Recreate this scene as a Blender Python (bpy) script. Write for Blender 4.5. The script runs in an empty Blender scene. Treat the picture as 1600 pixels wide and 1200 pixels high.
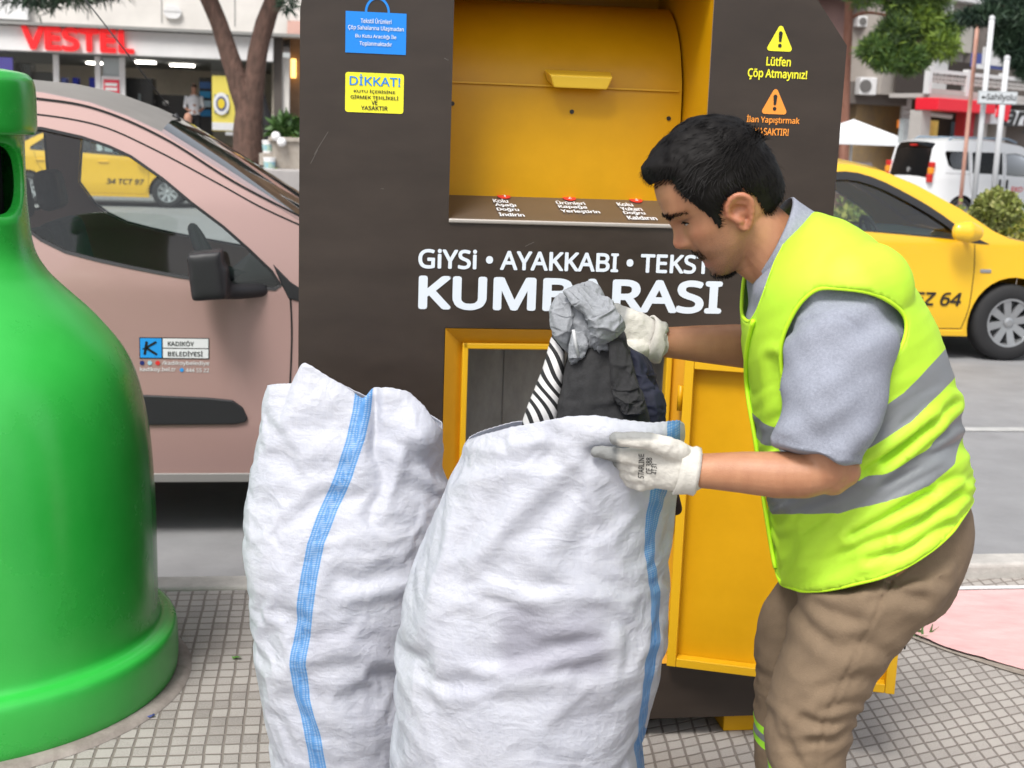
import bpy, bmesh, math, random
import numpy as np
from mathutils import Vector, Matrix, noise
random.seed(7)
SC = bpy.context.scene
COL = SC.collection
R = math.radians

# ---------------------------------------------------------------- camera, world, sun
CAM_H, CAM_F, CAM_P, CAM_R = 1.46, 2050.0, R(10.7), R(2.05)
_fw = np.array([0, math.cos(CAM_P), -math.sin(CAM_P)])
_rt0 = np.array([1.0, 0, 0]); _up0 = np.cross(_rt0, _fw)
_rt = math.cos(CAM_R) * _rt0 + math.sin(CAM_R) * _up0
_up = -math.sin(CAM_R) * _rt0 + math.cos(CAM_R) * _up0
CAMPOS = np.array([0, 0, CAM_H])
cd = bpy.data.cameras.new('camera')
cam = bpy.data.objects.new('camera', cd)
COL.objects.link(cam)
cam.matrix_world = Matrix(((_rt[0], _up[0], -_fw[0], 0), (_rt[1], _up[1], -_fw[1], 0), (_rt[2], _up[2], -_fw[2], CAM_H), (0, 0, 0, 1)))
cd.sensor_width = 36.0
cd.lens = CAM_F / 1600 * 36
cd.clip_start = 0.05
cd.clip_end = 600
cd.dof.use_dof = True
cd.dof.focus_distance = 2.5
cd.dof.aperture_fstop = 8.0
SC.camera = cam

SUN_EL, SUN_AZ = R(56), R(205)          # azimuth from +Y towards +X: behind the camera, to its left
wd = bpy.data.worlds.new('World'); SC.world = wd; wd.use_nodes = True
nt = wd.node_tree
sky = nt.nodes.new('ShaderNodeTexSky'); sky.sky_type = 'NISHITA'; sky.sun_disc = False
sky.sun_elevation = SUN_EL; sky.sun_rotation = SUN_AZ
sky.air_density = 1.0; sky.dust_density = 3.0; sky.ozone_density = 0.6
hsv = nt.nodes.new('ShaderNodeHueSaturation'); hsv.inputs['Saturation'].default_value = 0.32
nt.links.new(sky.outputs[0], hsv.inputs['Color'])
bgn = nt.nodes['Background']
nt.links.new(hsv.outputs[0], bgn.inputs[0]); bgn.inputs[1].default_value = 0.13
sl = bpy.data.lights.new('sun', 'SUN'); sl.energy = 1.9; sl.angle = R(18); sl.color = (1, 0.965, 0.92)
so = bpy.data.objects.new('sun', sl); COL.objects.link(so)
_sd = Vector((math.sin(SUN_AZ) * math.cos(SUN_EL), math.cos(SUN_AZ) * math.cos(SUN_EL), math.sin(SUN_EL)))
so.rotation_euler = _sd.to_track_quat('Z', 'Y').to_euler()
so.location = (0, 0, 20)
SC.view_settings.view_transform = 'Standard'; SC.view_settings.look = 'None'
SC.view_settings.exposure = 0.76; SC.view_settings.gamma = 1.0
SC.render.engine = 'CYCLES'
SC.cycles.max_bounces = 8; SC.cycles.transparent_max_bounces = 16
SC.cycles.caustics_reflective = False; SC.cycles.caustics_refractive = False
SC.cycles.use_denoising = True

# ---------------------------------------------------------------- placing: the street runs at PSI to the view
PSI = R(8.7)
EU = np.array([math.cos(PSI), math.sin(PSI), 0]); EV = np.array([-math.sin(PSI), math.cos(PSI), 0]); EZ = np.array([0, 0, 1.0])
ROAD = -0.13

def ray(x, y): return _fw + _rt * ((x - 800) / CAM_F) - _up * ((y - 600) / CAM_F)
def P(x, y, Y):
    d = ray(x, y); return CAMPOS + d * (Y / d[1])
def SF(u, v, z=0.0): return EU * u + EV * v + EZ * z
def on_plane(x, y, Q, ang):
    e = np.array([math.cos(ang), math.sin(ang), 0]); n = np.array([-math.sin(ang), math.cos(ang), 0])
    d = ray(x, y); t = ((np.array(Q) - CAMPOS) @ n) / (d @ n); X = CAMPOS + d * t - np.array(Q)
    return X @ e, X[2]
def proj(q):
    v = np.asarray(q, float) - CAMPOS; w = v @ _fw
    return np.stack([800 + CAM_F * (v @ _rt) / w, 600 - CAM_F * (v @ _up) / w], -1)

# ---------------------------------------------------------------- materials
def mat(name, color, rough=0.6, metal=0.0, var=0.0, vscale=8.0, color2=None, bump=0.0, bscale=60.0, coat=0.0, spec=0.5, stretch=(1, 1, 1),
        emit=None, estr=0.0, sss=0.0, bdist=0.004, rvar=0.0):
    m = bpy.data.materials.new(name); m.use_nodes = True
    n = m.node_tree.nodes; l = m.node_tree.links
    b = n['Principled BSDF']
    b.inputs['Base Color'].default_value = (*color, 1); b.inputs['Roughness'].default_value = rough
    b.inputs['Metallic'].default_value = metal; b.inputs['Coat Weight'].default_value = coat
    b.inputs['Coat Roughness'].default_value = 0.08
    b.inputs['Specular IOR Level'].default_value = spec
    if sss:
        b.inputs['Subsurface Weight'].default_value = sss; b.inputs['Subsurface Radius'].default_value = (0.01, 0.004, 0.002)
        b.inputs['Subsurface Scale'].default_value = 0.5
    if emit:
        b.inputs['Emission Color'].default_value = (*emit, 1); b.inputs['Emission Strength'].default_value = estr
    tc = n.new('ShaderNodeTexCoord'); mp = n.new('ShaderNodeMapping'); mp.inputs['Scale'].default_value = stretch
    l.new(tc.outputs['Object'], mp.inputs['Vector'])
    if var or color2 or rvar:
        t = n.new('ShaderNodeTexNoise'); t.inputs['Scale'].default_value = vscale; t.inputs['Detail'].default_value = 8
        t.inputs['Roughness'].default_value = 0.65
        l.new(mp.outputs[0], t.inputs['Vector'])
        if var or color2:
            r = n.new('ShaderNodeValToRGB')
            c2 = color2 if color2 else tuple(min(1, c * (1 + var)) for c in color)
            c1 = color if color2 else tuple(c * (1 - var) for c in color)
            r.color_ramp.elements[0].position = 0.3; r.color_ramp.elements[1].position = 0.7
            r.color_ramp.elements[0].color = (*c1, 1); r.color_ramp.elements[1].color = (*c2, 1)
            l.new(t.outputs['Fac'], r.inputs['Fac']); l.new(r.outputs['Color'], b.inputs['Base Color'])
        if rvar:
            mr = n.new('ShaderNodeMapRange'); mr.inputs['To Min'].default_value = max(0, rough - rvar); mr.inputs['To Max'].default_value = min(1, rough + rvar)
            mr.inputs['From Min'].default_value = 0.3; mr.inputs['From Max'].default_value = 0.7
            l.new(t.outputs['Fac'], mr.inputs['Value']); l.new(mr.outputs[0], b.inputs['Roughness'])
    if bump:
        t2 = n.new('ShaderNodeTexNoise'); t2.inputs['Scale'].default_value = bscale; t2.inputs['Detail'].default_value = 6
        l.new(mp.outputs[0], t2.inputs['Vector'])
        bp = n.new('ShaderNodeBump'); bp.inputs['Strength'].default_value = bump; bp.inputs['Distance'].default_value = bdist
        l.new(t2.outputs['Fac'], bp.inputs['Height']); l.new(bp.outputs[0], b.inputs['Normal'])
    return m

def glass_mat(name, tint=(0.6, 0.68, 0.65), refl=1.0):
    m = bpy.data.materials.new(name); m.use_nodes = True
    n = m.node_tree.nodes; l = m.node_tree.links
    n.remove(n['Principled BSDF'])
    tr = n.new('ShaderNodeBsdfTransparent'); tr.inputs['Color'].default_value = (*tint, 1)
    gl = n.new('ShaderNodeBsdfGlossy'); gl.inputs['Roughness'].default_value = 0.03
    fr = n.new('ShaderNodeFresnel'); fr.inputs['IOR'].default_value = 1.5
    mu = n.new('ShaderNodeMath'); mu.operation = 'MULTIPLY'; mu.inputs[1].default_value = refl; mu.use_clamp = True
    l.new(fr.outputs[0], mu.inputs[0])
    mx = n.new('ShaderNodeMixShader'); l.new(mu.outputs[0], mx.inputs[0]); l.new(tr.outputs[0], mx.inputs[1]); l.new(gl.outputs[0], mx.inputs[2])
    l.new(mx.outputs[0], n['Material Output'].inputs['Surface'])
    return m

# ---------------------------------------------------------------- objects
ORG = {}
def tag(o, label=None, cat=None, group=None, kind=None):
    if label: o['label'] = label
    if cat: o['category'] = cat
    if group: o['group'] = group
    if kind: o['kind'] = kind
    return o
def thing(name, loc, label, cat, rz=0.0, group=None):
    o = bpy.data.objects.new(name, None); COL.objects.link(o); o.empty_display_size = 0.1
    o.location = tuple(loc); o.rotation_euler = (0, 0, rz)
    ORG[o.name] = None
    return tag(o, label, cat, group)
def flat(me): me.polygons.foreach_set('use_smooth', [False] * len(me.polygons))
def mesh_of(name, verts, faces, mats=None, fm=None, smooth=True):
    me = bpy.data.meshes.new(name)
    me.from_pydata([tuple(v) for v in verts], [], [tuple(f) for f in faces])
    if mats:
        for m in (mats if isinstance(mats, (list, tuple)) else [mats]): me.materials.append(m)
    if fm is not None: me.polygons.foreach_set('material_index', fm)
    me.polygons.foreach_set('use_smooth', [smooth] * len(me.polygons))
    me.update()
    return me
def link(name, me, parent=None, loc=None):
    o = bpy.data.objects.new(name, me); COL.objects.link(o)
    if parent is not None: o.parent = parent
    if loc is not None: o.location = tuple(loc)
    return o
def rebase(me, o):
    me.transform(Matrix.Translation(-Vector(tuple(o)))); return me
def bevel(o, w, seg=2, ang=40):
    b = o.modifiers.new('bevel', 'BEVEL'); b.width = w; b.segments = seg; b.limit_method = 'ANGLE'; b.angle_limit = R(ang); b.harden_normals = False
    return o

class MB:
    def __init__(s): s.v = []; s.f = []; s.m = []
    def add(s, vs, fs, mi=0):
        k = len(s.v); s.v += [tuple(map(float, v)) for v in vs]; s.f += [tuple(i + k for i in f) for f in fs]; s.m += [mi] * len(fs); return s
    def box(s, c, d, rz=0.0, mi=0, rx=0.0, ry=0.0):
        M = Matrix.Rotation(rz, 3, 'Z') @ Matrix.Rotation(ry, 3, 'Y') @ Matrix.Rotation(rx, 3, 'X')
        vs = [Vector(c) + M @ Vector((sx * d[0] / 2, sy * d[1] / 2, sz * d[2] / 2)) for sz in (-1, 1) for sy in (-1, 1) for sx in (-1, 1)]
        return s.add(vs, [(0, 2, 3, 1), (4, 5, 7, 6), (0, 1, 5, 4), (2, 6, 7, 3), (0, 4, 6, 2), (1, 3, 7, 5)], mi)
    def quad(s, a, b, c, d, mi=0): return s.add([a, b, c, d], [(0, 1, 2, 3)], mi)
    def prism(s, pts, y0, y1, axis='y', mi=0):
        n = len(pts)
        def mk(p, t):
            return (p[0], t, p[1]) if axis == 'y' else ((p[0], p[1], t) if axis == 'z' else (t, p[0], p[1]))
        vs = [mk(p, y0) for p in pts] + [mk(p, y1) for p in pts]
        fs = [tuple(range(n)), tuple(range(2 * n - 1, n - 1, -1))] + [(i, i + n, (i + 1) % n + n, (i + 1) % n) for i in range(n)]
        return s.add(vs, fs, mi)
    def tube(s, pts, rad, n=10, cap=True, ref=(0, 1, 0), mi=0, rb=None):
        pts = [np.array(p, float) for p in pts]; m = len(pts)
        if not hasattr(rad, '__len__'): rad = [rad] * m
        rb = rad if rb is None else rb
        rings = []
        u = np.array(ref, float)
        for i in range(m):
            t = pts[min(i + 1, m - 1)] - pts[max(i - 1, 0)]; t /= (np.linalg.norm(t) + 1e-12)
            u = u - t * (u @ t)
            if np.linalg.norm(u) < 1e-6: u = np.cross(t, (1, 0.3, 0.2))
            u /= np.linalg.norm(u); w = np.cross(t, u)
            rings.append([pts[i] + u * rad[i] * math.cos(2 * math.pi * k / n) + w * rb[i] * math.sin(2 * math.pi * k / n) for k in range(n)])
        vs = [v for r in rings for v in r]
        fs = [(i * n + k, i * n + (k + 1) % n, (i + 1) * n + (k + 1) % n, (i + 1) * n + k) for i in range(m - 1) for k in range(n)]
        if cap: fs += [tuple(range(n - 1, -1, -1)), tuple((m - 1) * n + k for k in range(n))]
        return s.add(vs, fs, mi)
    def lathe(s, prof, n=48, c=(0, 0), mi=0, close=False):
        m = len(prof)
        vs = [(c[0] + r * math.cos(2 * math.pi * k / n), c[1] + r * math.sin(2 * math.pi * k / n), z) for r, z in prof for k in range(n)]
        fs = [(i * n + k, i * n + (k + 1) % n, (i + 1) * n + (k + 1) % n, (i + 1) * n + k) for i in range(m - 1) for k in range(n)]
        if close: fs += [tuple(range(n - 1, -1, -1)), tuple((m - 1) * n + k for k in range(n))]
        return s.add(vs, fs, mi)
    def build(s, name, mats, parent=None, smooth=False, loc=None, bev=0, seg=2, base=None, ang=40):
        me = mesh_of(name, s.v, s.f, mats, s.m if any(s.m) else None, smooth)
        if base is not None: rebase(me, base)
        bm = bmesh.new(); bm.from_mesh(me); bmesh.ops.recalc_face_normals(bm, faces=bm.faces); bm.to_mesh(me); bm.free()
        o = link(name, me, parent, loc)
        if bev: bevel(o, bev, seg, ang)
        return o

def grid_faces(n, m, wrap=False):
    return [(i * m + k, i * m + (k + 1) % m, (i + 1) * m + (k + 1) % m, (i + 1) * m + k) for i in range(n - 1) for k in range(m if wrap else m - 1)]
def rnd_tube(pts, rad, n=14, cap=4, rb=None, ref=(0, 1, 0)):
    """closed tube with rounded ends: pts, radii -> (verts, faces)"""
    pts = [np.array(p, float) for p in pts]; rad = list(rad); rb = list(rb) if rb is not None else rad[:]
    t0 = pts[0] - pts[1]; t0 /= np.linalg.norm(t0); t1 = pts[-1] - pts[-2]; t1 /= np.linalg.norm(t1)
    a = [(pts[0] + t0 * rad[0] * math.sin(k / cap * math.pi / 2 * .97), math.cos(k / cap * math.pi / 2 * .97)) for k in range(cap, 0, -1)]
    b = [(pts[-1] + t1 * rad[-1] * math.sin(k / cap * math.pi / 2 * .97), math.cos(k / cap * math.pi / 2 * .97)) for k in range(1, cap + 1)]
    P2 = [x for x, _ in a] + pts + [x for x, _ in b]
    r2 = [rad[0] * f for _, f in a] + rad + [rad[-1] * f for _, f in b]
    q2 = [rb[0] * f for _, f in a] + rb + [rb[-1] * f for _, f in b]
    m = MB(); m.tube(P2, r2, n, True, ref, 0, q2)
    return m.v, m.f
def smooth_path(pts, n):
    """Catmull-Rom through rows of numbers"""
    p = np.array(pts, float); m = len(p); out = []
    for t in np.linspace(0, m - 1, n):
        i = min(int(t), m - 2); f = t - i
        a = p[max(i - 1, 0)]; b = p[i]; c = p[i + 1]; d = p[min(i + 2, m - 1)]
        out.append(0.5 * ((2 * b) + (c - a) * f + (2 * a - 5 * b + 4 * c - d) * f * f + (3 * b - a - 3 * c + d) * f ** 3))
    return np.array(out)
def union_remesh(parts, voxel, sm=4, fac=0.5):
    vs = []; fs = []
    for v, f in parts:
        k = len(vs); vs += [tuple(x) for x in v]; fs += [tuple(i + k for i in q) for q in f]
    me = mesh_of('tmp', vs, fs)
    bm = bmesh.new(); bm.from_mesh(me); bmesh.ops.recalc_face_normals(bm, faces=bm.faces); bm.to_mesh(me); bm.free()
    o = bpy.data.objects.new('tmp', me); COL.objects.link(o)
    r = o.modifiers.new('r', 'REMESH'); r.mode = 'VOXEL'; r.voxel_size = voxel; r.use_smooth_shade = True
    if sm:
        s = o.modifiers.new('s', 'SMOOTH'); s.factor = fac; s.iterations = sm
    dg = bpy.context.evaluated_depsgraph_get()
    out = bpy.data.meshes.new_from_object(o.evaluated_get(dg))
    bpy.data.objects.remove(o); bpy.data.meshes.remove(me)
    return out
def get_v(me):
    a = np.empty(len(me.vertices) * 3); me.vertices.foreach_get('co', a); return a.reshape(-1, 3)
def get_n(me):
    a = np.empty(len(me.vertices) * 3); me.vertices.foreach_get('normal', a); return a.reshape(-1, 3)
def set_v(me, a): me.vertices.foreach_set('co', np.ascontiguousarray(a, dtype=np.float32).ravel()); me.update()
def smoothshade(me): me.polygons.foreach_set('use_smooth', [True] * len(me.polygons))
def set_attr(me, name, vals):
    at = me.attributes.new(name, 'FLOAT', 'POINT'); at.data.foreach_set('value', np.asarray(vals, dtype=np.float32))
def nz(pts, scale, off=0.0):
    return np.array([noise.noise(Vector((p[0] * scale + off, p[1] * scale + off * .7, p[2] * scale - off))) for p in pts])
def ridged(pts, scale, off=0.0, octv=3):
    out = np.zeros(len(pts)); a = 1.0
    for o in range(octv):
        out += a * (1 - np.abs(nz(pts, scale * 2 ** o, off + 13.7 * o)) * 2.2); a *= 0.5
    return out
def in_poly(x, y, poly):
    x = np.asarray(x); y = np.asarray(y); c = np.zeros(x.shape, bool); n = len(poly)
    for i in range(n):
        x0, y0 = poly[i]; x1, y1 = poly[(i + 1) % n]
        k = ((y0 > y) != (y1 > y)); t = (x1 - x0) * (y - y0) / ((y1 - y0) if y1 != y0 else 1e-9) + x0
        c ^= k & (x < t)
    return c
def poly_dist(x, y, poly, closed=True):
    x = np.asarray(x, float); y = np.asarray(y, float); d = np.full(x.shape, 1e9); n = len(poly)
    for i in range(n if closed else n - 1):
        ax, ay = poly[i]; bx, by = poly[(i + 1) % n]; L = (bx - ax) ** 2 + (by - ay) ** 2 + 1e-12
        t = np.clip(((x - ax) * (bx - ax) + (y - ay) * (by - ay)) / L, 0, 1)
        d = np.minimum(d, np.hypot(x - ax - t * (bx - ax), y - ay - t * (by - ay)))
    return d

def crumple(o, weights, grow=.045, frames=22, tens=15, bend=.5, grav=0.1, sub=1):
    """lets the cloth buckle: slightly more cloth than the shape needs, loosely held to the shape"""
    for m in list(o.modifiers): o.modifiers.remove(m)
    vg = o.vertex_groups.new(name='hold')
    for lv in range(21):
        idx = np.nonzero(np.clip(np.round(weights * 20), 0, 20) == lv)[0]
        if len(idx): vg.add([int(i) for i in idx], max(.004, lv / 20), 'REPLACE')
    c = o.modifiers.new('cloth', 'CLOTH'); s = c.settings
    s.quality = 4; s.mass = .15; s.tension_stiffness = tens; s.compression_stiffness = tens; s.shear_stiffness = tens * .5; s.bending_stiffness = bend
    s.shrink_min = -grow; s.shrink_max = -grow; s.vertex_group_mass = 'hold'; s.pin_stiffness = 1.0; s.effector_weights.gravity = grav
    s.air_damping = 4; s.tension_damping = 5; s.compression_damping = 5; s.bending_damping = .5
    c.collision_settings.use_collision = False
    c.point_cache.frame_start = 1; c.point_cache.frame_end = frames
    SC.frame_start = 1; SC.frame_end = frames
    for f in range(1, frames + 1): SC.frame_set(f)
    me = bpy.data.meshes.new_from_object(o.evaluated_get(bpy.context.evaluated_depsgraph_get()))
    ok = np.isfinite(get_v(me)).all() and np.abs(get_v(me) - get_v(o.data)).max() < .25
    o.modifiers.remove(c); SC.frame_set(1); o.vertex_groups.clear()
    if ok: nm = o.data.name; o.data = me; me.name = nm
    smoothshade(o.data)
    if sub: o.modifiers.new('sub', 'SUBSURF').render_levels = sub


# ---------------------------------------------------------------- writing
try:                                     # Blender's own bundled interface face; the built-in one otherwise
    import os
    FONT = bpy.data.fonts.load(os.path.join(bpy.utils.system_resource('DATAFILES', path='fonts'), 'NotoSansHebrew-Regular.woff2'))
except Exception:
    FONT = None
def text_mesh(txt, w, h, bold=0.0, spacing=1.0, ext=0.0004, slant=0.0, lines=1.0):
    """lettering in the x-z plane, facing -y, centred, fitted to w x h (either may be None)"""
    c = bpy.data.curves.new('t', 'FONT'); c.body = txt
    if FONT: c.font = FONT
    c.size = 1; c.align_x = 'CENTER'; c.space_character = spacing
    c.space_line = lines; c.shear = slant; c.fill_mode = 'FRONT'; c.resolution_u = 3
    o = bpy.data.objects.new('t', c); COL.objects.link(o)
    dg = bpy.context.evaluated_depsgraph_get()
    me = bpy.data.meshes.new_from_object(o.evaluated_get(dg)); bpy.data.objects.remove(o); bpy.data.curves.remove(c)
    v = get_v(me); lo = v.min(0); hi = v.max(0); s = hi - lo
    sx = w / s[0] if w else h / s[1]; sy = h / s[1] if h else w / s[0]
    out = np.zeros_like(v); out[:, 0] = (v[:, 0] - (lo[0] + hi[0]) / 2) * sx; out[:, 2] = (v[:, 1] - (lo[1] + hi[1]) / 2) * sy
    if bold:                                # heavier strokes: the same letters again, shifted a little each way
        w0 = len(out); bx, bz = bold * sx, bold * sy; fc = [tuple(p.vertices) for p in me.polygons]; nv = []; nf = []
        kx = 1 - 2 * bx / max(1e-6, (hi[0] - lo[0]) * sx); kz = 1 - 2 * bz / max(1e-6, (hi[1] - lo[1]) * sy)
        for k in range(9):
            d = (0, 0, 0) if k == 0 else (bx * math.cos(k * math.pi / 4), -.00003 * k, bz * math.sin(k * math.pi / 4))
            nv.append(out * (kx, 1, kz) + np.array(d)); nf += [tuple(i + k * w0 for i in f) for f in fc]
        bpy.data.meshes.remove(me); return mesh_of('t', np.concatenate(nv), nf, None, None, False)
    set_v(me, out)
    return me
def text(name, txt, parent, m, loc, w, h, rot=(0, 0, 0), ext=0.0, **k):
    me = text_mesh(txt, w, h, **k); me.materials.append(m)
    o = link(name, me, parent, loc); o.rotation_euler = rot
    if ext:
        s = o.modifiers.new('s', 'SOLIDIFY'); s.thickness = ext; s.offset = 0
    return o
# ================================================================ ground
def grid_mat(name, n1, n2, pitch, c1, c2, joint, jw=0.09, off=(0.0, 0.0), rot=0.0):
    m = bpy.data.materials.new(name); m.use_nodes = True
    n = m.node_tree.nodes; l = m.node_tree.links; b = n['Principled BSDF']; b.inputs['Roughness'].default_value = 0.8
    tc = n.new('ShaderNodeTexCoord')
    wob = n.new('ShaderNodeTexNoise'); wob.inputs['Scale'].default_value = 9; wob.inputs['Detail'].default_value = 3; l.new(tc.outputs['Object'], wob.inputs['Vector'])
    wsub = n.new('ShaderNodeVectorMath'); wsub.operation = 'SUBTRACT'; wsub.inputs[1].default_value = (.5, .5, .5); l.new(wob.outputs['Color'], wsub.inputs[0])
    wsc = n.new('ShaderNodeVectorMath'); wsc.operation = 'SCALE'; wsc.inputs['Scale'].default_value = 0.009; l.new(wsub.outputs[0], wsc.inputs[0])
    ad = n.new('ShaderNodeVectorMath'); ad.operation = 'ADD'; l.new(tc.outputs['Object'], ad.inputs[0]); l.new(wsc.outputs[0], ad.inputs[1])
    fl = []; ed = []
    for k, nn in enumerate((n1, n2)):
        d = n.new('ShaderNodeVectorMath'); d.operation = 'DOT_PRODUCT'; pk_ = pitch[k] if isinstance(pitch, tuple) else pitch; d.inputs[1].default_value = (nn[0] / pk_, nn[1] / pk_, 0); l.new(ad.outputs[0], d.inputs[0])
        f = n.new('ShaderNodeMath'); f.operation = 'FRACT'; l.new(d.outputs['Value'], f.inputs[0])
        g = n.new('ShaderNodeMath'); g.operation = 'FLOOR'; l.new(d.outputs['Value'], g.inputs[0]); fl.append(g)
        s = n.new('ShaderNodeMath'); s.operation = 'SUBTRACT'; s.inputs[1].default_value = 0.5; l.new(f.outputs[0], s.inputs[0])
        a = n.new('ShaderNodeMath'); a.operation = 'ABSOLUTE'; l.new(s.outputs[0], a.inputs[0]); ed.append(a)
    mx = n.new('ShaderNodeMath'); mx.operation = 'MAXIMUM'; l.new(ed[0].outputs[0], mx.inputs[0]); l.new(ed[1].outputs[0], mx.inputs[1])
    fine = n.new('ShaderNodeTexNoise'); fine.inputs['Scale'].default_value = 220; fine.inputs['Detail'].default_value = 4; l.new(tc.outputs['Object'], fine.inputs['Vector'])
    jn = n.new('ShaderNodeMath'); jn.operation = 'MULTIPLY_ADD'; jn.inputs[1].default_value = 0.10; l.new(fine.outputs['Fac'], jn.inputs[0]); l.new(mx.outputs[0], jn.inputs[2])
    mr = n.new('ShaderNodeMapRange'); mr.interpolation_type = 'SMOOTHSTEP'
    mr.inputs['From Min'].default_value = 0.55 - jw - 0.045; mr.inputs['From Max'].default_value = 0.55 - jw + 0.02; l.new(jn.outputs[0], mr.inputs['Value'])
    cmb = n.new('ShaderNodeCombineXYZ'); l.new(fl[0].outputs[0], cmb.inputs[0]); l.new(fl[1].outputs[0], cmb.inputs[1])
    wn = n.new('ShaderNodeTexWhiteNoise'); l.new(cmb.outputs[0], wn.inputs['Vector'])
    big = n.new('ShaderNodeTexNoise'); big.inputs['Scale'].default_value = 2.3; big.inputs['Detail'].default_value = 6; l.new(tc.outputs['Object'], big.inputs['Vector'])
    a1 = n.new('ShaderNodeMath'); a1.operation = 'MULTIPLY_ADD'; a1.inputs[1].default_value = 0.45; l.new(wn.outputs['Value'], a1.inputs[0]); l.new(big.outputs['Fac'], a1.inputs[2])
    a2 = n.new('ShaderNodeMath'); a2.operation = 'MULTIPLY_ADD'; a2.inputs[1].default_value = 0.9; l.new(fine.outputs['Fac'], a2.inputs[0]); l.new(a1.outputs[0], a2.inputs[2])
    rp = n.new('ShaderNodeValToRGB'); rp.color_ramp.elements[0].position = 0.75; rp.color_ramp.elements[1].position = 1.55 / 1.3 - 0.02
    rp.color_ramp.elements[1].position = 1.0
    sc = n.new('ShaderNodeMath'); sc.operation = 'MULTIPLY'; sc.inputs[1].default_value = 0.78; l.new(a2.outputs[0], sc.inputs[0])
    rp.color_ramp.elements[0].position = 0.55
    rp.color_ramp.elements[0].color = (*c1, 1); rp.color_ramp.elements[1].color = (*c2, 1); l.new(sc.outputs[0], rp.inputs['Fac'])
    mix = n.new('ShaderNodeMix'); mix.data_type = 'RGBA'; l.new(mr.outputs[0], mix.inputs['Factor']); l.new(rp.outputs[0], mix.inputs['A']); mix.inputs['B'].default_value = (*joint, 1)
    l.new(mix.outputs['Result'], b.inputs['Base Color'])
    hs = n.new('ShaderNodeMath'); hs.operation = 'MULTIPLY_ADD'; hs.inputs[1].default_value = -1.0; l.new(mr.outputs[0], hs.inputs[0])
    h2 = n.new('ShaderNodeMath'); h2.operation = 'MULTIPLY'; h2.inputs[1].default_value = 0.35; l.new(fine.outputs['Fac'], h2.inputs[0]); l.new(h2.outputs[0], hs.inputs[2])
    bp = n.new('ShaderNodeBump'); bp.inputs['Strength'].default_value = 0.8; bp.inputs['Distance'].default_value = 0.004; l.new(hs.outputs[0], bp.inputs['Height']); l.new(bp.outputs[0], b.inputs['Normal'])
    return m

M_asph = mat('asphalt', (0.24, 0.24, 0.245), 0.85, var=0.14, vscale=3, bump=0.5, bscale=320, bdist=0.004)
M_pave = grid_mat('sett_paving', (math.cos(PSI), math.sin(PSI)), (-math.sin(PSI), math.cos(PSI)), (0.042, 0.050), (0.215, 0.195, 0.18), (0.37, 0.345, 0.32), (0.19, 0.165, 0.145), jw=0.06)
a26, a1 = R(26 + 90), R(-88.5 + 90)
M_pave2 = grid_mat('sett_paving_turned', (math.cos(a26), math.sin(a26)), (math.cos(a1), math.sin(a1)), 0.041, (0.27, 0.243, 0.22), (0.39, 0.358, 0.325), (0.20, 0.172, 0.15), jw=0.058)
M_curb = mat('kerb_concrete', (0.42, 0.40, 0.37), 0.85, var=0.22, vscale=9, bump=0.5, bscale=90)
M_pink = mat('pink_path_paint', (0.62, 0.33, 0.32), 0.75, vscale=7, color2=(0.72, 0.46, 0.44), bump=0.5, bscale=45, stretch=(1, 2.2, 1))
M_wht = mat('white_line_paint', (0.62, 0.60, 0.58), 0.75, var=0.15, vscale=12)
M_plaza = mat('plaza_paving', (0.36, 0.34, 0.33), 0.85, var=0.15, vscale=2)

def sheet(name, pts, z, m, kind='structure', sub=None):
    me = mesh_of(name, [(*SF(u, v, 0)[:2], z) for u, v in pts], [tuple(range(len(pts)))], m, None, False)
    o = link(name, me); tag(o, kind=kind); return o
o = sheet('road', [(-300, 4.0), (300, 4.0), (300, 420), (-300, 420)], ROAD, M_asph); 
# pavement this side of the kerb (its body goes down to the road) and the turned panel to the right
sheet('pavement', [(-40, -30), (0.62, -30), (0.62, 4.083), (-40, 4.083)], 0.0, M_pave)
sheet('pavement', [(0.62, -30), (40, -30), (40, 4.083), (0.62, 4.083)], 0.0, M_pave2)
# pink path, a thin sheet on the pavement, with the worn edge where it meets the setts
ed = [(1.66, 3.74), (1.80, 3.61), (1.873, 3.466), (1.95, 3.375), (2.02, 3.29), (2.25, 3.06), (2.7, 2.62), (3.4, 2.0)]
ed2 = []
for i, p in enumerate(smooth_path(ed, 60)):
    ed2.append((p[0] + 0.008 * noise.noise(Vector((i * .9, 0, 0))), p[1] + 0.012 * noise.noise(Vector((i * 1.1, 4, 0)))))
sheet('pink_path', [(1.6, 3.95)] + ed2 + [(12, 2.0), (12, 3.95)], 0.008, M_pink)
sheet('edge_line', [(1.58, 3.952), (12, 3.952), (12, 3.985), (1.58, 3.985)], 0.010, M_wht)
M_dirt = mat('worn_mortar', (0.20, 0.165, 0.135), 0.95, vscale=25, color2=(0.36, 0.31, 0.26), bump=0.9, bscale=70)
dp = [(1.80, 3.60), (1.87, 3.46), (1.95, 3.37), (2.03, 3.285), (2.12, 3.20), (2.09, 3.18), (2.00, 3.26), (1.93, 3.35), (1.86, 3.45), (1.79, 3.58)]
sheet('worn_edge', [tuple(q) for q in smooth_path(dp, 40)], 0.004, M_dirt)
# kerb: separate stones with joints
mb = MB(); random.seed(3)
u = -12.0
while u < 14:
    L = 0.98 + random.uniform(-0.05, 0.05); top = 0.012 if u < 1.2 else 0.055
    c = SF(u + L / 2, 4.142, (top + ROAD) / 2 - 0.02)
    mb.box(c, (L - 0.012, 0.118, top - ROAD + 0.04), PSI + random.uniform(-.004, .004)); u += L
o = mb.build('kerb', M_curb, bev=0.014, seg=3); tag(o, kind='structure')
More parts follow.
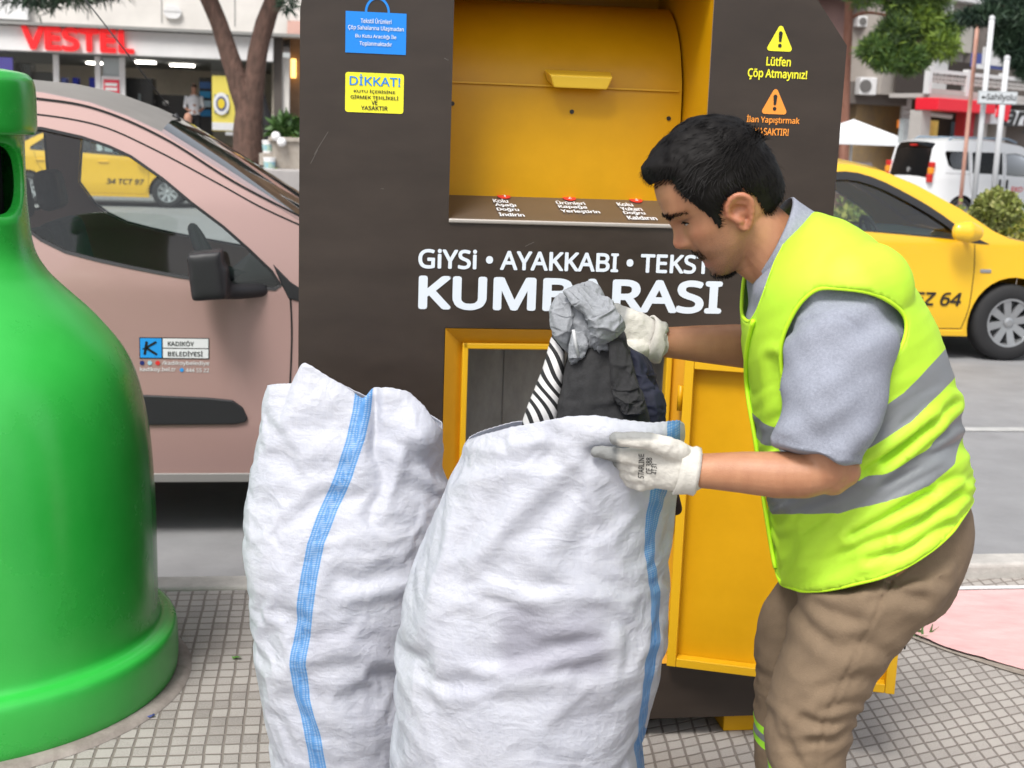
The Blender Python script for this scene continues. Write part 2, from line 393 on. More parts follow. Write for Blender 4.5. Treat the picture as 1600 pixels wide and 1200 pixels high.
# road markings, far pavement
sheet('road_marking', [(3.62, 6.95), (6.3, 6.95), (6.3, 7.05), (3.62, 7.05)], ROAD + 0.004, mat('worn_line_paint', (0.40, 0.40, 0.39), 0.8, var=.15, vscale=9))
mb = MB(); mb.box(SF(-10, 48.5, 0.19), (54, 38, 0.72), PSI); tag(mb.build('far_pavement', M_plaza, bev=0.02), kind='structure')
mb = MB(); mb.box(SF(56, 58.5, -0.06), (78, 50, 0.14), PSI); tag(mb.build('far_pavement', M_plaza, bev=0.02), kind='structure')
# fallen leaves and a scrap on the ground
M_leafd = mat('dry_leaf', (0.16, 0.075, 0.03), 0.7); M_leafg = mat('green_leaf', (0.10, 0.28, 0.04), 0.6); M_scrap = mat('blue_scrap', (0.05, 0.07, 0.22), 0.5)
def leaf(name, u, v, z, r, m, label, lobes=5, cat='leaf'):
    n = 4 * lobes; vs = [(0, 0, .004)]; 
    for k in range(n):
        a = 2 * math.pi * k / n; rr = r * (0.45 + 0.55 * abs(math.cos(a * lobes / 2))) ; vs.append((rr * math.cos(a), rr * math.sin(a), 0.002 + 0.006 * random.random()))
    me = mesh_of(name, vs, [(0, 1 + k, 1 + (k + 1) % n) for k in range(n)], m)
    o = link(name, me, None, SF(u, v, z)); tag(o, label, cat)
    s = o.modifiers.new('s', 'SOLIDIFY'); s.thickness = 0.001
leaf('dry_leaf', -0.335, 4.47, ROAD + .002, 0.045, M_leafd, 'brown dry leaf lying on the asphalt beyond the kerb')
leaf('green_leaf', -0.21, 3.52, .002, 0.014, M_leafg, 'tiny green leaf lying on the grey setts', 2)
leaf('scrap', -0.40, 3.16, .002, 0.011, M_scrap, 'tiny dark blue scrap on the setts near the green bell base', 3, 'litter')
# weeds at the corner of the pink path
mb = MB(); random.seed(5)
bx = SF(1.80, 3.60, 0)
for k in range(46):
    a = random.uniform(0, 6.28); r = random.uniform(0, .05); h = random.uniform(.015, .05); x, y = bx[0] + 1.6 * r * math.cos(a), bx[1] + .7 * r * math.sin(a)
    w = .005; dx, dy = random.uniform(-.03, .03), random.uniform(-.03, .03)
    mb.add([(x - w, y, 0), (x + w, y, 0), (x + dx + w * .6, y + dy, h), (x + dx * 1.3, y + dy * 1.3, h * 1.1)], [(0, 1, 2, 3)])
tag(mb.build('weed', mat('weed_green', (0.06, 0.14, 0.03), 0.7)), 'small green weed tuft at the corner of the pink path', 'weed')

# ================================================================ textile bank (brown and yellow box)
M_brown = mat('brown_vinyl', (0.033, 0.0232, 0.0172), 0.38, var=0.22, vscale=4, bump=0.10, bscale=500, stretch=(1, 1, 3), rvar=0.06, bdist=0.001)
M_yel = mat('yellow_paint', (0.58, 0.30, 0.003), 0.38, spec=.3, var=0.09, vscale=4, bump=0.06, bscale=260, bdist=0.001, rvar=0.10)
M_yel2 = mat('yellow_edge_paint', (0.66, 0.37, 0.008), 0.35)
M_inner = mat('bin_interior', (0.30, 0.295, 0.285), 0.5, var=0.3, vscale=14, stretch=(1, 1, .4), metal=.2)
M_white = mat('white_vinyl', (0.66, 0.72, 0.78), 0.4)
M_red = mat('red_vinyl', (0.66, 0.03, 0.03), 0.4); M_blue = mat('blue_vinyl', (0.005, 0.22, 0.72), 0.4)
M_ysig = mat('yellow_vinyl', (0.80, 0.76, 0.03), 0.4); M_osig = mat('orange_vinyl', (0.85, 0.30, 0.04), 0.4); M_blk = mat('black_vinyl', (0.012, 0.012, 0.012), 0.4)
M_edge = mat('bare_metal_edge', (0.45, 0.42, 0.38), 0.45, metal=0.5)

BQ = np.array([0.30, 3.03, 0.0]) - EU * 0.175
BIN = thing('textile_bank', BQ, 'tall brown and yellow textile collection bank lettered KUMBARASI', 'textile bank', PSI)
HW, ZB, ZT, DP = 0.617, 0.056, 1.96, 1.0
RX0, RX1, RZ0, RZ1 = -0.286, 0.298, 1.272, 1.83        # recess
OX0, OX1, OZ0, OZ1 = -0.288, 0.300, 0.20, 1.026       # access opening
outl = [(-HW, ZB), (HW, ZB), (HW, 1.69), (0.40, 1.96), (-0.42, 1.96), (-0.56, 1.86), (-HW + 0.008, 1.76), (-HW, 1.71)]
# front sheet with its two openings
bm = bmesh.new()
def ring(pts, y=0.0):
    vs = [bm.verts.new((x, y, z)) for x, z in pts]
    return [bm.edges.new((vs[i], vs[(i + 1) % len(vs)])) for i in range(len(vs))]
es = ring(outl) + ring([(RX0, RZ0), (RX1, RZ0), (RX1, RZ1), (RX0, RZ1)]) + ring([(OX0, OZ0), (OX1, OZ0), (OX1, OZ1), (OX0, OZ1)])
bmesh.ops.triangle_fill(bm, edges=es, use_beauty=True)
bmesh.ops.recalc_face_normals(bm, faces=bm.faces)
me = bpy.data.meshes.new('front_panel'); bm.to_mesh(me); bm.free(); me.materials.append(M_brown); me.materials.append(M_edge)
fp = link('front_panel', me, BIN); s = fp.modifiers.new('s', 'SOLIDIFY'); s.thickness = 0.004; s.offset = 0; s.material_offset_rim = 1
# body: sides, back, bottom, top
mb = MB(); n = len(outl)
y0 = 0.003
vs = [(x, y0, z) for x, z in outl] + [(x, DP, z) for x, z in outl]
mb.add(vs, [(i, (i + 1) % n, (i + 1) % n + n, i + n) for i in range(n)] + [tuple(range(n, 2 * n))])
mb.build('housing', mat('housing_brown', (0.035, 0.028, 0.024), 0.4), BIN)
for x in (-0.50, 0.50):
    for y in (0.08, 0.85):
        m2 = MB(); m2.box((x - 0.01, y, 0.029), (0.085, 0.10, 0.058)); m2.build('foot', M_yel, BIN, bev=0.004)
# upper recess
mb = MB()
dpt = 0.20
mb.quad((RX1, 0.001, RZ0), (RX1, 0.001, RZ1), (RX1, .55, RZ1), (RX1, .55, RZ0 + .04))
mb.quad((RX0, 0.001, RZ0), (RX0, .55, RZ0 + .04), (RX0, .55, RZ1), (RX0, 0.001, RZ1))
mb.quad((RX0, 0.001, RZ1), (RX0, .55, RZ1), (RX1, .55, RZ1), (RX1, 0.001, RZ1))
mb.quad((RX0, .50, RZ0), (RX1, .50, RZ0), (RX1, .50, RZ1), (RX0, .50, RZ1))
mb.build('recess', M_yel, BIN)
mb = MB(); mb.quad((RX0, -0.002, RZ0 + .001), (RX1, -0.002, RZ0 + .001), (RX1, dpt + .03, 1.323), (RX0, dpt + .03, 1.323))
o = mb.build('tray', mat('tray_brown', (0.085, 0.066, 0.053), 0.36, var=0.12, vscale=6), BIN)
mb = MB(); mb.box(((RX0 + RX1) / 2, -0.0045, RZ0 - 0.003), (RX1 - RX0, 0.007, 0.010)); mb.build('lip', M_edge, BIN, bev=0.003)
# drum
prof = [(dpt, 1.305), (dpt, 1.45), (dpt + .001, 1.555), (dpt + .006, 1.60), (dpt + .022, 1.64)]
for k in range(1, 13):
    a = k / 12 * R(70); prof.append((dpt + .022 + 0.16 * (1 - math.cos(a)) + 0.05 * math.sin(a), 1.64 + 0.155 * math.sin(a)))
DX1 = RX1 - 0.006
nx = 2
vs = [(x, y, z) for y, z in prof for x in (RX0 + .004, DX1)]; fs = grid_faces(len(prof), 2)
k0 = len(vs); vs += [(DX1, y, z) for y, z in prof] + [(DX1, .48, prof[-1][1]), (DX1, .48, 1.305)]
fs.append(tuple(range(k0, len(vs))))
me = mesh_of('drum', vs, fs, M_yel); 
drum = link('drum', me, BIN); es = drum.modifiers.new('e', 'EDGE_SPLIT'); es.split_angle = R(50)
mb = MB()
mb.box(((RX0 + DX1) / 2, dpt - .001, 1.58), (DX1 - RX0 - .02, 0.004, 0.004)); mb.build('crease', M_yel2, drum)
mb = MB()
hx0, hx1 = -0.048, 0.115
mb.add([(hx0, dpt, 1.618), (hx1, dpt, 1.618), (hx1 - .006, dpt - .05, 1.604), (hx0 + .006, dpt - .05, 1.604),
        (hx0 + .01, dpt, 1.590), (hx1 - .01, dpt, 1.590), (hx1 - .018, dpt - .046, 1.574), (hx0 + .018, dpt - .046, 1.574)],
       [(0, 1, 2, 3), (4, 7, 6, 5), (3, 2, 6, 7), (0, 3, 7, 4), (1, 5, 6, 2)])
o = mb.build('handle', mat('handle_yellow', (0.80, 0.52, 0.04), 0.35), drum, bev=0.004, seg=3)
for x, z in ((-0.276 + .012, 1.53), (0.023, 1.522), (0.262, 1.515)):
    m2 = MB(); m2.tube([(x, dpt - .002, z), (x, dpt + .002, z)], 0.0052, 14, ref=(1, 0, 0)); m2.build('bolt_hole', M_blk, drum)
# lower access opening: splayed yellow flange, bright folded lip, dark inside
def frame(b, x0, x1, z0, z1, w, ya, yb, mi=0):
    o_ = [(x0, z0), (x1, z0), (x1, z1), (x0, z1)]; i_ = [(x0 + w, z0 + w), (x1 - w, z0 + w), (x1 - w, z1 - w), (x0 + w, z1 - w)]
    vs = [(x, ya, z) for x, z in o_] + [(x, yb, z) for x, z in i_]
    b.add(vs, [(k, (k + 1) % 4, (k + 1) % 4 + 4, k + 4) for k in range(4)], mi)
mb = MB(); frame(mb, OX0 + .001, OX1 - .001, OZ0 + .001, OZ1 - .001, 0.045, -0.004, 0.035); mb.build('flange', mat('flange_yellow', (0.60, 0.29, 0.01), 0.4, var=.1, vscale=6), BIN)
mb = MB(); e = 0.045
for (cx, cz, sx, sz) in ((OX0 + e + .006, (OZ0 + OZ1) / 2, .014, OZ1 - OZ0 - 2 * e + .014), (OX1 - e - .006, (OZ0 + OZ1) / 2, .014, OZ1 - OZ0 - 2 * e + .014)):
    mb.box((cx, 0.032, cz), (sx, 0.03, sz))
for cz in (OZ0 + e, OZ1 - e): mb.box(((OX0 + OX1) / 2, 0.0325, cz), (OX1 - OX0 - 2 * e + .0, 0.031, .014))
mb.build('opening_lip', M_yel2, BIN, bev=0.003)
mb = MB()
x0, x1, z0, z1 = OX0 + e, OX1 - e, OZ0 + e, OZ1 - e
mb.quad((x0, .05, z0), (x0, .6, z0), (x0, .6, z1), (x0, .05, z1)); mb.quad((x1, .05, z0), (x1, .05, z1), (x1, .6, z1), (x1, .6, z0))
mb.quad((x0, .05, z1), (x0, .6, z1), (x1, .6, z1), (x1, .05, z1)); mb.quad((x0, .05, z0), (x1, .05, z0), (x1, .6, z0), (x0, .6, z0))
mb.quad((x0, .30, z0), (x1, .30, z0), (x1, .30, z1), (x0, .30, z1)); mb.box((x0 + .14, .298, (z0 + z1) / 2), (.004, .006, z1 - z0))
mb.build('interior', M_inner, BIN)
# opened access door: a shallow folded tray hinged on the right of the opening
DOOR = thing('access_door', (0.282, -0.006, 0.207), None, None); DOOR.parent = BIN; DOOR.rotation_euler = (0, 0, -math.atan2(0.197, 0.488))
DL, DH, RIM, RD = 0.535, 0.757, 0.022, 0.032
mb = MB(); mb.box((DL / 2, 0.004, DH / 2), (DL, 0.004, DH)); dpn = mb.build('door_panel', M_yel, DOOR)
mb = MB()
for (cx, cz, sx, sz) in ((RIM / 2, DH / 2, RIM, DH), (DL - RIM / 2, DH / 2, RIM, DH)): mb.box((cx, -RD / 2 + .002, cz), (sx, RD, sz))
for cz in (RIM / 2, DH - RIM / 2): mb.box((DL / 2, -RD / 2 + .002, cz), (DL - 2 * RIM - .001, RD - .001, RIM))
mb.build('door_rim', M_yel2, DOOR, bev=0.002)
for k in range(3):
    mb = MB(); mb.tube([(-0.008, -.004, .10 + .28 * k - .03), (-0.008, -.004, .10 + .28 * k + .03)], 0.007, 10); mb.build('hinge', M_yel, DOOR, smooth=True)

# lettering on the bank
yf = -0.0035
def bt(txt, x0, x1, z0, z1, m, name='lettering', y=yf, **k):
    return text(name, txt, BIN, m, ((x0 + x1) / 2, y, (z0 + z1) / 2), x1 - x0 if x0 is not None else None, z1 - z0, **k)
bt('GiYSi • AYAKKABI • TEKSTiL', -0.352, 0.372, 1.160, 1.205, M_white, bold=0.022)
bt('KUMBARASI', -0.350, 0.360, 1.067, 1.145, M_white, bold=0.028)
mb = MB(); mb.prism([(-0.520, 1.625), (-0.389, 1.625), (-0.389, 1.712), (-0.520, 1.712)], yf, yf + .001)
cx, cz = -0.452, 1.712
nb = 20
pt = [(cx + .027 * math.cos(math.pi * k / nb), cz + .032 * math.sin(math.pi * k / nb)) for k in range(nb + 1)] + [(cx + .022 * math.cos(math.pi * k / nb), cz + .027 * math.sin(math.pi * k / nb)) for k in range(nb, -1, -1)]
for k in range(nb): mb.prism([pt[k], pt[k + 1], pt[2 * nb + 1 - k - 1], pt[2 * nb + 1 - k]], yf, yf + .001)
mb.build('bag_sticker', M_blue, BIN)
for i, t in enumerate(('Tekstil Ürünleri', 'Çöp Sahalarına Ulaşmadan', 'Bu Kutu Aracılığı İle', 'Toplanmaktadır')):
    w = (.066, .120, .088, .070)[i]; zc = 1.694 - .0165 * i
    text('lettering', t, BIN, M_white, (-0.4545, yf - .0012, zc), w, .0115, bold=0.012)
def rrect(x0, x1, z0, z1, r, n=5):
    return [(cx + r * math.cos(a), cz + r * math.sin(a)) for cx, cz, s0 in ((x1 - r, z0 + r, -90), (x1 - r, z1 - r, 0), (x0 + r, z1 - r, 90), (x0 + r, z0 + r, 180)) for a in [R(s0 + 90 * k / n) for k in range(n + 1)]]
mb = MB(); mb.prism(rrect(-0.519, -0.392, 1.499, 1.584, .006), yf, yf + .001); mb.build('warning_sticker', M_ysig, BIN)
bt('DİKKAT!', -0.510, -0.400, 1.5565, 1.5805, M_blue, y=yf - .0012, bold=0.008)
for i, t in enumerate(('KUTU İÇERİSİNE', 'GİRMEK TEHLİKELİ', 'VE', 'YASAKTIR')):
    w = (.090, .104, .013, .058)[i]; zc = 1.544 - .0116 * i
    text('lettering', t, BIN, M_blk, (-0.4555, yf - .0012, zc), w, .0092, bold=0.015)
def warn(cx, z0, z1, hw, m):
    r = .006; pts = []
    for (px, pz, s0) in ((cx + hw - r, z0 + r, -90), (cx, z1 - r, 30), (cx - hw + r, z0 + r, 150)):
        for k in range(6): a = R(s0 + 120 * k / 5); pts.append((px + r * math.cos(a), pz + r * math.sin(a)))
    b = MB(); b.prism(pts, yf, yf + .001); o = b.build('warning_triangle', m, BIN)
    b = MB(); h = z1 - z0
    b.prism([(cx - .0025, z0 + .37 * h), (cx + .0025, z0 + .37 * h), (cx + .0045, z0 + .72 * h), (cx + .002, z0 + .78 * h), (cx - .002, z0 + .78 * h), (cx - .0045, z0 + .72 * h)], yf - .0012, yf)
    b.prism([(cx + .0042 * math.cos(k * .628), z0 + .22 * h + .0042 * math.sin(k * .628)) for k in range(10)], yf - .0012, yf)
    b.build('exclamation_mark', M_blk, o)
warn(0.457, 1.670, 1.726, .029, M_ysig); warn(0.455, 1.530, 1.586, .029, M_osig)
bt('Lütfen', 0.428, 0.486, 1.637, 1.658, M_ysig, bold=0.025); bt('Çöp Atmayınız!', 0.386, 0.527, 1.605, 1.630, M_ysig, bold=0.025)
bt('İlan Yapıştırmak', 0.391, 0.517, 1.506, 1.527, M_osig, bold=0.02); bt('YASAKTIR!', 0.411, 0.493, 1.482, 1.4985, M_osig, bold=0.02)
# tray writing lies on the sloping tray
ts = math.atan2(1.323 - RZ0, dpt + .03)
def tt(txt, x, w, d, h, m):
    zc = RZ0 + .001 + d * math.tan(ts); return text('lettering', txt, BIN, m, (x, d - .002, zc + .0022), w, h, rot=(-(math.pi / 2 - ts), 0, 0), bold=.03)
for (x, rows) in ((-0.135, (('Kolu', .036), ('Aşağı', .050), ('Doğru', .052), ('İndirin', .058))), (0.016, (('Ürünleri', .070), ('Kapağa', .068), ('Yerleştirin', .092))), (0.165, (('Kolu', .038), ('Yukarı', .052), ('Doğru', .052), ('Kaldırın', .070)))):
    for i, (t, w) in enumerate(rows): tt(t, x - .012 + w / 2 - .02, w, .150 - .037 * i, .033, M_white)
for i, x in enumerate((-0.135, 0.025, 0.19)):
    d = .195; zc = RZ0 + .001 + d * math.tan(ts)
    b = MB(); b.prism([(.016 * math.cos(k * .3142), .024 * math.sin(k * .3142)) for k in range(20)], -.0004, .0004, axis='z'); o = b.build('number_disc', M_red, BIN, loc=(x, d, zc + .0015)); o.rotation_euler = (ts, 0, 0)
    text('numeral', str(i + 1), o, M_white, (0, 0, .0012), .008, .026, rot=(-math.pi / 2, 0, 0), bold=.02)
# small scratches on the vinyl
M_scr0 = mat('scratch_grey', (.13, .115, .10), .6)
for (x, z, dx, dz) in ((-0.57, 1.43, .03, .05), (-.585, 1.40, .015, .03), (-.30, 1.62, .01, -.004), (-.435, 1.335, .007, 0), (-.1, 1.22, .02, .01), (.35, 1.30, .02, .03)):
    mb = MB(); mb.box((x, -.0026, z), (math.hypot(dx, dz), .0004, .0010), ry=-math.atan2(dz, dx)); mb.build('scratch', M_scr0, BIN)

# ================================================================ green bell container
M_green = mat('green_plastic', (0.018, 0.39, 0.040), 0.27, vscale=2.6, color2=(0.036, 0.47, 0.062), bump=0.10, bscale=160, bdist=0.002, rvar=0.10, spec=0.8)
GX = P(278, 1085, 3.2); GC = np.array([GX[0] - 0.605, 3.26, 0])
BELL = thing('bottle_bank', GC, 'green bell shaped bottle bank with round mouth in its neck', 'recycling bin', 0)
gprof = [(.562, 0), (.572, .03), (.571, .125), (.556, .148), (.530, .158), (.522, .19), (.521, .30), (.518, .475), (.504, .677), (.464, .842), (.386, .954), (.295, 1.044), (.258, 1.086), (.231, 1.141), (.220, 1.235), (.217, 1.32), (.217, 1.43)]
gp = smooth_path(gprof, 90)
nθ = 128
vs = [(r * math.cos(2 * math.pi * k / nθ), r * math.sin(2 * math.pi * k / nθ), z) for r, z in gp for k in range(nθ)]
mouth_a = R(-19); mz = 1.312
def in_mouth(i, k):
    r, z = gp[i]; a = 2 * math.pi * (k + .5) / nθ - mouth_a; a = (a + math.pi) % (2 * math.pi) - math.pi
    zc = (gp[i][1] + gp[min(i + 1, len(gp) - 1)][1]) / 2
    return (a * 0.218 / 0.095) ** 2 + ((zc - mz) / 0.09) ** 2 < 1
fs = [(i * nθ + k, i * nθ + (k + 1) % nθ, (i + 1) * nθ + (k + 1) % nθ, (i + 1) * nθ + k) for i in range(len(gp) - 1) for k in range(nθ) if not in_mouth(i, k)]
me = mesh_of('bell_body', vs, fs, M_green)
bm = bmesh.new(); bm.from_mesh(me)
# round the mouth: put the rim vertices on a true ellipse and fold them inwards
rim = [v for v in bm.verts if any(e.is_boundary for e in v.link_edges) and 1.15 < v.co.z < 1.42]
for v in rim:
    a = math.atan2(v.co.y, v.co.x) - mouth_a; a = (a + math.pi) % (2 * math.pi) - math.pi
    t = math.atan2((v.co.z - mz) / .09, a * .218 / .095); a2 = math.cos(t) * .095 / .218; z2 = mz + .09 * math.sin(t); r = math.hypot(v.co.x, v.co.y)
    v.co = Vector((r * math.cos(a2 + mouth_a), r * math.sin(a2 + mouth_a), z2))
re = [e for e in bm.edges if e.is_boundary and e.verts[0] in set(rim) and e.verts[1] in set(rim)]
for step in range(3):
    ex = bmesh.ops.extrude_edge_only(bm, edges=re)
    nv = [g for g in ex['geom'] if isinstance(g, bmesh.types.BMVert)]; re = [g for g in ex['geom'] if isinstance(g, bmesh.types.BMEdge) and g.is_boundary]
    dirc = Vector((math.cos(mouth_a), math.sin(mouth_a), 0)); c0 = dirc * .2 + Vector((0, 0, mz))
    for v in nv: v.co = v.co - dirc * .008 + (c0 - v.co) * .025
bm.normal_update(); bm.to_mesh(me); bm.free(); smoothshade(me)
bell = link('bell_body', me, BELL)
mb = MB(); cp = smooth_path([(0.215, 1.418), (0.236, 1.42), (0.246, 1.430), (0.248, 1.46), (0.246, 1.535), (0.236, 1.560), (0.212, 1.572), (0.12, 1.582), (0.0, 1.584)], 50)
mb.lathe([tuple(q) for q in cp], 96); mb.build('cap', M_green, BELL, smooth=True)
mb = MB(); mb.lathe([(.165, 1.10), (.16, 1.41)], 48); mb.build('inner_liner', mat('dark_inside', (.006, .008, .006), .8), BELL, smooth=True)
M_cem = mat('cement_ring', (0.20, 0.17, 0.15), 0.9, vscale=14, color2=(0.36, 0.32, 0.29), bump=.6, bscale=60)
mb = MB(); mb.lathe([(0.50, .012), (0.575, .013), (0.598, .010), (0.608, .001)], 96)
o = mb.build('cement_ring', M_cem, None, smooth=True, loc=(GC[0], GC[1], 0.0)); tag(o, 'round cement footing ring around the base of the green bell', 'footing')
# ================================================================ vehicles
M_tyre = mat('tyre_rubber', (0.016, 0.016, 0.017), 0.8, bump=.3, bscale=90)
M_alloy = mat('alloy_silver', (0.40, 0.41, 0.42), 0.34, metal=0.7)
M_dark = mat('car_black_trim', (0.016, 0.016, 0.018), 0.5, bump=.15, bscale=300)
M_seat = mat('car_seat_cloth', (0.085, 0.088, 0.095), 0.9, var=.2, vscale=20)
M_dash = mat('car_dashboard', (0.05, 0.055, 0.06), 0.7)
M_glass = glass_mat('car_glass', (0.84, 0.89, 0.87), 1.2); M_glassd = glass_mat('car_dark_glass', (0.10, 0.11, 0.11), 0.9)
M_shield = glass_mat('windscreen_glass', (0.55, 0.74, 0.58), 1.1); M_glasst = glass_mat('taxi_glass', (0.86, 0.92, 0.91), 1.9)
M_under = mat('car_underside', (0.01, 0.01, 0.01), 0.9)

def wheel(parent, x, y, r, w, spokes, side, m_rim=None, hub=0.62):
    """side -1: outer face looks towards local -y"""
    b = MB(); n = 40
    prof = [(r * hub, -w / 2 + .01), (r * (hub + .06), -w / 2), (r * .90, -w / 2 + .004), (r * .97, -w / 2 + .02), (r, -w * .28), (r, w * .28), (r * .97, w / 2 - .02), (r * .88, w / 2), (r * hub, w / 2)]
    vs = [(q * math.cos(2 * math.pi * k / n), side * -1 * t * (1), q * math.sin(2 * math.pi * k / n)) for q, t in prof for k in range(n)]
    b.add(vs, grid_faces(len(prof), n, True))
    wh = bpy.data.objects.new('wheel', None); COL.objects.link(wh); wh.parent = parent; wh.location = (x, y, r)
    b.build('tyre', M_tyre, wh, smooth=True)
    b = MB(); s = side; f = .5 * w - .012; ri = r * hub
    # rim barrel and outer ring, outer face at s*f
    pr = [(ri * 1.02, f + .006), (ri * .93, f + .004), (ri * .90, f - .02), (ri * .86, -f * .6), (0.02, -f * .6)]
    b.add([(q * math.cos(2 * math.pi * k / n), s * t, q * math.sin(2 * math.pi * k / n)) for q, t in pr for k in range(n)], grid_faces(len(pr), n, True))
    for k in range(spokes):
        a = 2 * math.pi * k / spokes + .2; ca, sa = math.cos(a), math.sin(a); wi, wo = ri * .13, ri * .17
        pts = [(.12 * ri, -wi), (.92 * ri, -wo), (.92 * ri, wo), (.12 * ri, wi)]
        v = [(p * ca - q * sa, s * (f - .022 + .020 * (p / ri)), p * sa + q * ca) for p, q in pts] + [(p * ca - q * sa, s * (f - .07), p * sa + q * ca) for p, q in pts]
        b.add(v, [(0, 1, 2, 3), (0, 4, 5, 1), (1, 5, 6, 2), (2, 6, 7, 3), (3, 7, 4, 0)], 0)
    b.add([(q * math.cos(2 * math.pi * k / 16), s * t, q * math.sin(2 * math.pi * k / 16)) for q, t in ((ri * .22, f - .04), (ri * .21, f - .008), (ri * .12, f - .002), (.001, f - .002)) for k in range(16)], grid_faces(4, 16, True))
    b.build('rim', [m_rim or M_alloy], wh)
    return wh

def car(name, label, cat, loc, rz, W, prof, arch, r, zb, wins, shield, back, paint, tumble=.30, spokes=8, glass=None, mats=None, roofmat=None, group=None, pitch=0.0, seats=True, m_rim=None, base_z=.20, sillmat=None, camber=.05):
    """local x forward, near side at -W; prof: top outline from the rear bottom over the roof to the front bottom (x, z)
       wins: side window outlines; shield / back: (i0, i1) ranges of prof segments that are glass"""
    root = thing(name, loc, label, cat, rz, group); root.rotation_euler = (0, pitch, rz)
    xr, xf = prof[0][0], prof[-1][0]
    x0 = min(p[0] for p in prof); x1 = max(p[0] for p in prof)
    def hw(x, z):
        w = W
        if z > zb: w -= tumble * (z - zb) ** 1.25
        if z < .45: w -= .10 * (.45 - z)
        e0 = max(0, 1 - (x - x0) / .55); e1 = max(0, 1 - (x1 - x) / .75)
        return w - .16 * e0 ** 2.2 - .26 * e1 ** 2.0 - .012 * abs(math.sin((z - .35) * 3.3))
    # side outline with wheel arches
    ol = list(prof); bot = []
    z0 = base_z
    for ax in sorted(arch, reverse=True):
        R_ = r + .055
        a0 = math.asin(max(-1, (z0 - r) / R_))
        for k in range(21):
            a = a0 + (math.pi - 2 * a0) * k / 20; bot.append((ax + R_ * math.cos(a), r + R_ * math.sin(a)))
    outline = ol + bot
    M = paint
    for sgn in (-1, 1):
        bm = bmesh.new()
        def rg(pts):
            v = [bm.verts.new((x, 0, z)) for x, z in pts]; return [bm.edges.new((v[i], v[(i + 1) % len(v)])) for i in range(len(v))]
        es = rg(outline)
        for wn in wins: es += rg(wn)
        bmesh.ops.triangle_fill(bm, edges=es, use_beauty=True)
        for zc in np.arange(.3, 2.0, .035):
            bmesh.ops.bisect_plane(bm, geom=bm.verts[:] + bm.edges[:] + bm.faces[:], plane_co=(0, 0, zc), plane_no=(0, 0, 1))
        for xc in np.arange(x0 + .1, x1, .08):
            bmesh.ops.bisect_plane(bm, geom=bm.verts[:] + bm.edges[:] + bm.faces[:], plane_co=(xc, 0, 0), plane_no=(1, 0, 0))
        for v in bm.verts: v.co.y = sgn * hw(v.co.x, v.co.z)
        bmesh.ops.recalc_face_normals(bm, faces=bm.faces)
        me = bpy.data.meshes.new('side'); bm.to_mesh(me); bm.free(); me.materials.append(M); smoothshade(me)
        # make normals look outwards
        nn = get_n(me)
        if nn[:, 1].mean() * sgn < 0: me.flip_normals()
        o = link('body_side', me, root); s = o.modifiers.new('s', 'SOLIDIFY'); s.thickness = .02; s.offset = -1; o.modifiers.new('e', 'EDGE_SPLIT').split_angle = R(35)
        for wn in wins:
            b = MB(); cx = sum(p[0] for p in wn) / len(wn); cz = sum(p[1] for p in wn) / len(wn)
            # rubber surround and the pane
            def off(f, d): return [(cx + (x - cx) * f, sgn * (hw(x, z) + d), cz + (z - cz) * f) for x, z in wn]
            A = [(x, sgn * (hw(x, z) + .003), z) for x, z in wn]; A2 = inset(wn, .022); B = [(x, sgn * (hw(x, z) + .001), z) for x, z in A2]; Cc = [(x, sgn * (hw(x, z) - .018), z) for x, z in A2]
            k = len(wn); b.add(A + B + Cc, [(i, (i + 1) % k, (i + 1) % k + k, i + k) for i in range(k)] + [(i + k, (i + 1) % k + k, (i + 1) % k + 2 * k, i + 2 * k) for i in range(k)])
            wf = b.build('window', M_dark, root)
            bm = bmesh.new(); v = [bm.verts.new((x, 0, z)) for x, z in A2]; e = [bm.edges.new((v[i], v[(i + 1) % k])) for i in range(k)]
            bmesh.ops.triangle_fill(bm, edges=e, use_beauty=True)
            for zc in np.arange(.3, 2.0, .12): bmesh.ops.bisect_plane(bm, geom=bm.verts[:] + bm.edges[:] + bm.faces[:], plane_co=(0, 0, zc), plane_no=(0, 0, 1))
            for q in bm.verts: q.co.y = sgn * (hw(q.co.x, q.co.z) - .012)
            me = bpy.data.meshes.new('pane'); bm.to_mesh(me); bm.free(); me.materials.append(glass or M_glass); smoothshade(me); link('pane', me, wf)
    # top strip
    fr = [-1, -.975, -.90, -.80, -.5, 0, .5, .80, .90, .975, 1]; m = len(fr)
    vs = []
    for x, z in prof:
        w = hw(x, z)
        for f in fr: vs.append((x, f * w, z + camber * (1 - abs(f) ** 2.6) * (1 if .9 < z else .35)))
    body = MB(); gl = {'windscreen': MB(), 'rear_window': MB()}; roof = MB()
    for i in range(len(prof) - 1):
        for k in range(m - 1):
            f = (i * m + k, i * m + k + 1, (i + 1) * m + k + 1, (i + 1) * m + k)
            t = body
            if 2 <= k <= m - 4:
                if shield[0] <= i < shield[1]: t = gl['windscreen']
                elif back and back[0] <= i < back[1]: t = gl['rear_window']
            if t is body and roofmat and roofmat[0] <= i < roofmat[1] and 1 <= k <= m - 3: t = roof
            t.add([vs[q] for q in f], [(0, 1, 2, 3)])
    def fin(b, nm, mt):
        if not b.f: return
        me = mesh_of(nm, b.v, b.f, mt); bm = bmesh.new(); bm.from_mesh(me); bmesh.ops.remove_doubles(bm, verts=bm.verts, dist=.0005); bmesh.ops.recalc_face_normals(bm, faces=bm.faces)
        bm.to_mesh(me); bm.free(); smoothshade(me)
        if get_n(me)[:, 2].mean() < 0: me.flip_normals()
        o = link(nm, me, root); return o
    o = fin(body, 'body_shell', M); o.modifiers.new('e', 'EDGE_SPLIT').split_angle = R(38)
    fin(gl['windscreen'], 'windscreen', M_shield); fin(gl['rear_window'], 'rear_window', glass or M_glass)
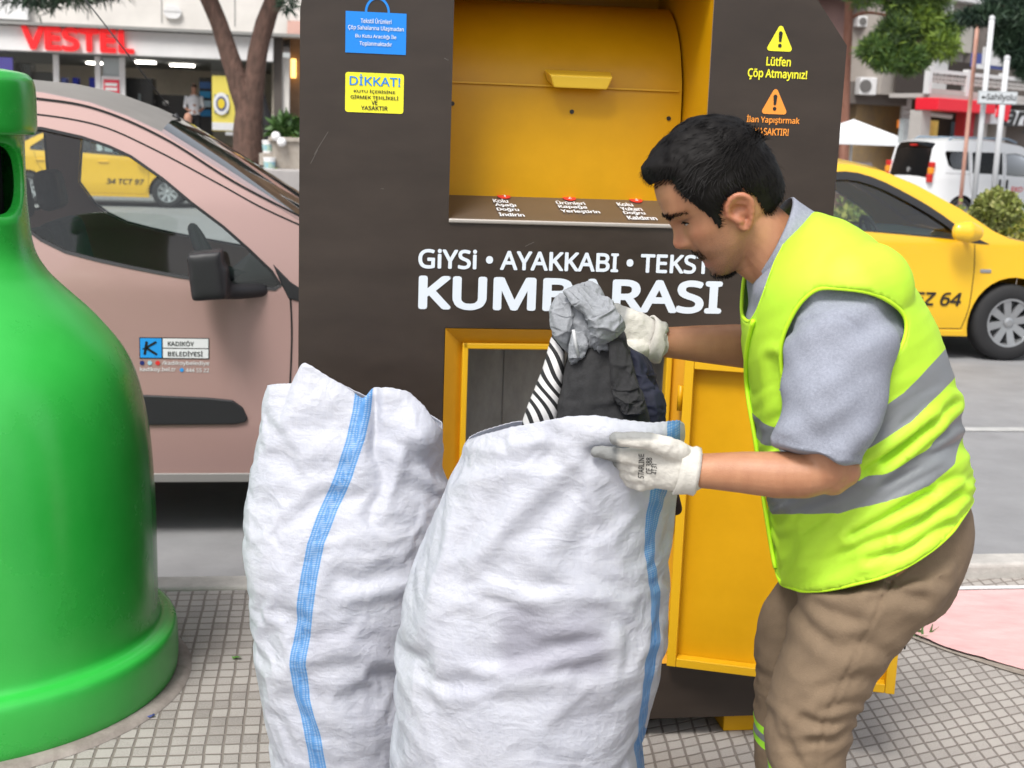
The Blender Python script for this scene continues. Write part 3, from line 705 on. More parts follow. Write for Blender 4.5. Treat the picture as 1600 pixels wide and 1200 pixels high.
    if roofmat: fin(roof, 'roof', roofmat[2])
    # floor and interior
    b = MB(); b.box(((x0 + x1) / 2, 0, .30), (x1 - x0 - .3, 2 * W - .34, .12)); b.build('floor_pan', M_under, root)
    for ax in arch:
        for sgn in (-1, 1):
            wheel(root, ax, sgn * (W - .105), r, .19, spokes, sgn, m_rim)
    return root, hw

def inset(poly, d):
    n = len(poly); a = sum(poly[i][0] * poly[(i + 1) % n][1] - poly[(i + 1) % n][0] * poly[i][1] for i in range(n)); s = 1 if a > 0 else -1
    out = []
    for i in range(n):
        p0 = np.array(poly[i - 1]); p1 = np.array(poly[i]); p2 = np.array(poly[(i + 1) % n])
        e1 = (p1 - p0) / np.linalg.norm(p1 - p0); e2 = (p2 - p1) / np.linalg.norm(p2 - p1)
        n1 = np.array([-e1[1], e1[0]]) * s; n2 = np.array([-e2[1], e2[0]]) * s; k = n1 + n2; k = k / max(.35, k @ k) * 1.0
        out.append(tuple(p1 + k * 2 * d * .5 * (1 if True else 0)))
    return out

def front_seats(root, x, W, zs=.42, back=.95, m=None, n=2):
    for sgn in (-1, 1):
        y = sgn * W * .44
        b = MB(); b.box((x, y, zs), (.50, .50, .18)); s = b.build('seat', m or M_seat, root, bev=.05, seg=3)
        b = MB(); b.box((x - .32, y, zs + .33), (.14, .48, .66), ry=R(-14)); b.build('seat_back', m or M_seat, s, bev=.05, seg=3)
        b = MB(); b.box((x - .43, y, zs + .78), (.10, .26, .18), ry=R(-10)); b.build('headrest', m or M_seat, s, bev=.04, seg=3)

def steering(root, x, y, z, r=.18):
    b = MB(); n = 32; M_ = Matrix.Rotation(R(65), 3, 'Y')
    pts = [Vector((x, y, z)) + M_ @ Vector((r * math.cos(2 * math.pi * k / n), r * math.sin(2 * math.pi * k / n), 0)) for k in range(n + 1)]
    b.tube(pts, .016, 8); b.tube([Vector((x, y, z)) + M_ @ Vector((-r, 0, 0)), Vector((x, y, z)) + M_ @ Vector((r, 0, 0))], .022, 8)
    b.tube([Vector((x, y, z)), Vector((x + .35, y, z - .12))], .03, 8); b.build('steering_wheel', M_dash, root, smooth=True)

# ---------------------------------------------------------------- rose brown van beside the kerb (u measured along the street)
M_rose = mat('rose_metallic_paint', (0.43, 0.275, 0.25), 0.38, metal=.2, coat=.6, var=.03, vscale=2)
M_vroof = mat('roof_grey_vinyl', (0.20, 0.185, 0.165), 0.5, var=.08, vscale=6)
VW = 0.83
VC = SF(0, 5.0 + VW, ROAD)
vprof = [(-3.02, .30), (-3.04, .62), (-3.02, .95), (-2.97, 1.25), (-2.88, 1.55), (-2.78, 1.655), (-2.5, 1.70), (-2.0, 1.72), (-1.5, 1.715), (-1.0, 1.685), (-.83, 1.655), (-.70, 1.612), (-.573, 1.557), (-.35, 1.425), (-.06, 1.245), (.14, 1.10), (.24, 1.045), (.40, 1.01), (.66, .95), (.82, .84), (.90, .66), (.92, .45), (.90, .30)]
vwin = [(-1.13, 1.30), (-1.10, 1.53), (-1.06, 1.562), (-1.0, 1.562), (-.857, 1.535), (-.76, 1.505), (-.679, 1.47), (-.56, 1.39), (-.453, 1.304), (-.34, 1.222), (-.245, 1.14), (-.16, 1.06), (-.125, 1.005), (-.15, .985), (-.30, .993), (-.456, 1.018), (-.58, 1.038), (-.686, 1.057), (-.80, 1.08), (-.913, 1.108), (-1.0, 1.150), (-1.06, 1.195)]
vwin2 = [(-2.30, 1.22), (-2.28, 1.50), (-2.22, 1.555), (-1.30, 1.565), (-1.26, 1.53), (-1.26, 1.20), (-1.32, 1.16), (-2.22, 1.16)]
VAN, vhw = car('van', 'rose brown small van with grey roof parked at the kerb behind the bell', 'van', VC, PSI, VW, vprof, (.34, -2.17), .30, 0.98, [vwin, vwin2], (12, 15), (2, 4), M_rose, tumble=.22, spokes=6, roofmat=(4, 12, M_vroof), base_z=.235, camber=.055)
front_seats(VAN, -.75, VW, zs=.50)
b = MB(); b.prism([(-.42, .55), (-.42, .90), (-.30, 1.0), (.0, 1.04), (.16, 1.06), (.16, .5)], -.74, .74); b.build('dashboard', M_dash, VAN, bev=.04, seg=3)
steering(VAN, -.42, -.36, 1.02)
def side_patch(parent, hw, pts, d, name, m, th=.004, bev=0):
    b = MB(); k = len(pts)
    vs = [(x, -(hw(x, z) + d), z) for x, z in pts] + [(x, -(hw(x, z) - .02), z) for x, z in pts]
    b.add(vs, [tuple(range(k))] + [(i, i + k, (i + 1) % k + k, (i + 1) % k) for i in range(k)])
    return b.build(name, m, parent, bev=bev, seg=3)
def seam(parent, hw, pts, name='door_seam', w=.0035, m=None, n=40, d=.0015):
    """dark gap of a door: a thin sunk strip that follows the body side"""
    p = smooth_path(pts, n); b = MB(); vs = []
    for i in range(n):
        t = p[min(i + 1, n - 1)] - p[max(i - 1, 0)]; t = t / np.linalg.norm(t); q = np.array([-t[1], t[0]]) * w
        for s in (-1, 1): x, z = p[i] + q * s; vs.append((x, -(hw(x, z) + d), z))
    b.add(vs, grid_faces(n, 2)); return b.build(name, m or M_under, parent, smooth=True)
seam(VAN, vhw, [(-.095, .985), (-.088, .80), (-.10, .55), (-.13, .38), (-.19, .29)])
seam(VAN, vhw, [(-.02, 1.215), (-.20, 1.292), (-.36, 1.375), (-.60, 1.495), (-.80, 1.575), (-1.03, 1.607), (-1.12, 1.59)], w=.003)
seam(VAN, vhw, [(-1.16, 1.56), (-1.17, 1.2), (-1.15, .9), (-1.15, .45), (-1.1, .30)])
seam(VAN, vhw, [(-.02, 1.245), (-.30, 1.382), (-.56, 1.535), (-.80, 1.632), (-1.03, 1.665), (-1.5, 1.69)], name='roof_gutter', w=.004, d=.004)
side_patch(VAN, vhw, [(-1.12, .46), (-1.12, .60), (-.40, .572), (-.31, .563), (-.272, .535), (-.252, .492), (-.262, .478), (-.30, .470)], .012, 'door_trim', M_dark, bev=.006)
M_sill = mat('sill_grey', (0.26, 0.25, 0.24), .5)
side_patch(VAN, vhw, [(-1.8, .236), (-1.8, .272), (.0, .272), (.0, .236)], .010, 'sill', M_sill, bev=.004)
side_patch(VAN, vhw, [(-.133, 1.02), (-.16, 1.085), (-.095, 1.02), (-.02, .97), (-.0, .93), (-.10, .955)], .006, 'mirror_base', M_dark, bev=.004)
# raised pressing under the window line
# door mirror
mbv = []
q_ = MB(); q_.box((-.388, -VW - .13, 1.055), (.125, .15, .175), ry=R(-6)); q_.box((-.358, -VW - .12, 1.03), (.09, .13, .12)); mv, mf = q_.v, q_.f
mv2, mf2 = rnd_tube([(-.36, -VW - .11, .992), (-.28, -VW - .05, .985), (-.20, -VW + .02, .985)], (.030, .032, .03), 12, 4)
me = union_remesh([(mv, mf), (mv2, mf2)], .007, 40); me.materials.append(M_dark); smoothshade(me); mir = link('door_mirror', me, VAN)
# municipality sticker
def vt(txt, x0, x1, z0, z1, m, bold=.01, par=None, name='lettering', d=.0045):
    xm = (x0 + x1) / 2; zm = (z0 + z1) / 2
    return text(name, txt, par or VAN, m, (xm, -(vhw(xm, zm) + d), zm), x1 - x0, z1 - z0, bold=bold)
def vr(x0, x1, z0, z1, m, name, d):
    return side_patch(VAN, vhw, [(x0, z0), (x1, z0), (x1, z1), (x0, z1)], d, name, m)
M_sb = mat('sticker_blue', (0.02, 0.30, 0.74), .4); M_sw = mat('sticker_white', (.72, .74, .74), .4)
vr(-.652, -.396, .720, .800, M_blk, 'sticker_frame', .002)
vr(-.649, -.571, .723, .797, M_sb, 'sticker_emblem', .003)
vr(-.566, -.399, .7615, .797, M_sw, 'sticker_panel', .003); vr(-.566, -.399, .723, .7575, M_sw, 'sticker_panel', .003)
vt('KADIKÖY', -.548, -.452, .769, .790, M_blk, .012); vt('BELEDİYESİ', -.548, -.420, .730, .752, M_blk, .012)
b = MB(); yv = -(vhw(-.61, .76) + .0042)
for (xa, za, xb_, zb_, w) in ((-.633, .735, -.625, .785, .0045), (-.632, .758, -.590, .784, .004), (-.626, .760, -.588, .735, .0045), (-.640, .757, -.618, .760, .002)):
    L = math.hypot(xb_ - xa, zb_ - za); b.box(((xa + xb_) / 2, yv, (za + zb_) / 2), (L, .0008, 2 * w), ry=-math.atan2(zb_ - za, xb_ - xa))
b.build('emblem_letter', M_blk, VAN)
vt('/kadikoybelediye', -.570, -.396, .692, .712, M_sw, .01, d=.002); vt('kadikoy.bel.tr', -.651, -.520, .667, .687, M_sw, .01, d=.002); vt('444 55 22', -.483, -.397, .669, .684, M_sw, .01, d=.002)
for x, z, m, r_ in ((-.643, .703, mat('badge_navy', (.02, .03, .16), .4), .0085), (-.615, .703, mat('badge_pale', (.35, .60, .68), .4), .0085), (-.586, .703, M_red, .0085), (-.498, .677, M_sb, .0075)):
    b = MB(); b.prism([(x + r_ * math.cos(k * .3927), z + r_ * math.sin(k * .3927)) for k in range(16)], -(vhw(x, z) + .0025), -(vhw(x, z) + .001)); b.build('sticker_badge', m, VAN)
# aerial, wiper
b = MB(); b.tube([(-.57, -VW * .10, 1.60), (-.59, -VW * .10, 1.63)], .012, 8); b.tube([(-.585, -VW * .10, 1.625), (-.98, -VW * .10, 2.13)], .0032, 6); b.build('aerial', M_dark, VAN, smooth=True)
b = MB(); b.tube([(.12, -.55, 1.135), (-.20, -.30, 1.375)], .008, 6); b.build('wiper', M_dark, VAN, smooth=True)
for sgn in (-1, 1):
    b = MB(); b.add([(.80, sgn * .40, .74), (.84, sgn * .40, .62), (.72, sgn * .62, .66), (.62, sgn * .66, .84), (.70, sgn * .55, .84)], [(0, 1, 2, 3, 4)]); b.build('headlight', mat('lamp_glass', (.6, .6, .62), .1), VAN)

# ---------------------------------------------------------------- taxis
M_taxi = mat('taxi_yellow_paint', (0.80, 0.47, 0.012), 0.28, coat=.7, var=.02, vscale=2)
tprof = [(-2.05, .28), (-2.10, .50), (-2.08, .80), (-2.0, .98), (-1.55, 1.04), (-1.35, 1.10), (-.98, 1.30), (-.62, 1.43), (-.30, 1.475), (.05, 1.47), (.30, 1.425), (.57, 1.325), (.90, 1.165), (1.17, 1.005), (1.30, .95), (1.60, .90), (1.90, .82), (2.10, .70), (2.20, .52), (2.18, .25)]
M_dasht = mat('taxi_dashboard', (.15, .18, .20), .5)
def taxi(name, label, X, plate, mirrored=False):
    """X: world position of the middle between the front wheel's contact and the car's centre line"""
    w1 = [(-.18, .995), (-.18, 1.385), (-.05, 1.405), (.10, 1.395), (.27, 1.345), (.45, 1.265), (.63, 1.175), (.79, 1.08), (.90, 1.0), (.905, .955), (.86, .935), (.40, .965)]
    w2 = [(-1.12, 1.02), (-1.12, 1.08), (-.86, 1.26), (-.62, 1.345), (-.28, 1.385), (-.28, .998), (-.6, 1.0)]
    t, hw = car(name, label, 'taxi', X, PSI, .845, tprof, (1.38, -1.19), .30, .90, [w1, w2], (10, 13), (5, 7), M_taxi, tumble=.32, spokes=8, group='yellow taxis in the street', base_z=.19, glass=M_glasst)
    front_seats(t, -.02, .845, zs=.40)
    front_seats(t, -.85, .845, zs=.42)
    b = MB(); b.prism([(.42, .5), (.42, .80), (.55, .93), (.90, .955), (1.1, .95), (1.1, .5)], -.70, .70); b.build('dashboard', M_dasht, t, bev=.04, seg=3)
    steering(t, .40, -.36, .90)
    seam(t, hw, [(1.02, .90), (1.035, .70), (1.02, .42), (.98, .25)]); seam(t, hw, [(-.23, 1.0), (-.235, .70), (-.23, .45), (-.22, .25)])
    seam(t, hw, [(-.22, .252), (.3, .25), (.98, .25)], w=.003); seam(t, hw, [(-1.05, 1.0), (-.98, .75), (-.80, .52), (-.75, .25)])
    b = MB(); n = 12
    vs = []
    for i in range(n):     # weather shield over the window
        x, z = smooth_path(w1[1:9], n)[i]; vs += [(x, -(hw(x, z) + .028), z - .05), (x, -(hw(x, z) + .012), z + .012)]
    b.add(vs, grid_faces(n, 2)); b.build('wind_deflector', M_dark, t, smooth=True)
    for x in (.20, -.93):
        b = MB(); b.box((x, -(hw(x, .84) + .012), .84), (.20, .022, .030)); b.build('door_handle', M_taxi, t, bev=.01, seg=3)
    v1 = rnd_tube([(.80, -.985, 1.005), (.88, -.99, 1.005), (.96, -.97, .995)], (.05, .062, .045), 16, 4, rb=(.07, .085, .06)); v2 = rnd_tube([(.94, -.93, .96), (.93, -.80, .945)], (.022, .028), 10, 3)
    me = union_remesh([v1, v2], .012, 4); me.materials.append(M_taxi); smoothshade(me); link('door_mirror', me, t)
    side_patch(t, hw, [(.915, .93), (.92, 1.0), (1.0, .965), (1.14, .905), (1.02, .91)], .004, 'mirror_triangle', M_dark)
    text('lettering', plate, t, M_blk, (.60, -(hw(.60, .475) + .007), .48), .70, .105, bold=.02, slant=.18)
    b = MB(); b.box((1.13, -(hw(1.13, .70) + .002), .70), (.09, .012, .028)); b.build('side_repeater', M_alloy, t, bev=.005)
    side_patch(t, hw, [(-.8, .19), (-.8, .235), (1.0, .235), (1.0, .19)], .006, 'sill', M_taxi, bev=.004)
    b = MB(); b.box((0.0, 0, 1.555), (.16, .42, .13)); b.build('roof_sign', mat('taxi_sign', (.75, .55, .05), .4), t, bev=.03, seg=3)
    for sgn in (-1, 1):
        b = MB(); b.add([(2.02, sgn * .44, .80), (2.10, sgn * .42, .66), (1.95, sgn * .68, .68), (1.72, sgn * .76, .80)], [(0, 1, 2, 3)]); b.build('headlight', M_alloy, t)
    return t
# near taxi: front wheel contact at street u = 5.33, side at v = 9.4
taxi('taxi', 'yellow taxi passing behind the worker on the near lane, front wheel in view', SF(5.33 - 1.38, 9.4 + .845, ROAD), '34 TEZ 64')
taxi('taxi', 'yellow taxi in the far lane seen through the van window', SF(-2.81 - 1.38, 26 + .845, ROAD), '34 TCT 97')

# ---------------------------------------------------------------- white people carrier, seen from behind its right side
M_vwhite = mat('white_car_paint', (0.74, 0.75, 0.76), 0.3, coat=.5)
dprof = [(-2.10, .32), (-2.14, .60), (-2.13, .88), (-2.08, 1.00), (-1.98, 1.62), (-1.90, 1.74), (-1.7, 1.80), (-1.0, 1.84), (-.3, 1.83), (.25, 1.76), (.45, 1.68), (.75, 1.48), (1.10, 1.20), (1.25, 1.13), (1.6, 1.07), (1.95, .95), (2.10, .75), (2.12, .35)]
dw1 = [(-.15, 1.12), (-.15, 1.58), (.10, 1.60), (.30, 1.56), (.60, 1.38), (.82, 1.18), (.80, 1.08)]
dw2 = [(-1.05, 1.15), (-1.05, 1.58), (-.98, 1.60), (-.25, 1.60), (-.25, 1.13)]
dw3 = [(-1.68, 1.30), (-1.75, 1.55), (-1.72, 1.60), (-1.15, 1.60), (-1.15, 1.20), (-1.55, 1.22)]
M_lamp = mat('tail_lamp_red', (0.55, 0.02, 0.015), 0.2, coat=.5); M_amber = mat('tail_lamp_amber', (0.85, 0.30, 0.02), 0.2, coat=.5)
DOB, dhw = car('people_carrier', 'white people carrier with roof rails seen from behind beyond the hedge', 'van', (10.5, 30.0, ROAD), R(20), .87, dprof, (1.28, -1.27), .31, 1.0, [dw1, dw2, dw3], (14, 17), (3, 5), M_vwhite, tumble=.16, spokes=6, glass=M_glassd, base_z=.25)
front_seats(DOB, -.1, .87, zs=.55)
for s in (-1, 1):
    b = MB(); b.tube([(-1.55, s * .60, 1.83), (-1.45, s * .60, 1.895), (.0, s * .60, 1.905), (.25, s * .60, 1.83)], .024, 8); b.build('roof_rail', mat('rail_blue_grey', (.20, .26, .32), .4), DOB, smooth=True)
    for z0, z1, m in ((.92, 1.10, M_lamp), (1.10, 1.24, M_amber), (1.24, 1.36, M_lamp)):
        b = MB(); b.box((-2.09 + (z0 - .9) * .12, s * .765, (z0 + z1) / 2), (.10, .13, z1 - z0 - .004)); b.build('tail_lamp', m, DOB, bev=.02, seg=3)
b = MB(); b.box((-2.0, 0, 1.715), (.05, .20, .035)); b.build('brake_lamp', M_lamp, DOB)
b = MB(); b.box((-2.145, 0, .52), (.10, 1.55, .16)); b.build('bumper', M_vwhite, DOB, bev=.04, seg=3)
# rear glass: dark, on the tailgate
b = MB(); b.add([(-2.088, -.66, 1.06), (-2.088, .66, 1.06), (-1.995, .60, 1.64), (-1.995, -.60, 1.64)], [(0, 1, 2, 3)]); b.build('tailgate_window', mat('rear_glass_dark', (.008, .009, .010), .06), DOB)
b = MB(); b.prism([(.055 * math.cos(k * .3927), .055 * math.sin(k * .3927) + 1.18) for k in range(16)], -2.092, -2.078, axis='x'); b.build('emblem', M_alloy, DOB)
for x in (-.31, -.12):
    b = MB(); b.box((x, -(dhw(x, .93) + .012), .93), (.045, .03, .20)); b.build('door_handle', M_dark, DOB, bev=.01)
seam(DOB, dhw, [(-1.10, 1.62), (-1.12, 1.1), (-1.02, .7), (-.8, .30)]); seam(DOB, dhw, [(-.20, 1.62), (-.20, 1.1), (-.18, .7), (-.2, .30)]); seam(DOB, dhw, [(-1.75, 1.13), (-1.4, 1.125), (-1.1, 1.12)])
text('lettering', 'EKO TAKSİ', DOB, M_red, (.42, -(dhw(.42, .84) + .006), .84), .80, .14, bold=.02)
# ================================================================ far side of the street
def leaves(name, clumps, n, size, elong, mats, parent=None, seed=1, loc=None, shell=.55, droop=0.0, wid=.5):
    """many small leaf faces through the clumps' volume; clumps: (centre, radii, weight)"""
    rg = np.random.default_rng(seed); w = np.array([c[2] if len(c) > 2 else 1 for c in clumps], float); w /= w.sum()
    V = []; F = []; MI = []
    for ci, cl in enumerate(clumps):
        k = int(n * w[ci]); c = np.array(cl[0], float); r = np.array(cl[1], float) * np.ones(3)
        d = rg.normal(size=(k, 3)); d /= np.linalg.norm(d, axis=1)[:, None]
        q = shell + (1 - shell) * rg.random(k); q = np.where(rg.random(k) < .3, rg.random(k) ** .5, q)
        lump = 1 + .30 * np.array([noise.noise(Vector(tuple(x * 2.3 + ci * 3.1))) for x in d])
        p = c + d * r * (q * lump)[:, None]
        a = rg.normal(size=(k, 3)) + d * .8; a[:, 2] += .25 - droop; a /= np.linalg.norm(a, axis=1)[:, None]
        b = np.cross(a, rg.normal(size=(k, 3))); b /= np.linalg.norm(b, axis=1)[:, None]
        s = size * (.6 + .8 * rg.random(k))[:, None]
        tone = rg.integers(0, len(mats))
        for i in range(k):
            A = a[i] * s[i] * elong; B = b[i] * s[i] * wid; k0 = len(V)
            V += [p[i] - B * .5, p[i] + A * .5 - B, p[i] + A, p[i] + A * .5 + B, p[i] + B * .5]; F.append((k0, k0 + 1, k0 + 2, k0 + 3, k0 + 4))
            MI.append(tone if rg.random() < .6 else int(rg.integers(0, len(mats))))
    me = mesh_of(name, V, F, mats, MI, False)
    return link(name, me, parent, loc)
M_bark = mat('pine_bark', (0.055, 0.034, 0.026), 0.95, vscale=9, color2=(0.15, 0.085, 0.065), bump=1.0, bscale=14, stretch=(1, 1, .35), bdist=.05)
M_barkr = mat('red_pine_bark', (0.20, 0.085, 0.055), 0.95, vscale=9, color2=(0.30, 0.15, 0.11), bump=.8, bscale=14, stretch=(1, 1, .3), bdist=.03)
M_need = [mat('needles_a', (0.045, 0.085, 0.022), .6), mat('needles_b', (0.028, 0.060, 0.020), .6), mat('needles_c', (0.075, 0.125, 0.025), .6)]
M_needd = [mat('dark_needles_a', (0.022, 0.050, 0.028), .6), mat('dark_needles_b', (0.014, 0.034, 0.022), .6), mat('dark_needles_c', (0.035, 0.070, 0.035), .6)]
M_needl = [mat('light_needles_a', (0.13, 0.23, 0.03), .6), mat('light_needles_b', (0.060, 0.125, 0.022), .6), mat('light_needles_c', (0.21, 0.31, 0.04), .6)]
M_leafs = [mat('shrub_leaf_a', (0.16, 0.19, 0.025), .5), mat('shrub_leaf_b', (0.09, 0.14, 0.022), .5), mat('shrub_leaf_c', (0.26, 0.25, 0.04), .5)]
M_leafp = [mat('plant_leaf_a', (0.06, 0.13, 0.03), .5), mat('plant_leaf_b', (0.035, 0.085, 0.02), .5)]

# ---- white shop building, left
FQ = SF(0, 37, 0); FA = PSI
def fp_(x, y, Q=None, A=None):
    s, z = on_plane(x, y, FQ if Q is None else Q, FA if A is None else A); return s, z
def frect(x0, y0, x1, y1, Q=None, A=None):
    a = fp_(x0, (y0), Q, A); b = fp_(x1, y1, Q, A); return min(a[0], b[0]), max(a[0], b[0]), min(a[1], b[1]), max(a[1], b[1])
SHOP = thing('shop_building', FQ, 'white shop building with red lettered fascia across the street', 'building', FA)
M_shopw = mat('shop_white_cladding', (0.80, 0.80, 0.80), .6, var=.06, vscale=1.2); M_cream = mat('cream_render', (0.74, 0.71, 0.67), .8, var=.10, vscale=.8)
M_soff = mat('soffit_grey', (.22, .24, .23), .7); M_inn = mat('shop_inside', (.66, .60, .50), .8, var=.15, vscale=1.0); M_gla = glass_mat('shop_glass', (.80, .84, .83), .9)
M_bl = mat('appliance_black', (.012, .012, .013), .25); M_sred = mat('sign_red', (.80, .015, .02), .4, emit=(.8, .02, .02), estr=.25)
def fbox(b, x0, x1, z0, z1, y0, y1, mi=0): b.box(((x0 + x1) / 2, (y0 + y1) / 2, (z0 + z1) / 2), (x1 - x0, y1 - y0, z1 - z0), mi=mi)
ZF = .55
sx0, sx1 = -26.0, fp_(428, 90)[0]
zt = fp_(215, 46)[1]; zs = fp_(215, 89)[1]; zso = fp_(300, 104)[1]
b = MB(); fbox(b, sx0, sx1 + 1.1, zt, 13, 0, 8); b.build('upper_wall', M_cream, SHOP)
b = MB(); 
for k in range(14): x = sx0 + 1 + k * 1.9; fbox(b, x, x + .03, zt + .2, 9, -.012, -.002)
b.build('cladding_joint', mat('joint_grey', (.34, .33, .32), .8), SHOP)
b = MB(); fbox(b, sx0, sx1, zs, zt - .08, -.55, 0); b.build('fascia', M_shopw, SHOP, bev=.02)
b = MB(); fbox(b, sx0, sx1 + .9, zt - .06, zt + .02, -.75, 0); b.build('canopy_edge', mat('canopy_grey', (.30, .30, .29), .7), SHOP)
b = MB(); fbox(b, sx0, sx1, zs - .02, zs + .02, -.5, 7.0); b.build('soffit', M_soff, SHOP)
lx0, _, lz0, lz1 = frect(41, 83, 215, 45); _, lx1, _, _ = frect(41, 83, 215, 45)
a = fp_(41, 42); c2_ = fp_(215, 87); 
lzb = fp_(60, 80)[1]; lzt = fp_(60, 43)[1]
text('lettering', 'VESTEL', SHOP, M_sred, ((a[0] + c2_[0]) / 2, -.62, (lzb + lzt) / 2), c2_[0] - a[0], lzt - lzb, bold=.032, ext=.10)
x0_, x1_, z0_, z1_ = frect(256, 8, 284, 30)
b = MB(); b.prism(rrect(x0_, x1_, z0_, z1_, .18), -.10, -.01); b.build('wall_ornament', M_shopw, SHOP, bev=.03)
x0_, x1_, z0_, z1_ = frect(-40, -30, 47, 33)
b = MB(); fbox(b, x0_, x1_, z0_, z1_ + 1, -.25, -.02); sg = b.build('sign_board', M_shopw, SHOP, bev=.02)
# shop interior
b = MB(); fbox(b, sx0, sx1, ZF - .03, ZF + .02, 0.3, 7.1); b.build('shop_floor', M_plaza, SHOP)
b = MB(); fbox(b, sx0, sx1, ZF, zs, 7.0, 7.2); b.build('back_wall', M_inn, SHOP)
b = MB(); fbox(b, sx1 - .05, sx1 + .15, ZF, zs, 0.0, 7.0); b.build('side_wall', M_inn, SHOP)
for px in (88, 153, 191):
    s_, _ = fp_(px, 110); b = MB(); fbox(b, s_ - .07, s_ + .07, ZF, zs - .03, -.06, .06); b.build('door_post', M_shopw, SHOP)
s0_, s1_ = fp_(160, 110)[0], fp_(191, 110)[0]
b = MB(); fbox(b, s0_, s1_, ZF, zs - .05, .02, .05); b.build('white_panel', mat('frosted_panel', (.5, .55, .56), .5), SHOP)
for px in (-60, 330):
    pass
b = MB(); b.add([(fp_(-90, 100)[0], .0, ZF), (fp_(88, 100)[0], .0, ZF), (fp_(88, 100)[0], .0, zs), (fp_(-90, 100)[0], .0, zs)], [(0, 1, 2, 3)]); b.build('shop_window', M_gla, SHOP)
b = MB(); b.add([(fp_(330, 100)[0], .0, ZF), (sx1, .0, ZF), (sx1, .0, zs), (fp_(330, 100)[0], .0, zs)], [(0, 1, 2, 3)]); b.build('shop_window', M_gla, SHOP)
for k, (px0, px1) in enumerate(((200, 232), (250, 290), (100, 140))):
    s0_, s1_ = fp_(px0, 110)[0], fp_(px1, 110)[0]
    b = MB(); fbox(b, s0_, s1_, zs - .09, zs - .04, 1.5 + k, 1.7 + k); b.build('ceiling_lamp', mat('ceiling_lamp', (.8, .8, .8), .5, emit=(1, .93, .85), estr=9.0), SHOP)
def item(name, label, cat, px0, py0, px1, py1, depth, dd, m, bev=.02, group=None, z0=None, Q=None, A=None):
    """a thing standing in or before the shop: its front outline is given where it is seen, on a plane `depth` behind the facade"""
    Q = FQ if Q is None else Q; A = FA if A is None else A
    n = np.array([-math.sin(A), math.cos(A), 0]); x0, x1, za, zb_ = frect(px0, py0, px1, py1, Q + n * depth, A)
    if z0 is not None: za = z0
    e = np.array([math.cos(A), math.sin(A), 0]); c = Q + e * (x0 + x1) / 2 + n * depth
    t = thing(name, (c[0], c[1], za), label, cat, A, group); b = MB(); b.box((0, dd / 2, (zb_ - za) / 2), (x1 - x0, dd, zb_ - za)); b.build('body', m, t, bev=bev)
    return t, x1 - x0, zb_ - za
def disp(t, w, h, m, x0=.06, z0=.06, x1=.94, z1=.94, y=-.012, nm='screen'):
    b = MB(); fbox(b, -w / 2 + w * x0, -w / 2 + w * x1, h * z0, h * z1, y - .02, y); return b.build(nm, m, t)
M_scr = mat('screen_purple', (.12, .05, .30), .2, vscale=1.3, color2=(.02, .25, .55), emit=(.10, .05, .35), estr=.5)
M_ply = mat('counter_dark', (.02, .018, .018), .4)
t, w, h = item('television', 'television with a purple and blue picture in the left shop window', 'television', -30, 86, 24, 124, .5, .15, M_bl); disp(t, w, h, M_scr)
t, w, h = item('refrigerator', 'tall black refrigerator behind the glass left of the first white post', 'refrigerator', 24, 98, 51, 200, .9, .7, M_bl, z0=ZF); disp(t, w, h, M_ply, .48, .02, .52, .98, nm='door_gap')
item('cooker', 'low dark cooker beside the tall black refrigerator in the shop', 'cooker', 52, 112, 84, 200, 1.2, .6, M_ply, z0=ZF)
t, w, h = item('poster_stand', 'red poster in a white frame beside the shop entrance', 'poster', 158, 118, 190, 152, -.08, .05, M_shopw); disp(t, w, h, mat('poster_red', (.75, .04, .08), .5), .12, .08, .9, .82, nm='red_sheet')
for i in range(2):
    b = MB(); fbox(b, -w * .3, w * .3, h * (.52 - .22 * i), h * (.66 - .22 * i), -.045, -.034); b.build('pale_band', M_shopw, t)
for k, (a_, c_, lb) in enumerate(((95, 104, 'pale blue box on the shelf just right of the first white shop post'), (113, 122, 'small bright blue box in the middle between the white shop posts'), (139, 151, 'wide bright blue box just left of the second white shop post'))):
    item('carton', lb, 'box', a_, 121, c_, 140, 1.6, .4, mat('carton_blue', (.03, .05, .62) if k else (.2, .25, .7), .5), group='blue cartons in the shop')
item('display_shelf', 'dark display shelf across the back of the shop behind the blue boxes', 'shelf', 92, 141, 152, 200, 1.5, .6, M_ply, z0=ZF)
t, w, h = item('refrigerator', 'black double refrigerator just inside the open shop front', 'refrigerator', 196, 121, 240, 210, 1.4, .8, M_bl, z0=ZF); disp(t, w, h, mat('fridge_trim', (.2, .24, .25), .3), .46, .05, .56, .8, nm='handle_strip')
item('counter', 'long black shop counter in front of the standing man in white', 'counter', 238, 147, 312, 230, 2.4, .7, M_ply, z0=ZF)
t, w, h = item('shelf_unit', 'tall shop shelf with blue boxes left of the yellow banner', 'shelf', 311, 121, 331, 200, 1.6, .5, M_ply, z0=ZF)
for k in range(4):
    b = MB(); fbox(b, -w * .44, w * .44, h * (.52 + .115 * k), h * (.60 + .115 * k), -.10, -.01); b.build('shelf_box', mat('shelf_box', ((.02, .22, .5), (.45, .6, .7), (.03, .3, .6), (.05, .15, .4))[k], .5), t)
item('white_bowl', 'white bowl shape on the black shop counter', 'bowl', 253, 157, 263, 165, 2.3, .2, M_shopw, bev=.08)
t, w, h = item('banner', 'yellow banner with a round crest standing by the tree', 'banner', 331, 118, 372, 206, -.3, .06, mat('banner_yellow', (.78, .66, .12), .6))
disp(t, w, h, mat('banner_navy', (.04, .10, .28), .6), .10, .33, .62, .66, nm='crest_field'); disp(t, w, h, M_shopw, .0, .02, 1.0, .16, nm='foot_band')
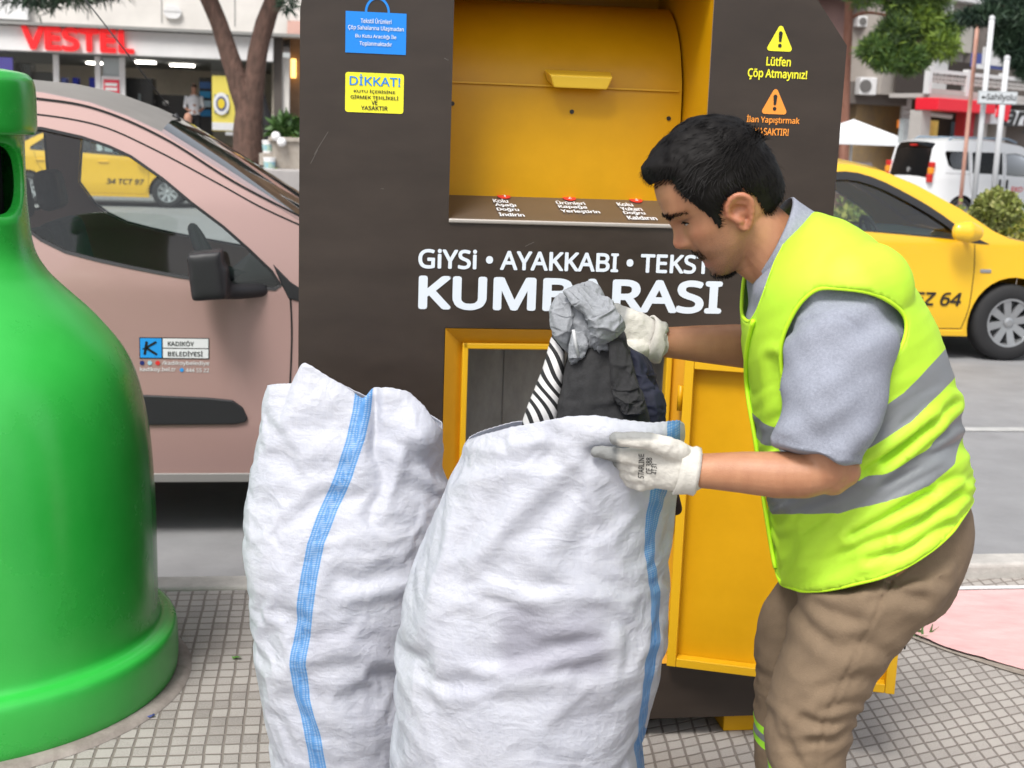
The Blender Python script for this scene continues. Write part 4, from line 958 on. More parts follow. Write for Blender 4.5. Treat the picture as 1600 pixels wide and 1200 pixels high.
for r_, m_, yy in ((.155, M_shopw, -.05), (.10, mat('crest_navy', (.03, .06, .22), .6), -.058), (.07, mat('crest_yellow', (.8, .6, .03), .6), -.066)):
    b = MB(); b.prism([(-w * .14 + r_ * 1.35 * math.cos(k * .2618), h * .50 + r_ * 1.9 * math.sin(k * .2618)) for k in range(24)], yy, yy + .006); b.build('crest_ring', m_, t)
x0_, x1_, z0_, z1_ = frect(372, 130, 425, 215)
b = MB(); fbox(b, fp_(428, 100)[0], fp_(441, 100)[0], ZF, zt, -.2, .6); b.build('end_column', mat('dark_column', (.10, .085, .075), .7), SHOP)
b = MB(); fbox(b, fp_(441, 100)[0], fp_(452, 100)[0], ZF, fp_(440, 90)[1], -.1, .5); b.build('pale_column', M_cream, SHOP)
b = MB(); fbox(b, fp_(452, 100)[0], fp_(452, 100)[0] + 14, ZF, 9, .9, 5); b.build('neighbour_wall', mat('warm_dark_wall', (.13, .075, .05), .7, vscale=.9, color2=(.30, .20, .12)), SHOP)
b = MB(); b.add([(fp_(449, 60)[0], -.6, fp_(449, 55)[1]), (fp_(449, 60)[0] + 3, -.6, fp_(449, 95)[1] + .2), (fp_(449, 60)[0] + 3, .8, fp_(449, 55)[1] + .9), (fp_(449, 60)[0], .8, fp_(449, 55)[1] + .9)], [(0, 1, 2, 3)]); b.build('awning', mat('awning_salmon', (.40, .24, .20), .7), SHOP)
b = MB(); z_ = fp_(460, 105)[1]; fbox(b, fp_(454, 100)[0], fp_(462, 100)[0], z_ - .25, z_ + .25, .6, .88); b.build('wall_lamp', mat('lamp_warm', (.8, .5, .15), .4, emit=(1, .55, .15), estr=2.0), SHOP)
for k in range(4):
    for j in range(2):
        x_ = fp_(452, 100)[0] + 1.2 + 3.2 * k; z_ = 1.6 + 3.4 * j; b = MB(); fbox(b, x_, x_ + 1.7, z_, z_ + 1.9, .84, .89); wn_ = b.build('window', M_shopw, SHOP)
        b = MB(); fbox(b, x_ + .1, x_ + 1.6, z_ + .1, z_ + 1.8, .81, .835); b.build('pane', M_bl, wn_)
# low wall at the edge of the raised pavement
b = MB(); p0 = SF(-12.5, 31.8, 0); w1_ = thing('low_wall', SF(-8.6, 33.0, ZF), 'low grey brown wall below the yellow banner', 'wall', PSI)
b.box((0, 0, .22), (5.2, .25, .44)); b.build('wall_body', mat('low_wall_grey', (.17, .15, .14), .8, var=.15, vscale=3), w1_, bev=.02)
b = MB(); b.box((0, 0, .455), (5.3, .32, .05)); b.build('coping', mat('coping_grey', (.26, .25, .24), .8), w1_, bev=.01)
t, w, h = item('white_box', 'small white box on the ground before the low wall', 'box', 352, 206, 366, 212, -3.2, .3, M_shopw)

# ---- people by the shop (far, small)
M_skinf = mat('skin_far', (.42, .22, .15), .6); M_shirtw = mat('white_shirt', (.75, .76, .80), .8); M_darkt = mat('dark_trousers_far', (.02, .02, .025), .8); M_hairf = mat('dark_hair_far', (.02, .016, .014), .7)
def small_person(label, X, rz, pose, hair=True):
    t = thing('person', X, label, 'person', rz, 'people by the shop')
    up = pose == 'stand'; zh = 0.0 if up else -.42
    parts = []
    hip = np.array([0, 0, .90 + zh]); 
    parts.append(rnd_tube([(0, 0, .90 + zh), (0, .01, 1.10 + zh), (.0, .0, 1.36 + zh), (0, 0, 1.43 + zh)], (.15, .15, .185, .10), 16, 4, rb=(.11, .11, .12, .08), ref=(1, 0, 0)))
    parts.append(rnd_tube([(0, -.01, 1.43 + zh), (0, -.02, 1.52 + zh)], (.058, .055), 12, 3))
    parts.append(rnd_tube([(0, -.03, 1.56 + zh), (0, -.035, 1.63 + zh), (0, -.03, 1.69 + zh)], (.065, .078, .065), 14, 5, rb=(.08, .098, .08), ref=(1, 0, 0)))
    for s in (-1, 1):
        if up:
            parts.append(rnd_tube([(s * .09, 0, .90), (s * .10, -.01, .50), (s * .10, .01, .08)], (.09, .062, .048), 12, 3)); parts.append(rnd_tube([(s * .10, .02, .05), (s * .11, -.14, .04)], (.045, .04), 10, 3))
            parts.append(rnd_tube([(s * .20, 0, 1.38), (s * .25, -.03, 1.12), (s * .16, -.20, 1.02)], (.055, .045, .035), 10, 3)); parts.append(rnd_tube([(s * .16, -.20, 1.02), (s * .10, -.27, 1.03)], (.034, .03), 8, 3))
        else:
            parts.append(rnd_tube([(s * .10, 0, .48), (s * .12, -.42, .50), (s * .12, -.44, .08)], (.09, .07, .05), 12, 3)); parts.append(rnd_tube([(s * .12, -.43, .05), (s * .12, -.58, .04)], (.045, .04), 10, 3))
            parts.append(rnd_tube([(s * .20, 0, .96), (s * .25, -.06, .72), (s * .14, -.28, .66)], (.055, .045, .035), 10, 3)); parts.append(rnd_tube([(s * .14, -.28, .66), (s * .08, -.34, .66)], (.034, .03), 8, 3))
    me = union_remesh(parts, .018, 3); v = get_v(me)
    mats_ = [M_skinf, M_shirtw, M_darkt]
    for m in mats_: me.materials.append(m)
    zc = np.array([np.mean([v[i][2] for i in p.vertices]) for p in me.polygons]); yc = np.array([np.mean([v[i][1] for i in p.vertices]) for p in me.polygons]); xc = np.array([np.mean([v[i][0] for i in p.vertices]) for p in me.polygons])
    mi = np.where(zc > 1.44 + zh, 0, np.where((zc > .93 + zh) & ((np.abs(xc) < .30)), 1, 2)); mi = np.where((yc < -.10) & (zc > .6) & (zc < 1.2 + zh) & (zc > (.95 if up else .58)), 0, mi)
    me.polygons.foreach_set('material_index', mi.astype(np.int32)); smoothshade(me); link('body', me, t)
    if hair:
        b = MB(); hv = [(.085 * math.sin(a) * math.cos(f), -.02 + .105 * math.sin(a) * math.sin(f), 1.65 + zh + .10 * math.cos(a)) for a in np.linspace(.02, 1.5, 8) for f in np.linspace(0, 2 * math.pi, 20, endpoint=False)]
        b.add([q for q in hv], grid_faces(8, 20, True)); b.build('hair', M_hairf, t, smooth=True)
    return t
X = P(303, 150, 36.5); small_person('man in a white shirt standing inside the shop front', (X[0], X[1], X[2] - 1.42), R(20), 'stand')
X = P(296, 184, 31.0); small_person('bald man in a white shirt sitting outside the shop', (X[0], X[1], X[2] - 1.22), R(-60), 'sit', hair=False)
X2 = X; st = thing('stool', (X[0], X[1] + .05, X[2] - 1.22), 'dark stool under the bald man outside the shop', 'stool', R(-60)); b = MB(); b.box((0, .02, .33), (.34, .34, .05)); b.build('seat', M_ply, st, bev=.01)
for sx in (-1, 1):
    for sy in (-1, 1): b = MB(); b.tube([(sx * .13, sy * .13, 0), (sx * .12, sy * .12, .31)], .018, 8); b.build('leg', M_ply, st)

# ---- forked pine on the far pavement
def tree(name, label, base, limbs, crown, mats, bark, n, size, elong, seed, group=None, droop=0.0):
    t = thing(name, base, label, 'tree', 0, group); b = MB()
    for pts, rad in limbs:
        q = smooth_path([(*np.array(p) - np.array(base), r) for p, r in zip(pts, rad)], 16)
        rr = [x[3] * (1 + .10 * noise.noise(Vector((i * .8, x[2], seed)))) for i, x in enumerate(q)]
        b.tube([x[:3] for x in q], rr, 14)
    b.build('trunk', bark, t, smooth=True)
    leaves('crown', [(np.array(c) - np.array(base), r, w) for c, r, w in crown], n, size, elong, mats, t, seed, droop=droop, wid=.16)
    return t
YT = 31.0
def T(x, y, d=0): return P(x, y, YT + d)
base = T(388, 258); base[2] = .53
fork = T(386, 168)
limbs = [([base, T(388, 225), T(387, 190), fork, T(372, 128), T(358, 85), T(340, 30), T(322, -12), T(300, -90)], (.42, .335, .32, .28, .25, .21, .20, .19, .15)),
         ([T(389, 215), T(393, 170), T(398, 120), T(404, 75), T(418, 25), T(432, -10), T(450, -80), T(452, -150)], (.26, .27, .235, .22, .21, .20, .17, .12))]
cr = [(T(x, y, d), r, w) for x, y, d, r, w in ((300, -100, 0, 1.2, 1), (240, -120, .6, 1.3, 1), (180, -95, -.3, 1.2, 1), (110, -75, .2, 1.15, 1), (40, -60, .3, 1.1, 1), (60, -14, -1.2, (.55, .4, .32), .35), (110, -16, -1.2, (.5, .4, .28), .25), (150, -22, -1, (.5, .3, .3), .2), (450, -130, 0, 1.3, 1), (400, -150, .4, 1.3, 1), (520, -110, .3, 1.3, 1), (450, 4, -1.5, (.18, .2, .18), .06), (-60, -90, 0, 1.4, 1), (350, -170, -.5, 1.3, 1))]
tree('pine_tree', 'forked brown pine trunk in front of the white shop', base, limbs, cr, M_needd, M_bark, 26000, .10, 2.6, 11)
# leaning dark strut behind the trunk (folded parasol)
t = thing('folded_parasol', P(428, 232, 33), 'folded black parasol leaning by the forked tree trunk', 'parasol'); o0 = P(428, 232, 33)
b = MB(); pp = smooth_path([(*(P(408, 130, 33.4) - o0), .02), (*(P(413, 165, 33.3) - o0), .09), (*(P(420, 200, 33.2) - o0), .15), (*(P(426, 228, 33) - o0), .16)], 10); b.tube([q[:3] for q in pp], [q[3] for q in pp], 12); b.build('canopy', M_ply, t, smooth=True)
b = MB(); b.tube([P(426, 228, 33) - o0, P(429, 252, 33) - o0], .03, 8); b.build('pole', M_ply, t)
# stone planter with shrubs, globes, paint buckets
PX = P(458, 282, 30.4); M_stone = mat('planter_stone', (.30, .26, .22), .9, vscale=6, color2=(.42, .38, .33), bump=.5, bscale=30)
t = thing('planter', (PX[0], PX[1], .53), 'square stone planter with plants at the end of the far pavement', 'planter', PSI)
def frus(b, w0, w1, z0, z1): b.add([(-w0, -w0, z0), (w0, -w0, z0), (w0, w0, z0), (-w0, w0, z0), (-w1, -w1, z1), (w1, -w1, z1), (w1, w1, z1), (-w1, w1, z1)], [(0, 3, 2, 1), (4, 5, 6, 7), (0, 1, 5, 4), (1, 2, 6, 5), (2, 3, 7, 6), (3, 0, 4, 7)])
b = MB(); frus(b, .40, .48, 0, .62); b.build('box', M_stone, t, bev=.02); b = MB(); b.box((0, 0, .67), (1.08, 1.08, .10)); b.build('rim', M_stone, t, bev=.02)
for k, (px, py, rr, sz, lb) in enumerate(((446, 203, (.24, .24, .28), .095, 'taller green plant in the stone planter'), (462, 222, (.22, .22, .18), .07, 'low yellowish plant in the stone planter'))):
    c = P(px, py, 30.4); pt_ = thing('plant', (c[0], c[1], 1.25), lb, 'plant', 0, 'plants in the planter')
    leaves('foliage', [((0, 0, c[2] - 1.25), rr, 1)], 420 if k == 0 else 300, sz, 3.0 if k == 0 else 1.6, M_leafp if k == 0 else M_leafs, pt_, 40 + k, shell=.3)
    b = MB(); b.tube([(0, 0, 0), (0, 0, max(.1, c[2] - 1.25))], .02, 6); b.build('stem', M_bark, pt_)
for k, (px, py) in enumerate(((431, 213), (440, 222))):
    c = P(px, py, 29.8); b = MB(); b.lathe([(.105 * math.sin(a), c[2] * 0 + .105 * (1 - math.cos(a))) for a in np.linspace(.02, 3.12, 14)], 20)
    o = b.build('globe_lamp', M_shopw, None, True, loc=(c[0], c[1], c[2] - .105)); tag(o, ('upper white globe beside the stone planter', 'lower white globe against the stone planter')[k], 'globe', 'white globes by the planter')
for k, (px, py, lb) in enumerate(((419, 239, 'upper white paint bucket with blue label by the tree foot'), (421, 266, 'lower white paint bucket with blue label by the tree foot'))):
    c = P(px, py, 30.2 - .4 * k); zb_ = max(.55, c[2]) if k == 0 else c[2]
    t = thing('bucket', (c[0], c[1], zb_), lb, 'bucket', 0, 'paint buckets by the tree'); b = MB(); b.lathe([(.001, 0), (.115, 0), (.135, .26), (.142, .26), (.142, .285), (.001, .29)], 24); b.build('pail', M_shopw, t, smooth=False)
    b = MB(); b.lathe([(.121, .05), (.136, .19)], 24); b.build('label_band', mat('bucket_label', (.12, .36, .62), .5, vscale=9, color2=(.5, .62, .35)), t)
    if k == 0:
        b = MB(); b.box((0, 0, -.14), (.34, .34, .27)); b.build('plinth', M_stone, t)
c = P(432, 276, 29.9); t = thing('small_plant', (c[0], c[1], c[2] - .06), 'small bright green plant at the planter foot', 'plant'); leaves('foliage', [((0, 0, .08), (.2, .2, .1), 1)], 160, .07, 1.8, M_needl, t, 9, shell=.2)

# ---- apartment buildings, right
AQ = P(1320, 150, 50.0); AQ[2] = 0; AA = PSI
BLA = thing('apartment_building', AQ, 'grey brown apartment building with air conditioners behind the red trunked pine', 'building', AA)
def ar(x0, y0, x1, y1): return frect(x0, y0, x1, y1, AQ, AA)
M_conc = mat('grey_brown_render', (.125, .108, .098), .9, var=.22, vscale=.9); M_pinkw = mat('pinkish_render', (.24, .15, .135), .9, var=.15, vscale=.8); M_frame = mat('white_frame', (.62, .62, .62), .5)
M_win = mat('window_dark', (.02, .022, .025), .08); M_deepgrey = mat('deep_grey_wall', (.12, .115, .11), .9)  # dark window panes; plain deep grey for the fan grilles
x0, x1, z0, z1 = ar(1200, 122, 1406, 166)
b = MB(); fbox(b, x0 - 6, x1 + 9, 0, 22, 1.2, 12); b.build('wall', M_conc, BLA)
b = MB(); fbox(b, x0 - 2, x1, z0, z1, -.6, 1.2); b.build('balcony_slab', M_conc, BLA, bev=.03)
b = MB(); fbox(b, x0 - 2, x1 - .1, z1, z1 + 2.9, .2, 1.19); b.build('bay_wall', M_pinkw, BLA)
b = MB(); fbox(b, x0 - 2, x1, z1 + 2.9, z1 + 4.3, -.6, 1.2); b.build('balcony_slab', M_conc, BLA, bev=.03)
b = MB(); fbox(b, x0 - 2, x1 - .1, z1 + 4.3, z1 + 9, .2, 1.19); b.build('bay_wall', M_pinkw, BLA)
x0, x1, z0, z1 = ar(1350, 88, 1402, 121)
wf = MB(); fbox(wf, x0, x1, z0, z1, .08, .19); wfo = wf.build('window', M_frame, BLA)
for k in range(3):
    b = MB(); w_ = (x1 - x0) / 3; fbox(b, x0 + w_ * k + .07, x0 + w_ * (k + 1) - .05, z0 + .1, z1 - .08, .06, .075); b.build('pane', M_win, wfo)
for (q0, q1, q2, q3) in ((1326, 122, 1350, 150), (1334, 26, 1354, 44)):
    x0, x1, z0, z1 = ar(q0, q1, q2, q3); dd = -1.1 if q1 > 100 else -.45
    b = MB(); fbox(b, x0, x1, z0, z1, dd, dd + .45); a_ = b.build('air_conditioner', M_frame, BLA, bev=.03)
    b = MB(); r_ = (z1 - z0) * .36; b.prism([(x0 + (x1 - x0) * .33 + r_ * math.cos(k * .3142), (z0 + z1) / 2 + r_ * math.sin(k * .3142)) for k in range(20)], dd - .03, dd - .005); b.build('fan_grille', M_deepgrey, a_)
x0, x1, z0, z1 = ar(1396, 181, 1442, 232)
b = MB(); fbox(b, x0, x1, 0, z1, 1.0, 1.19); sh = b.build('shop_front', mat('shop_front_warm', (.45, .26, .06), .6, vscale=1.2, color2=(.12, .10, .09), emit=(.9, .45, .08), estr=.15), BLA)
b = MB(); fbox(b, x0 + .5, x1 - .35, 0, z1 - .75, .9, .99); b.build('shop_pane', mat('shop_pane', (.12, .16, .17), .1), sh)
b = MB(); fbox(b, x0 + .2, x1 - .2, z1 - .42, z1 - .12, .9, .99); b.build('lit_sign', mat('lit_sign', (.7, .2, .03), .5, emit=(.9, .25, .03), estr=.4), sh)
b = MB(); x0, x1, z0, z1 = ar(1406, 120, 1412, 232); fbox(b, x0, x1 - .05, 2.2, z1, -.45, -.3); b.tube([(x0, -.4, 2.9), (x0 + 2.0, -.4, 2.75)], .09, 8); b.build('drain_pipe', M_frame, BLA)

BA = R(38); BQ2 = P(1447, 150, 48.0); BQ2[2] = 0
BLB = thing('apartment_building', BQ2, 'apartment building with ornate balcony above a red shop fascia', 'building', BA)
def br(x0, y0, x1, y1):
    a = on_plane(x0, y0, BQ2, BA); c = on_plane(x1, y1, BQ2, BA); return min(a[0], c[0]), max(a[0], c[0]), min(a[1], c[1]), max(a[1], c[1])
zr = on_plane(1455, 108, BQ2, BA)[1]; zb0 = on_plane(1450, 148, BQ2, BA)[1]; zf0 = on_plane(1447, 172, BQ2, BA)[1]
sE = on_plane(1600, 160, BQ2, BA)[0] + 6; sF = on_plane(1536, 165, BQ2, BA)[0]; s525 = on_plane(1520, 100, BQ2, BA)[0]
M_bal = mat('balcony_pale', (.42, .40, .38), .8, var=.08, vscale=2); M_fred = mat('fascia_red', (.72, .012, .03), .45)
b = MB(); fbox(b, -.5, sE, zb0, 24, 1.6, 12); b.build('wall', mat('cream_wall', (.34, .31, .28), .9, var=.12, vscale=.7), BLB)
b = MB(); fbox(b, -.5, sE, 0, zb0, 2.6, 3.0); b.build('shop_back', mat('shop_back', (.16, .13, .11), .8, vscale=.8, color2=(.36, .24, .10)), BLB)
b = MB(); fbox(b, .02, sE, zb0 - .10, zb0 + .05, -.15, 1.6); b.build('balcony_floor', M_bal, BLB)
b = MB(); fbox(b, .0, sE, zr - .13, zr, -.12, .06); b.build('rail', M_frame, BLB); b = MB(); fbox(b, .0, sE, zb0 + .06, zb0 + .22, -.10, .02); b.build('parapet', M_bal, BLB)
cells = int(sE / .42); b = MB(); hz = zr - .14 - (zb0 + .46)
for k in range(cells):
    for j in range(2):
        x = .1 + k * .42; z = zb0 + .46 + hz * j / 2
        b.box((x, -.04, z + hz / 4), (.08, .08, hz / 2)); b.box((x + .21, -.04, z + .02), (.34, .08, .10))
        b.box((x + .21, -.04, z + hz / 4), (.05, .06, hz / 2 * .8), ry=R(35)); b.box((x + .21, -.035, z + hz / 4), (.05, .06, hz / 2 * .8), ry=R(-35))
b.build('lattice_panel', M_bal, BLB)
for s_ in np.arange(.0, sE, 2.3):
    b = MB(); fbox(b, s_ - .09, s_ + .09, zb0 + .03, zr + .10, -.14, .08); b.build('rail_post', M_frame, BLB)
b = MB(); fbox(b, -.05, sF, zf0, zb0 - .11, -.55, 0.4); b.build('red_fascia', M_fred, BLB, bev=.03)
b = MB(); fbox(b, sF + .05, sE, zf0 - .35, zb0 - .35, -.35, .4); sw = b.build('white_fascia', mat('fascia_white', (.62, .64, .66), .5), BLB, bev=.02)
b = MB(); fbox(b, .05, sE, zb0 + .10, zr + .5, 1.35, 1.45); b.build('painted_shade_panel', mat('painted_recess_shade', (.05, .04, .035), .9), BLB)  # dark panel behind the lattice: the balcony's inner shade put into its colour
s0_, z0_ = on_plane(1567, 190, BQ2, BA); s1_, z1_ = on_plane(1600, 166, BQ2, BA)
text('lettering', 'arçelik', BLB, M_blk, (s0_ + 1.6, -.37, (zf0 - .35 + zb0 - .35) / 2 - .05), 4.3, 1.05, bold=.03, slant=.35)
sa, za = on_plane(1553, 172, BQ2, BA); b = MB(); b.box((sa, -.40, za), (.75, .08, .68), ry=R(12)); b.build('emblem', M_fred, BLB)
# dark balcony opening, pipe, banner, windows
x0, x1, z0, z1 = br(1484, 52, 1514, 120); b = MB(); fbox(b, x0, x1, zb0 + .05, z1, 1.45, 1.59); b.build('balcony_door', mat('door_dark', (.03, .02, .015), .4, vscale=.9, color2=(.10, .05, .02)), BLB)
x0, x1, z0, z1 = br(1514, 0, 1524, 120); b = MB(); fbox(b, x0, x1, zb0 + .05, 16, 1.2, 1.59); b.build('pale_pillar', M_frame, BLB)
x0, x1, z0, z1 = br(1526, 82, 1574, 122); b = MB(); fbox(b, x0, x1 + .3, z0 + .3, z1, .15, .22); bn = b.build('blue_banner', mat('banner_blue', (.05, .07, .25), .6), BLB)
b = MB(); fbox(b, x0 + (x1 - x0) * .28, x1 + .1, z0 + .42, z0 + 1.05, .12, .148); b.build('banner_panel', M_frame, bn)
for i, w_ in enumerate((.5, 1.9)):
    b = MB(); fbox(b, x0 + .3, x0 + .3 + w_, z1 - .55 - .5 * i, z1 - .38 - .5 * i, .13, .148); b.build('banner_line', M_frame, bn)
x0, x1, z0, z1 = br(1527, 20, 1575, 82); b = MB(); fbox(b, x0, x1, z0, z1, 1.45, 1.59); b.build('pale_blind', mat('blind_cream', (.50, .47, .42), .8), BLB)
x0, x1, z0, z1 = br(1484, -60, 1640, 14); b = MB(); fbox(b, x0, x1, z0, z0 + .30, 1.1, 1.59); b.build('window_sill', M_frame, BLB)
b = MB(); fbox(b, x0, x1, z0 + .3, z0 + 3, 1.40, 1.59); wf = b.build('window', M_frame, BLB)
for k in range(5):
    b = MB(); w_ = (x1 - x0) / 5; fbox(b, x0 + w_ * k + .12, x0 + w_ * (k + 1) - .12, z0 + .42, z0 + 2.8, 1.36, 1.395); b.build('pane', mat('pane_pale', (.42, .42, .38), .2) if k % 2 else M_win, wf)
for (q0, q1, m_) in ((1460, 1476, (.30, .33, .34)), (1478, 1506, (.50, .33, .10)), (1509, 1514, (.60, .42, .12)), (1541, 1562, (.05, .07, .09)), (1570, 1596, (.06, .10, .18))):
    x0, _ = on_plane(q0, 190, BQ2, BA); x1, _ = on_plane(q1, 190, BQ2, BA); b = MB(); fbox(b, x0, x1, .0, zf0 - .3, 1.3, 1.5)
    b.build('shop_display', mat('shop_display', m_, .4, var=.5, vscale=1.8, emit=m_, estr=.25), BLB)
x0, _ = on_plane(1515, 190, BQ2, BA); x1, _ = on_plane(1530, 190, BQ2, BA); b = MB(); fbox(b, x0, x1, 0, zf0, .2, .6); b.build('red_pillar', mat('pillar_red', (.40, .02, .03), .5), BLB)
for q0 in (1443, 1534, 1564):
    x0, _ = on_plane(q0, 190, BQ2, BA); b = MB(); fbox(b, x0, x0 + .55, 0, zf0, .1, .6); b.build('shop_pillar', M_bal, BLB)

# ---- trees right
YR = 40.0
def T2(x, y, d=0): return P(x, y, YR + d)
base = T2(1317, 330, 0); base = np.array([base[0], base[1], .0])
tree('pine_tree', 'red trunked pine with bright bushy crown right of the brown bank', base, [([base, T2(1318, 250), T2(1322, 120), T2(1327, 0), T2(1330, -120)], (.17, .15, .13, .125, .10)), ([T2(1326, 30), T2(1350, 20), T2(1385, 24), T2(1430, 40)], (.06, .05, .04, .03)), ([T2(1328, -30), T2(1380, -10), T2(1450, 10)], (.06, .05, .03))],
     [(T2(x, y, d - 2), np.array(r) * 1.12, w) for x, y, d, r, w in ((1368, 78, 0, (.42, .4, .34), .8), (1402, 50, .1, (.50, .45, .42), 1), (1420, 92, 0, (.48, .4, .36), 1), (1440, 30, .3, (.55, .5, .40), 1), (1470, 70, 0, (.42, .4, .36), .8), (1385, 100, -.1, (.32, .35, .18), .4), (1450, 0, .3, (.6, .5, .4), .9), (1405, 0, .4, (.5, .5, .4), .8), (1488, 40, .2, (.28, .3, .26), .4), (1430, -60, .2, (.9, .8, .6), 1), (1352, -8, .5, (.5, .5, .3), .3), (1330, -140, 0, (1.5, 1.2, .9), 1), (1290, -110, .6, (1.2, 1, .8), .8))], M_needl[1:] + M_need[:1] + M_need[2:], M_barkr, 34000, .075, 2.8, 22)
YR = 27.0
base = T2(1640, 360); base = np.array([base[0] + .6, base[1], ROAD])
tree('cedar_tree', 'dark conifer boughs hanging in at the top right corner', base, [([base, base + (0, 0, 4), base + (0.1, 0, 9)], (.25, .2, .1)), ([base + (0, 0, 3.6), T2(1600, 10), T2(1540, 22)], (.09, .06, .02)), ([base + (0, 0, 3.2), T2(1610, 50), T2(1590, 70)], (.07, .05, .02))],
     [(T2(x, y, d), r, w) for x, y, d, r, w in ((1600, 30, 0, (.55, .5, .36), 1), (1570, 62, 0, (.22, .25, .28), .4), (1545, 26, 0, (.50, .4, .10), .5), (1520, 26, 0, (.30, .3, .06), .2), (1590, 80, 0, (.24, .25, .3), .5), (1630, 40, .2, (.8, .6, .8), 1.2), (1580, 5, .2, (.6, .5, .4), .9), (1650, -60, .2, (1.4, 1.0, .8), 1), (1602, 104, 0, (.12, .2, .2), .2))], M_needd, M_bark, 26000, .065, 2.8, 23, droop=.3)

# ---- poles and street sign
M_polew = mat('pole_white', (.52, .53, .54), .5); M_poleo = mat('pole_orange', (.55, .22, .15), .6, vscale=2, color2=(.70, .45, .36))
def pole(name, label, px, py, ptop, Y, r, m):
    a = P(px, py, Y); zt_ = P(px, ptop, Y)[2] + .0; b = MB(); b.tube([(0, 0, 0), (0, 0, zt_ - ROAD)], r, 12); t = thing(name, (a[0], a[1], ROAD), label, 'pole', 0, 'poles by the shops'); b.build('shaft', m, t, smooth=True)
    b = MB(); b.lathe([(r * 2.2, 0), (r * 2.2, .03), (r * 1.2, .05)], 14); b.build('foot_plate', m, t); b = MB(); b.lathe([(r, 0), (r * 1.15, .01), (r * .9, .06), (.001, .08)], 14); b.build('finial', m, t, loc=(0, 0, zt_ - ROAD)); return t
pole('pole', 'tall white pole carrying the street name sign', 1533, 200, 30, 24.5, .05, M_polew)
pole('pole', 'shorter white pole right of the street name sign', 1561, 215, 92, 25.5, .055, M_polew)
pole('pole', 'thin orange pole before the red shop fascia', 1511, 210, 40, 28, .042, M_poleo)
c = P(1558.5, 153, 24.3); t = thing('street_sign', c, 'pale street name sign with an arrow reading Sahilyolu', 'street sign', R(-3))
b = MB(); b.box((0, 0, 0), (.70, .03, .235)); b.build('frame', mat('sign_grey', (.35, .37, .38), .5), t, bev=.01)
b = MB(); b.box((0, -.012, 0), (.665, .03, .195)); b.build('plate', mat('sign_pale', (.52, .55, .57), .5), t)
text('lettering', 'Sahilyolu', t, M_blk, (.06, -.03, 0), .52, .15, bold=.02)
b = MB(); b.add([(-.30, -.03, 0), (-.25, -.03, .035), (-.25, -.03, .012), (-.20, -.03, .012), (-.20, -.03, -.012), (-.25, -.03, -.012), (-.25, -.03, -.035)], [tuple(range(7))]); b.build('arrow', M_blk, t)
# ---- white parasol and stall
c = P(1346, 262, 24.0); t = thing('market_parasol', (c[0], c[1], ROAD), 'white square parasol over a stall beyond the taxi', 'parasol', PSI)
zt_ = P(1325, 186, 24)[2] - ROAD; ze = P(1386, 213, 24)[2] - ROAD; zv = P(1386, 228, 24)[2] - ROAD; hw_ = .60; xo = -.22
b = MB(); b.add([(xo - hw_, -hw_, ze), (xo + hw_, -hw_, ze), (xo + hw_, hw_, ze), (xo - hw_, hw_, ze), (xo, 0, zt_), (xo - hw_, -hw_, zv), (xo + hw_, -hw_, zv), (xo + hw_, hw_, zv), (xo - hw_, hw_, zv)],
    [(0, 1, 4), (1, 2, 4), (2, 3, 4), (3, 0, 4), (0, 5, 6, 1), (1, 6, 7, 2), (2, 7, 8, 3), (3, 8, 5, 0)]); o = b.build('canopy', mat('canvas_white', (.70, .71, .72), .8), t); o.modifiers.new('s', 'SOLIDIFY').thickness = .01
b = MB(); b.tube([(xo, 0, 0), (xo, 0, zt_)], .025, 8); b.build('pole', M_polew, t)
t2 = thing('stall', (c[0], c[1], ROAD), 'brown market stall with a clear plastic cover under the white parasol', 'stall', PSI)
b = MB(); b.box((-.25, .2, .5), (1.0, .6, 1.0)); b.build('counter', mat('stall_brown', (.16, .08, .05), .8, var=.3, vscale=4), t2, bev=.02)
b = MB(); b.add([(-.62, -.3, 1.35), (.05, -.3, 1.35), (.28, -.45, .8), (-.62, -.45, .8)], [(0, 1, 2, 3)]); b.build('plastic_cover', mat('clear_plastic', (.30, .24, .22), .2, var=.3, vscale=5), t2)
# ---- median with hedge and clipped bush
b = MB(); b.box(SF(9, 15.2, ROAD + .06), (20, 1.9, .14), PSI); tag(b.build('median_kerb', M_curb, bev=.03), kind='structure')
for k, uu in enumerate((5.4, 7.0, 8.6, 10.2)):
    p = SF(uu, 15.2, ROAD + .13); t = thing('hedge', p, ('clipped hedge block behind the taxi cabin close to the brown bank', 'clipped hedge block seen past the taxi windscreen', 'yellow green hedge block under the round bush beside the taxi bonnet', 'clipped hedge block at the right end of the median row')[k], 'hedge', PSI, 'hedge blocks on the median')
    leaves('foliage', [((dx, dy, .42), (.52, .55, .40), 1) for dx in (-.5, .0, .5) for dy in (-.2, .2)], 3600, .05, 1.3, M_leafs, t, 60 + k, shell=.75)
    b = MB()
    for dx in (-.6, -.2, .2, .6): b.tube([(dx, 0, 0), (dx + .05, .02, .5)], .02, 6)
    b.build('stem', M_bark, t)
p = P(1558, 330, 14.6); t = thing('round_bush', (p[0], p[1], ROAD + .13), 'round clipped bush rising above the hedge at the right edge', 'bush')
leaves('foliage', [((0, 0, p[2] - ROAD - .13 + .02), (.245, .25, .20), 1)], 2600, .034, 1.4, M_leafs[:1] + [mat('bush_leaf', (.20, .23, .06), .5), mat('bush_leaf_pale', (.30, .30, .10), .5)], t, 77, shell=.8)
b = MB(); b.tube([(0, 0, 0), (0, 0, p[2] - ROAD)], .03, 8); b.build('stem', M_bark, t)
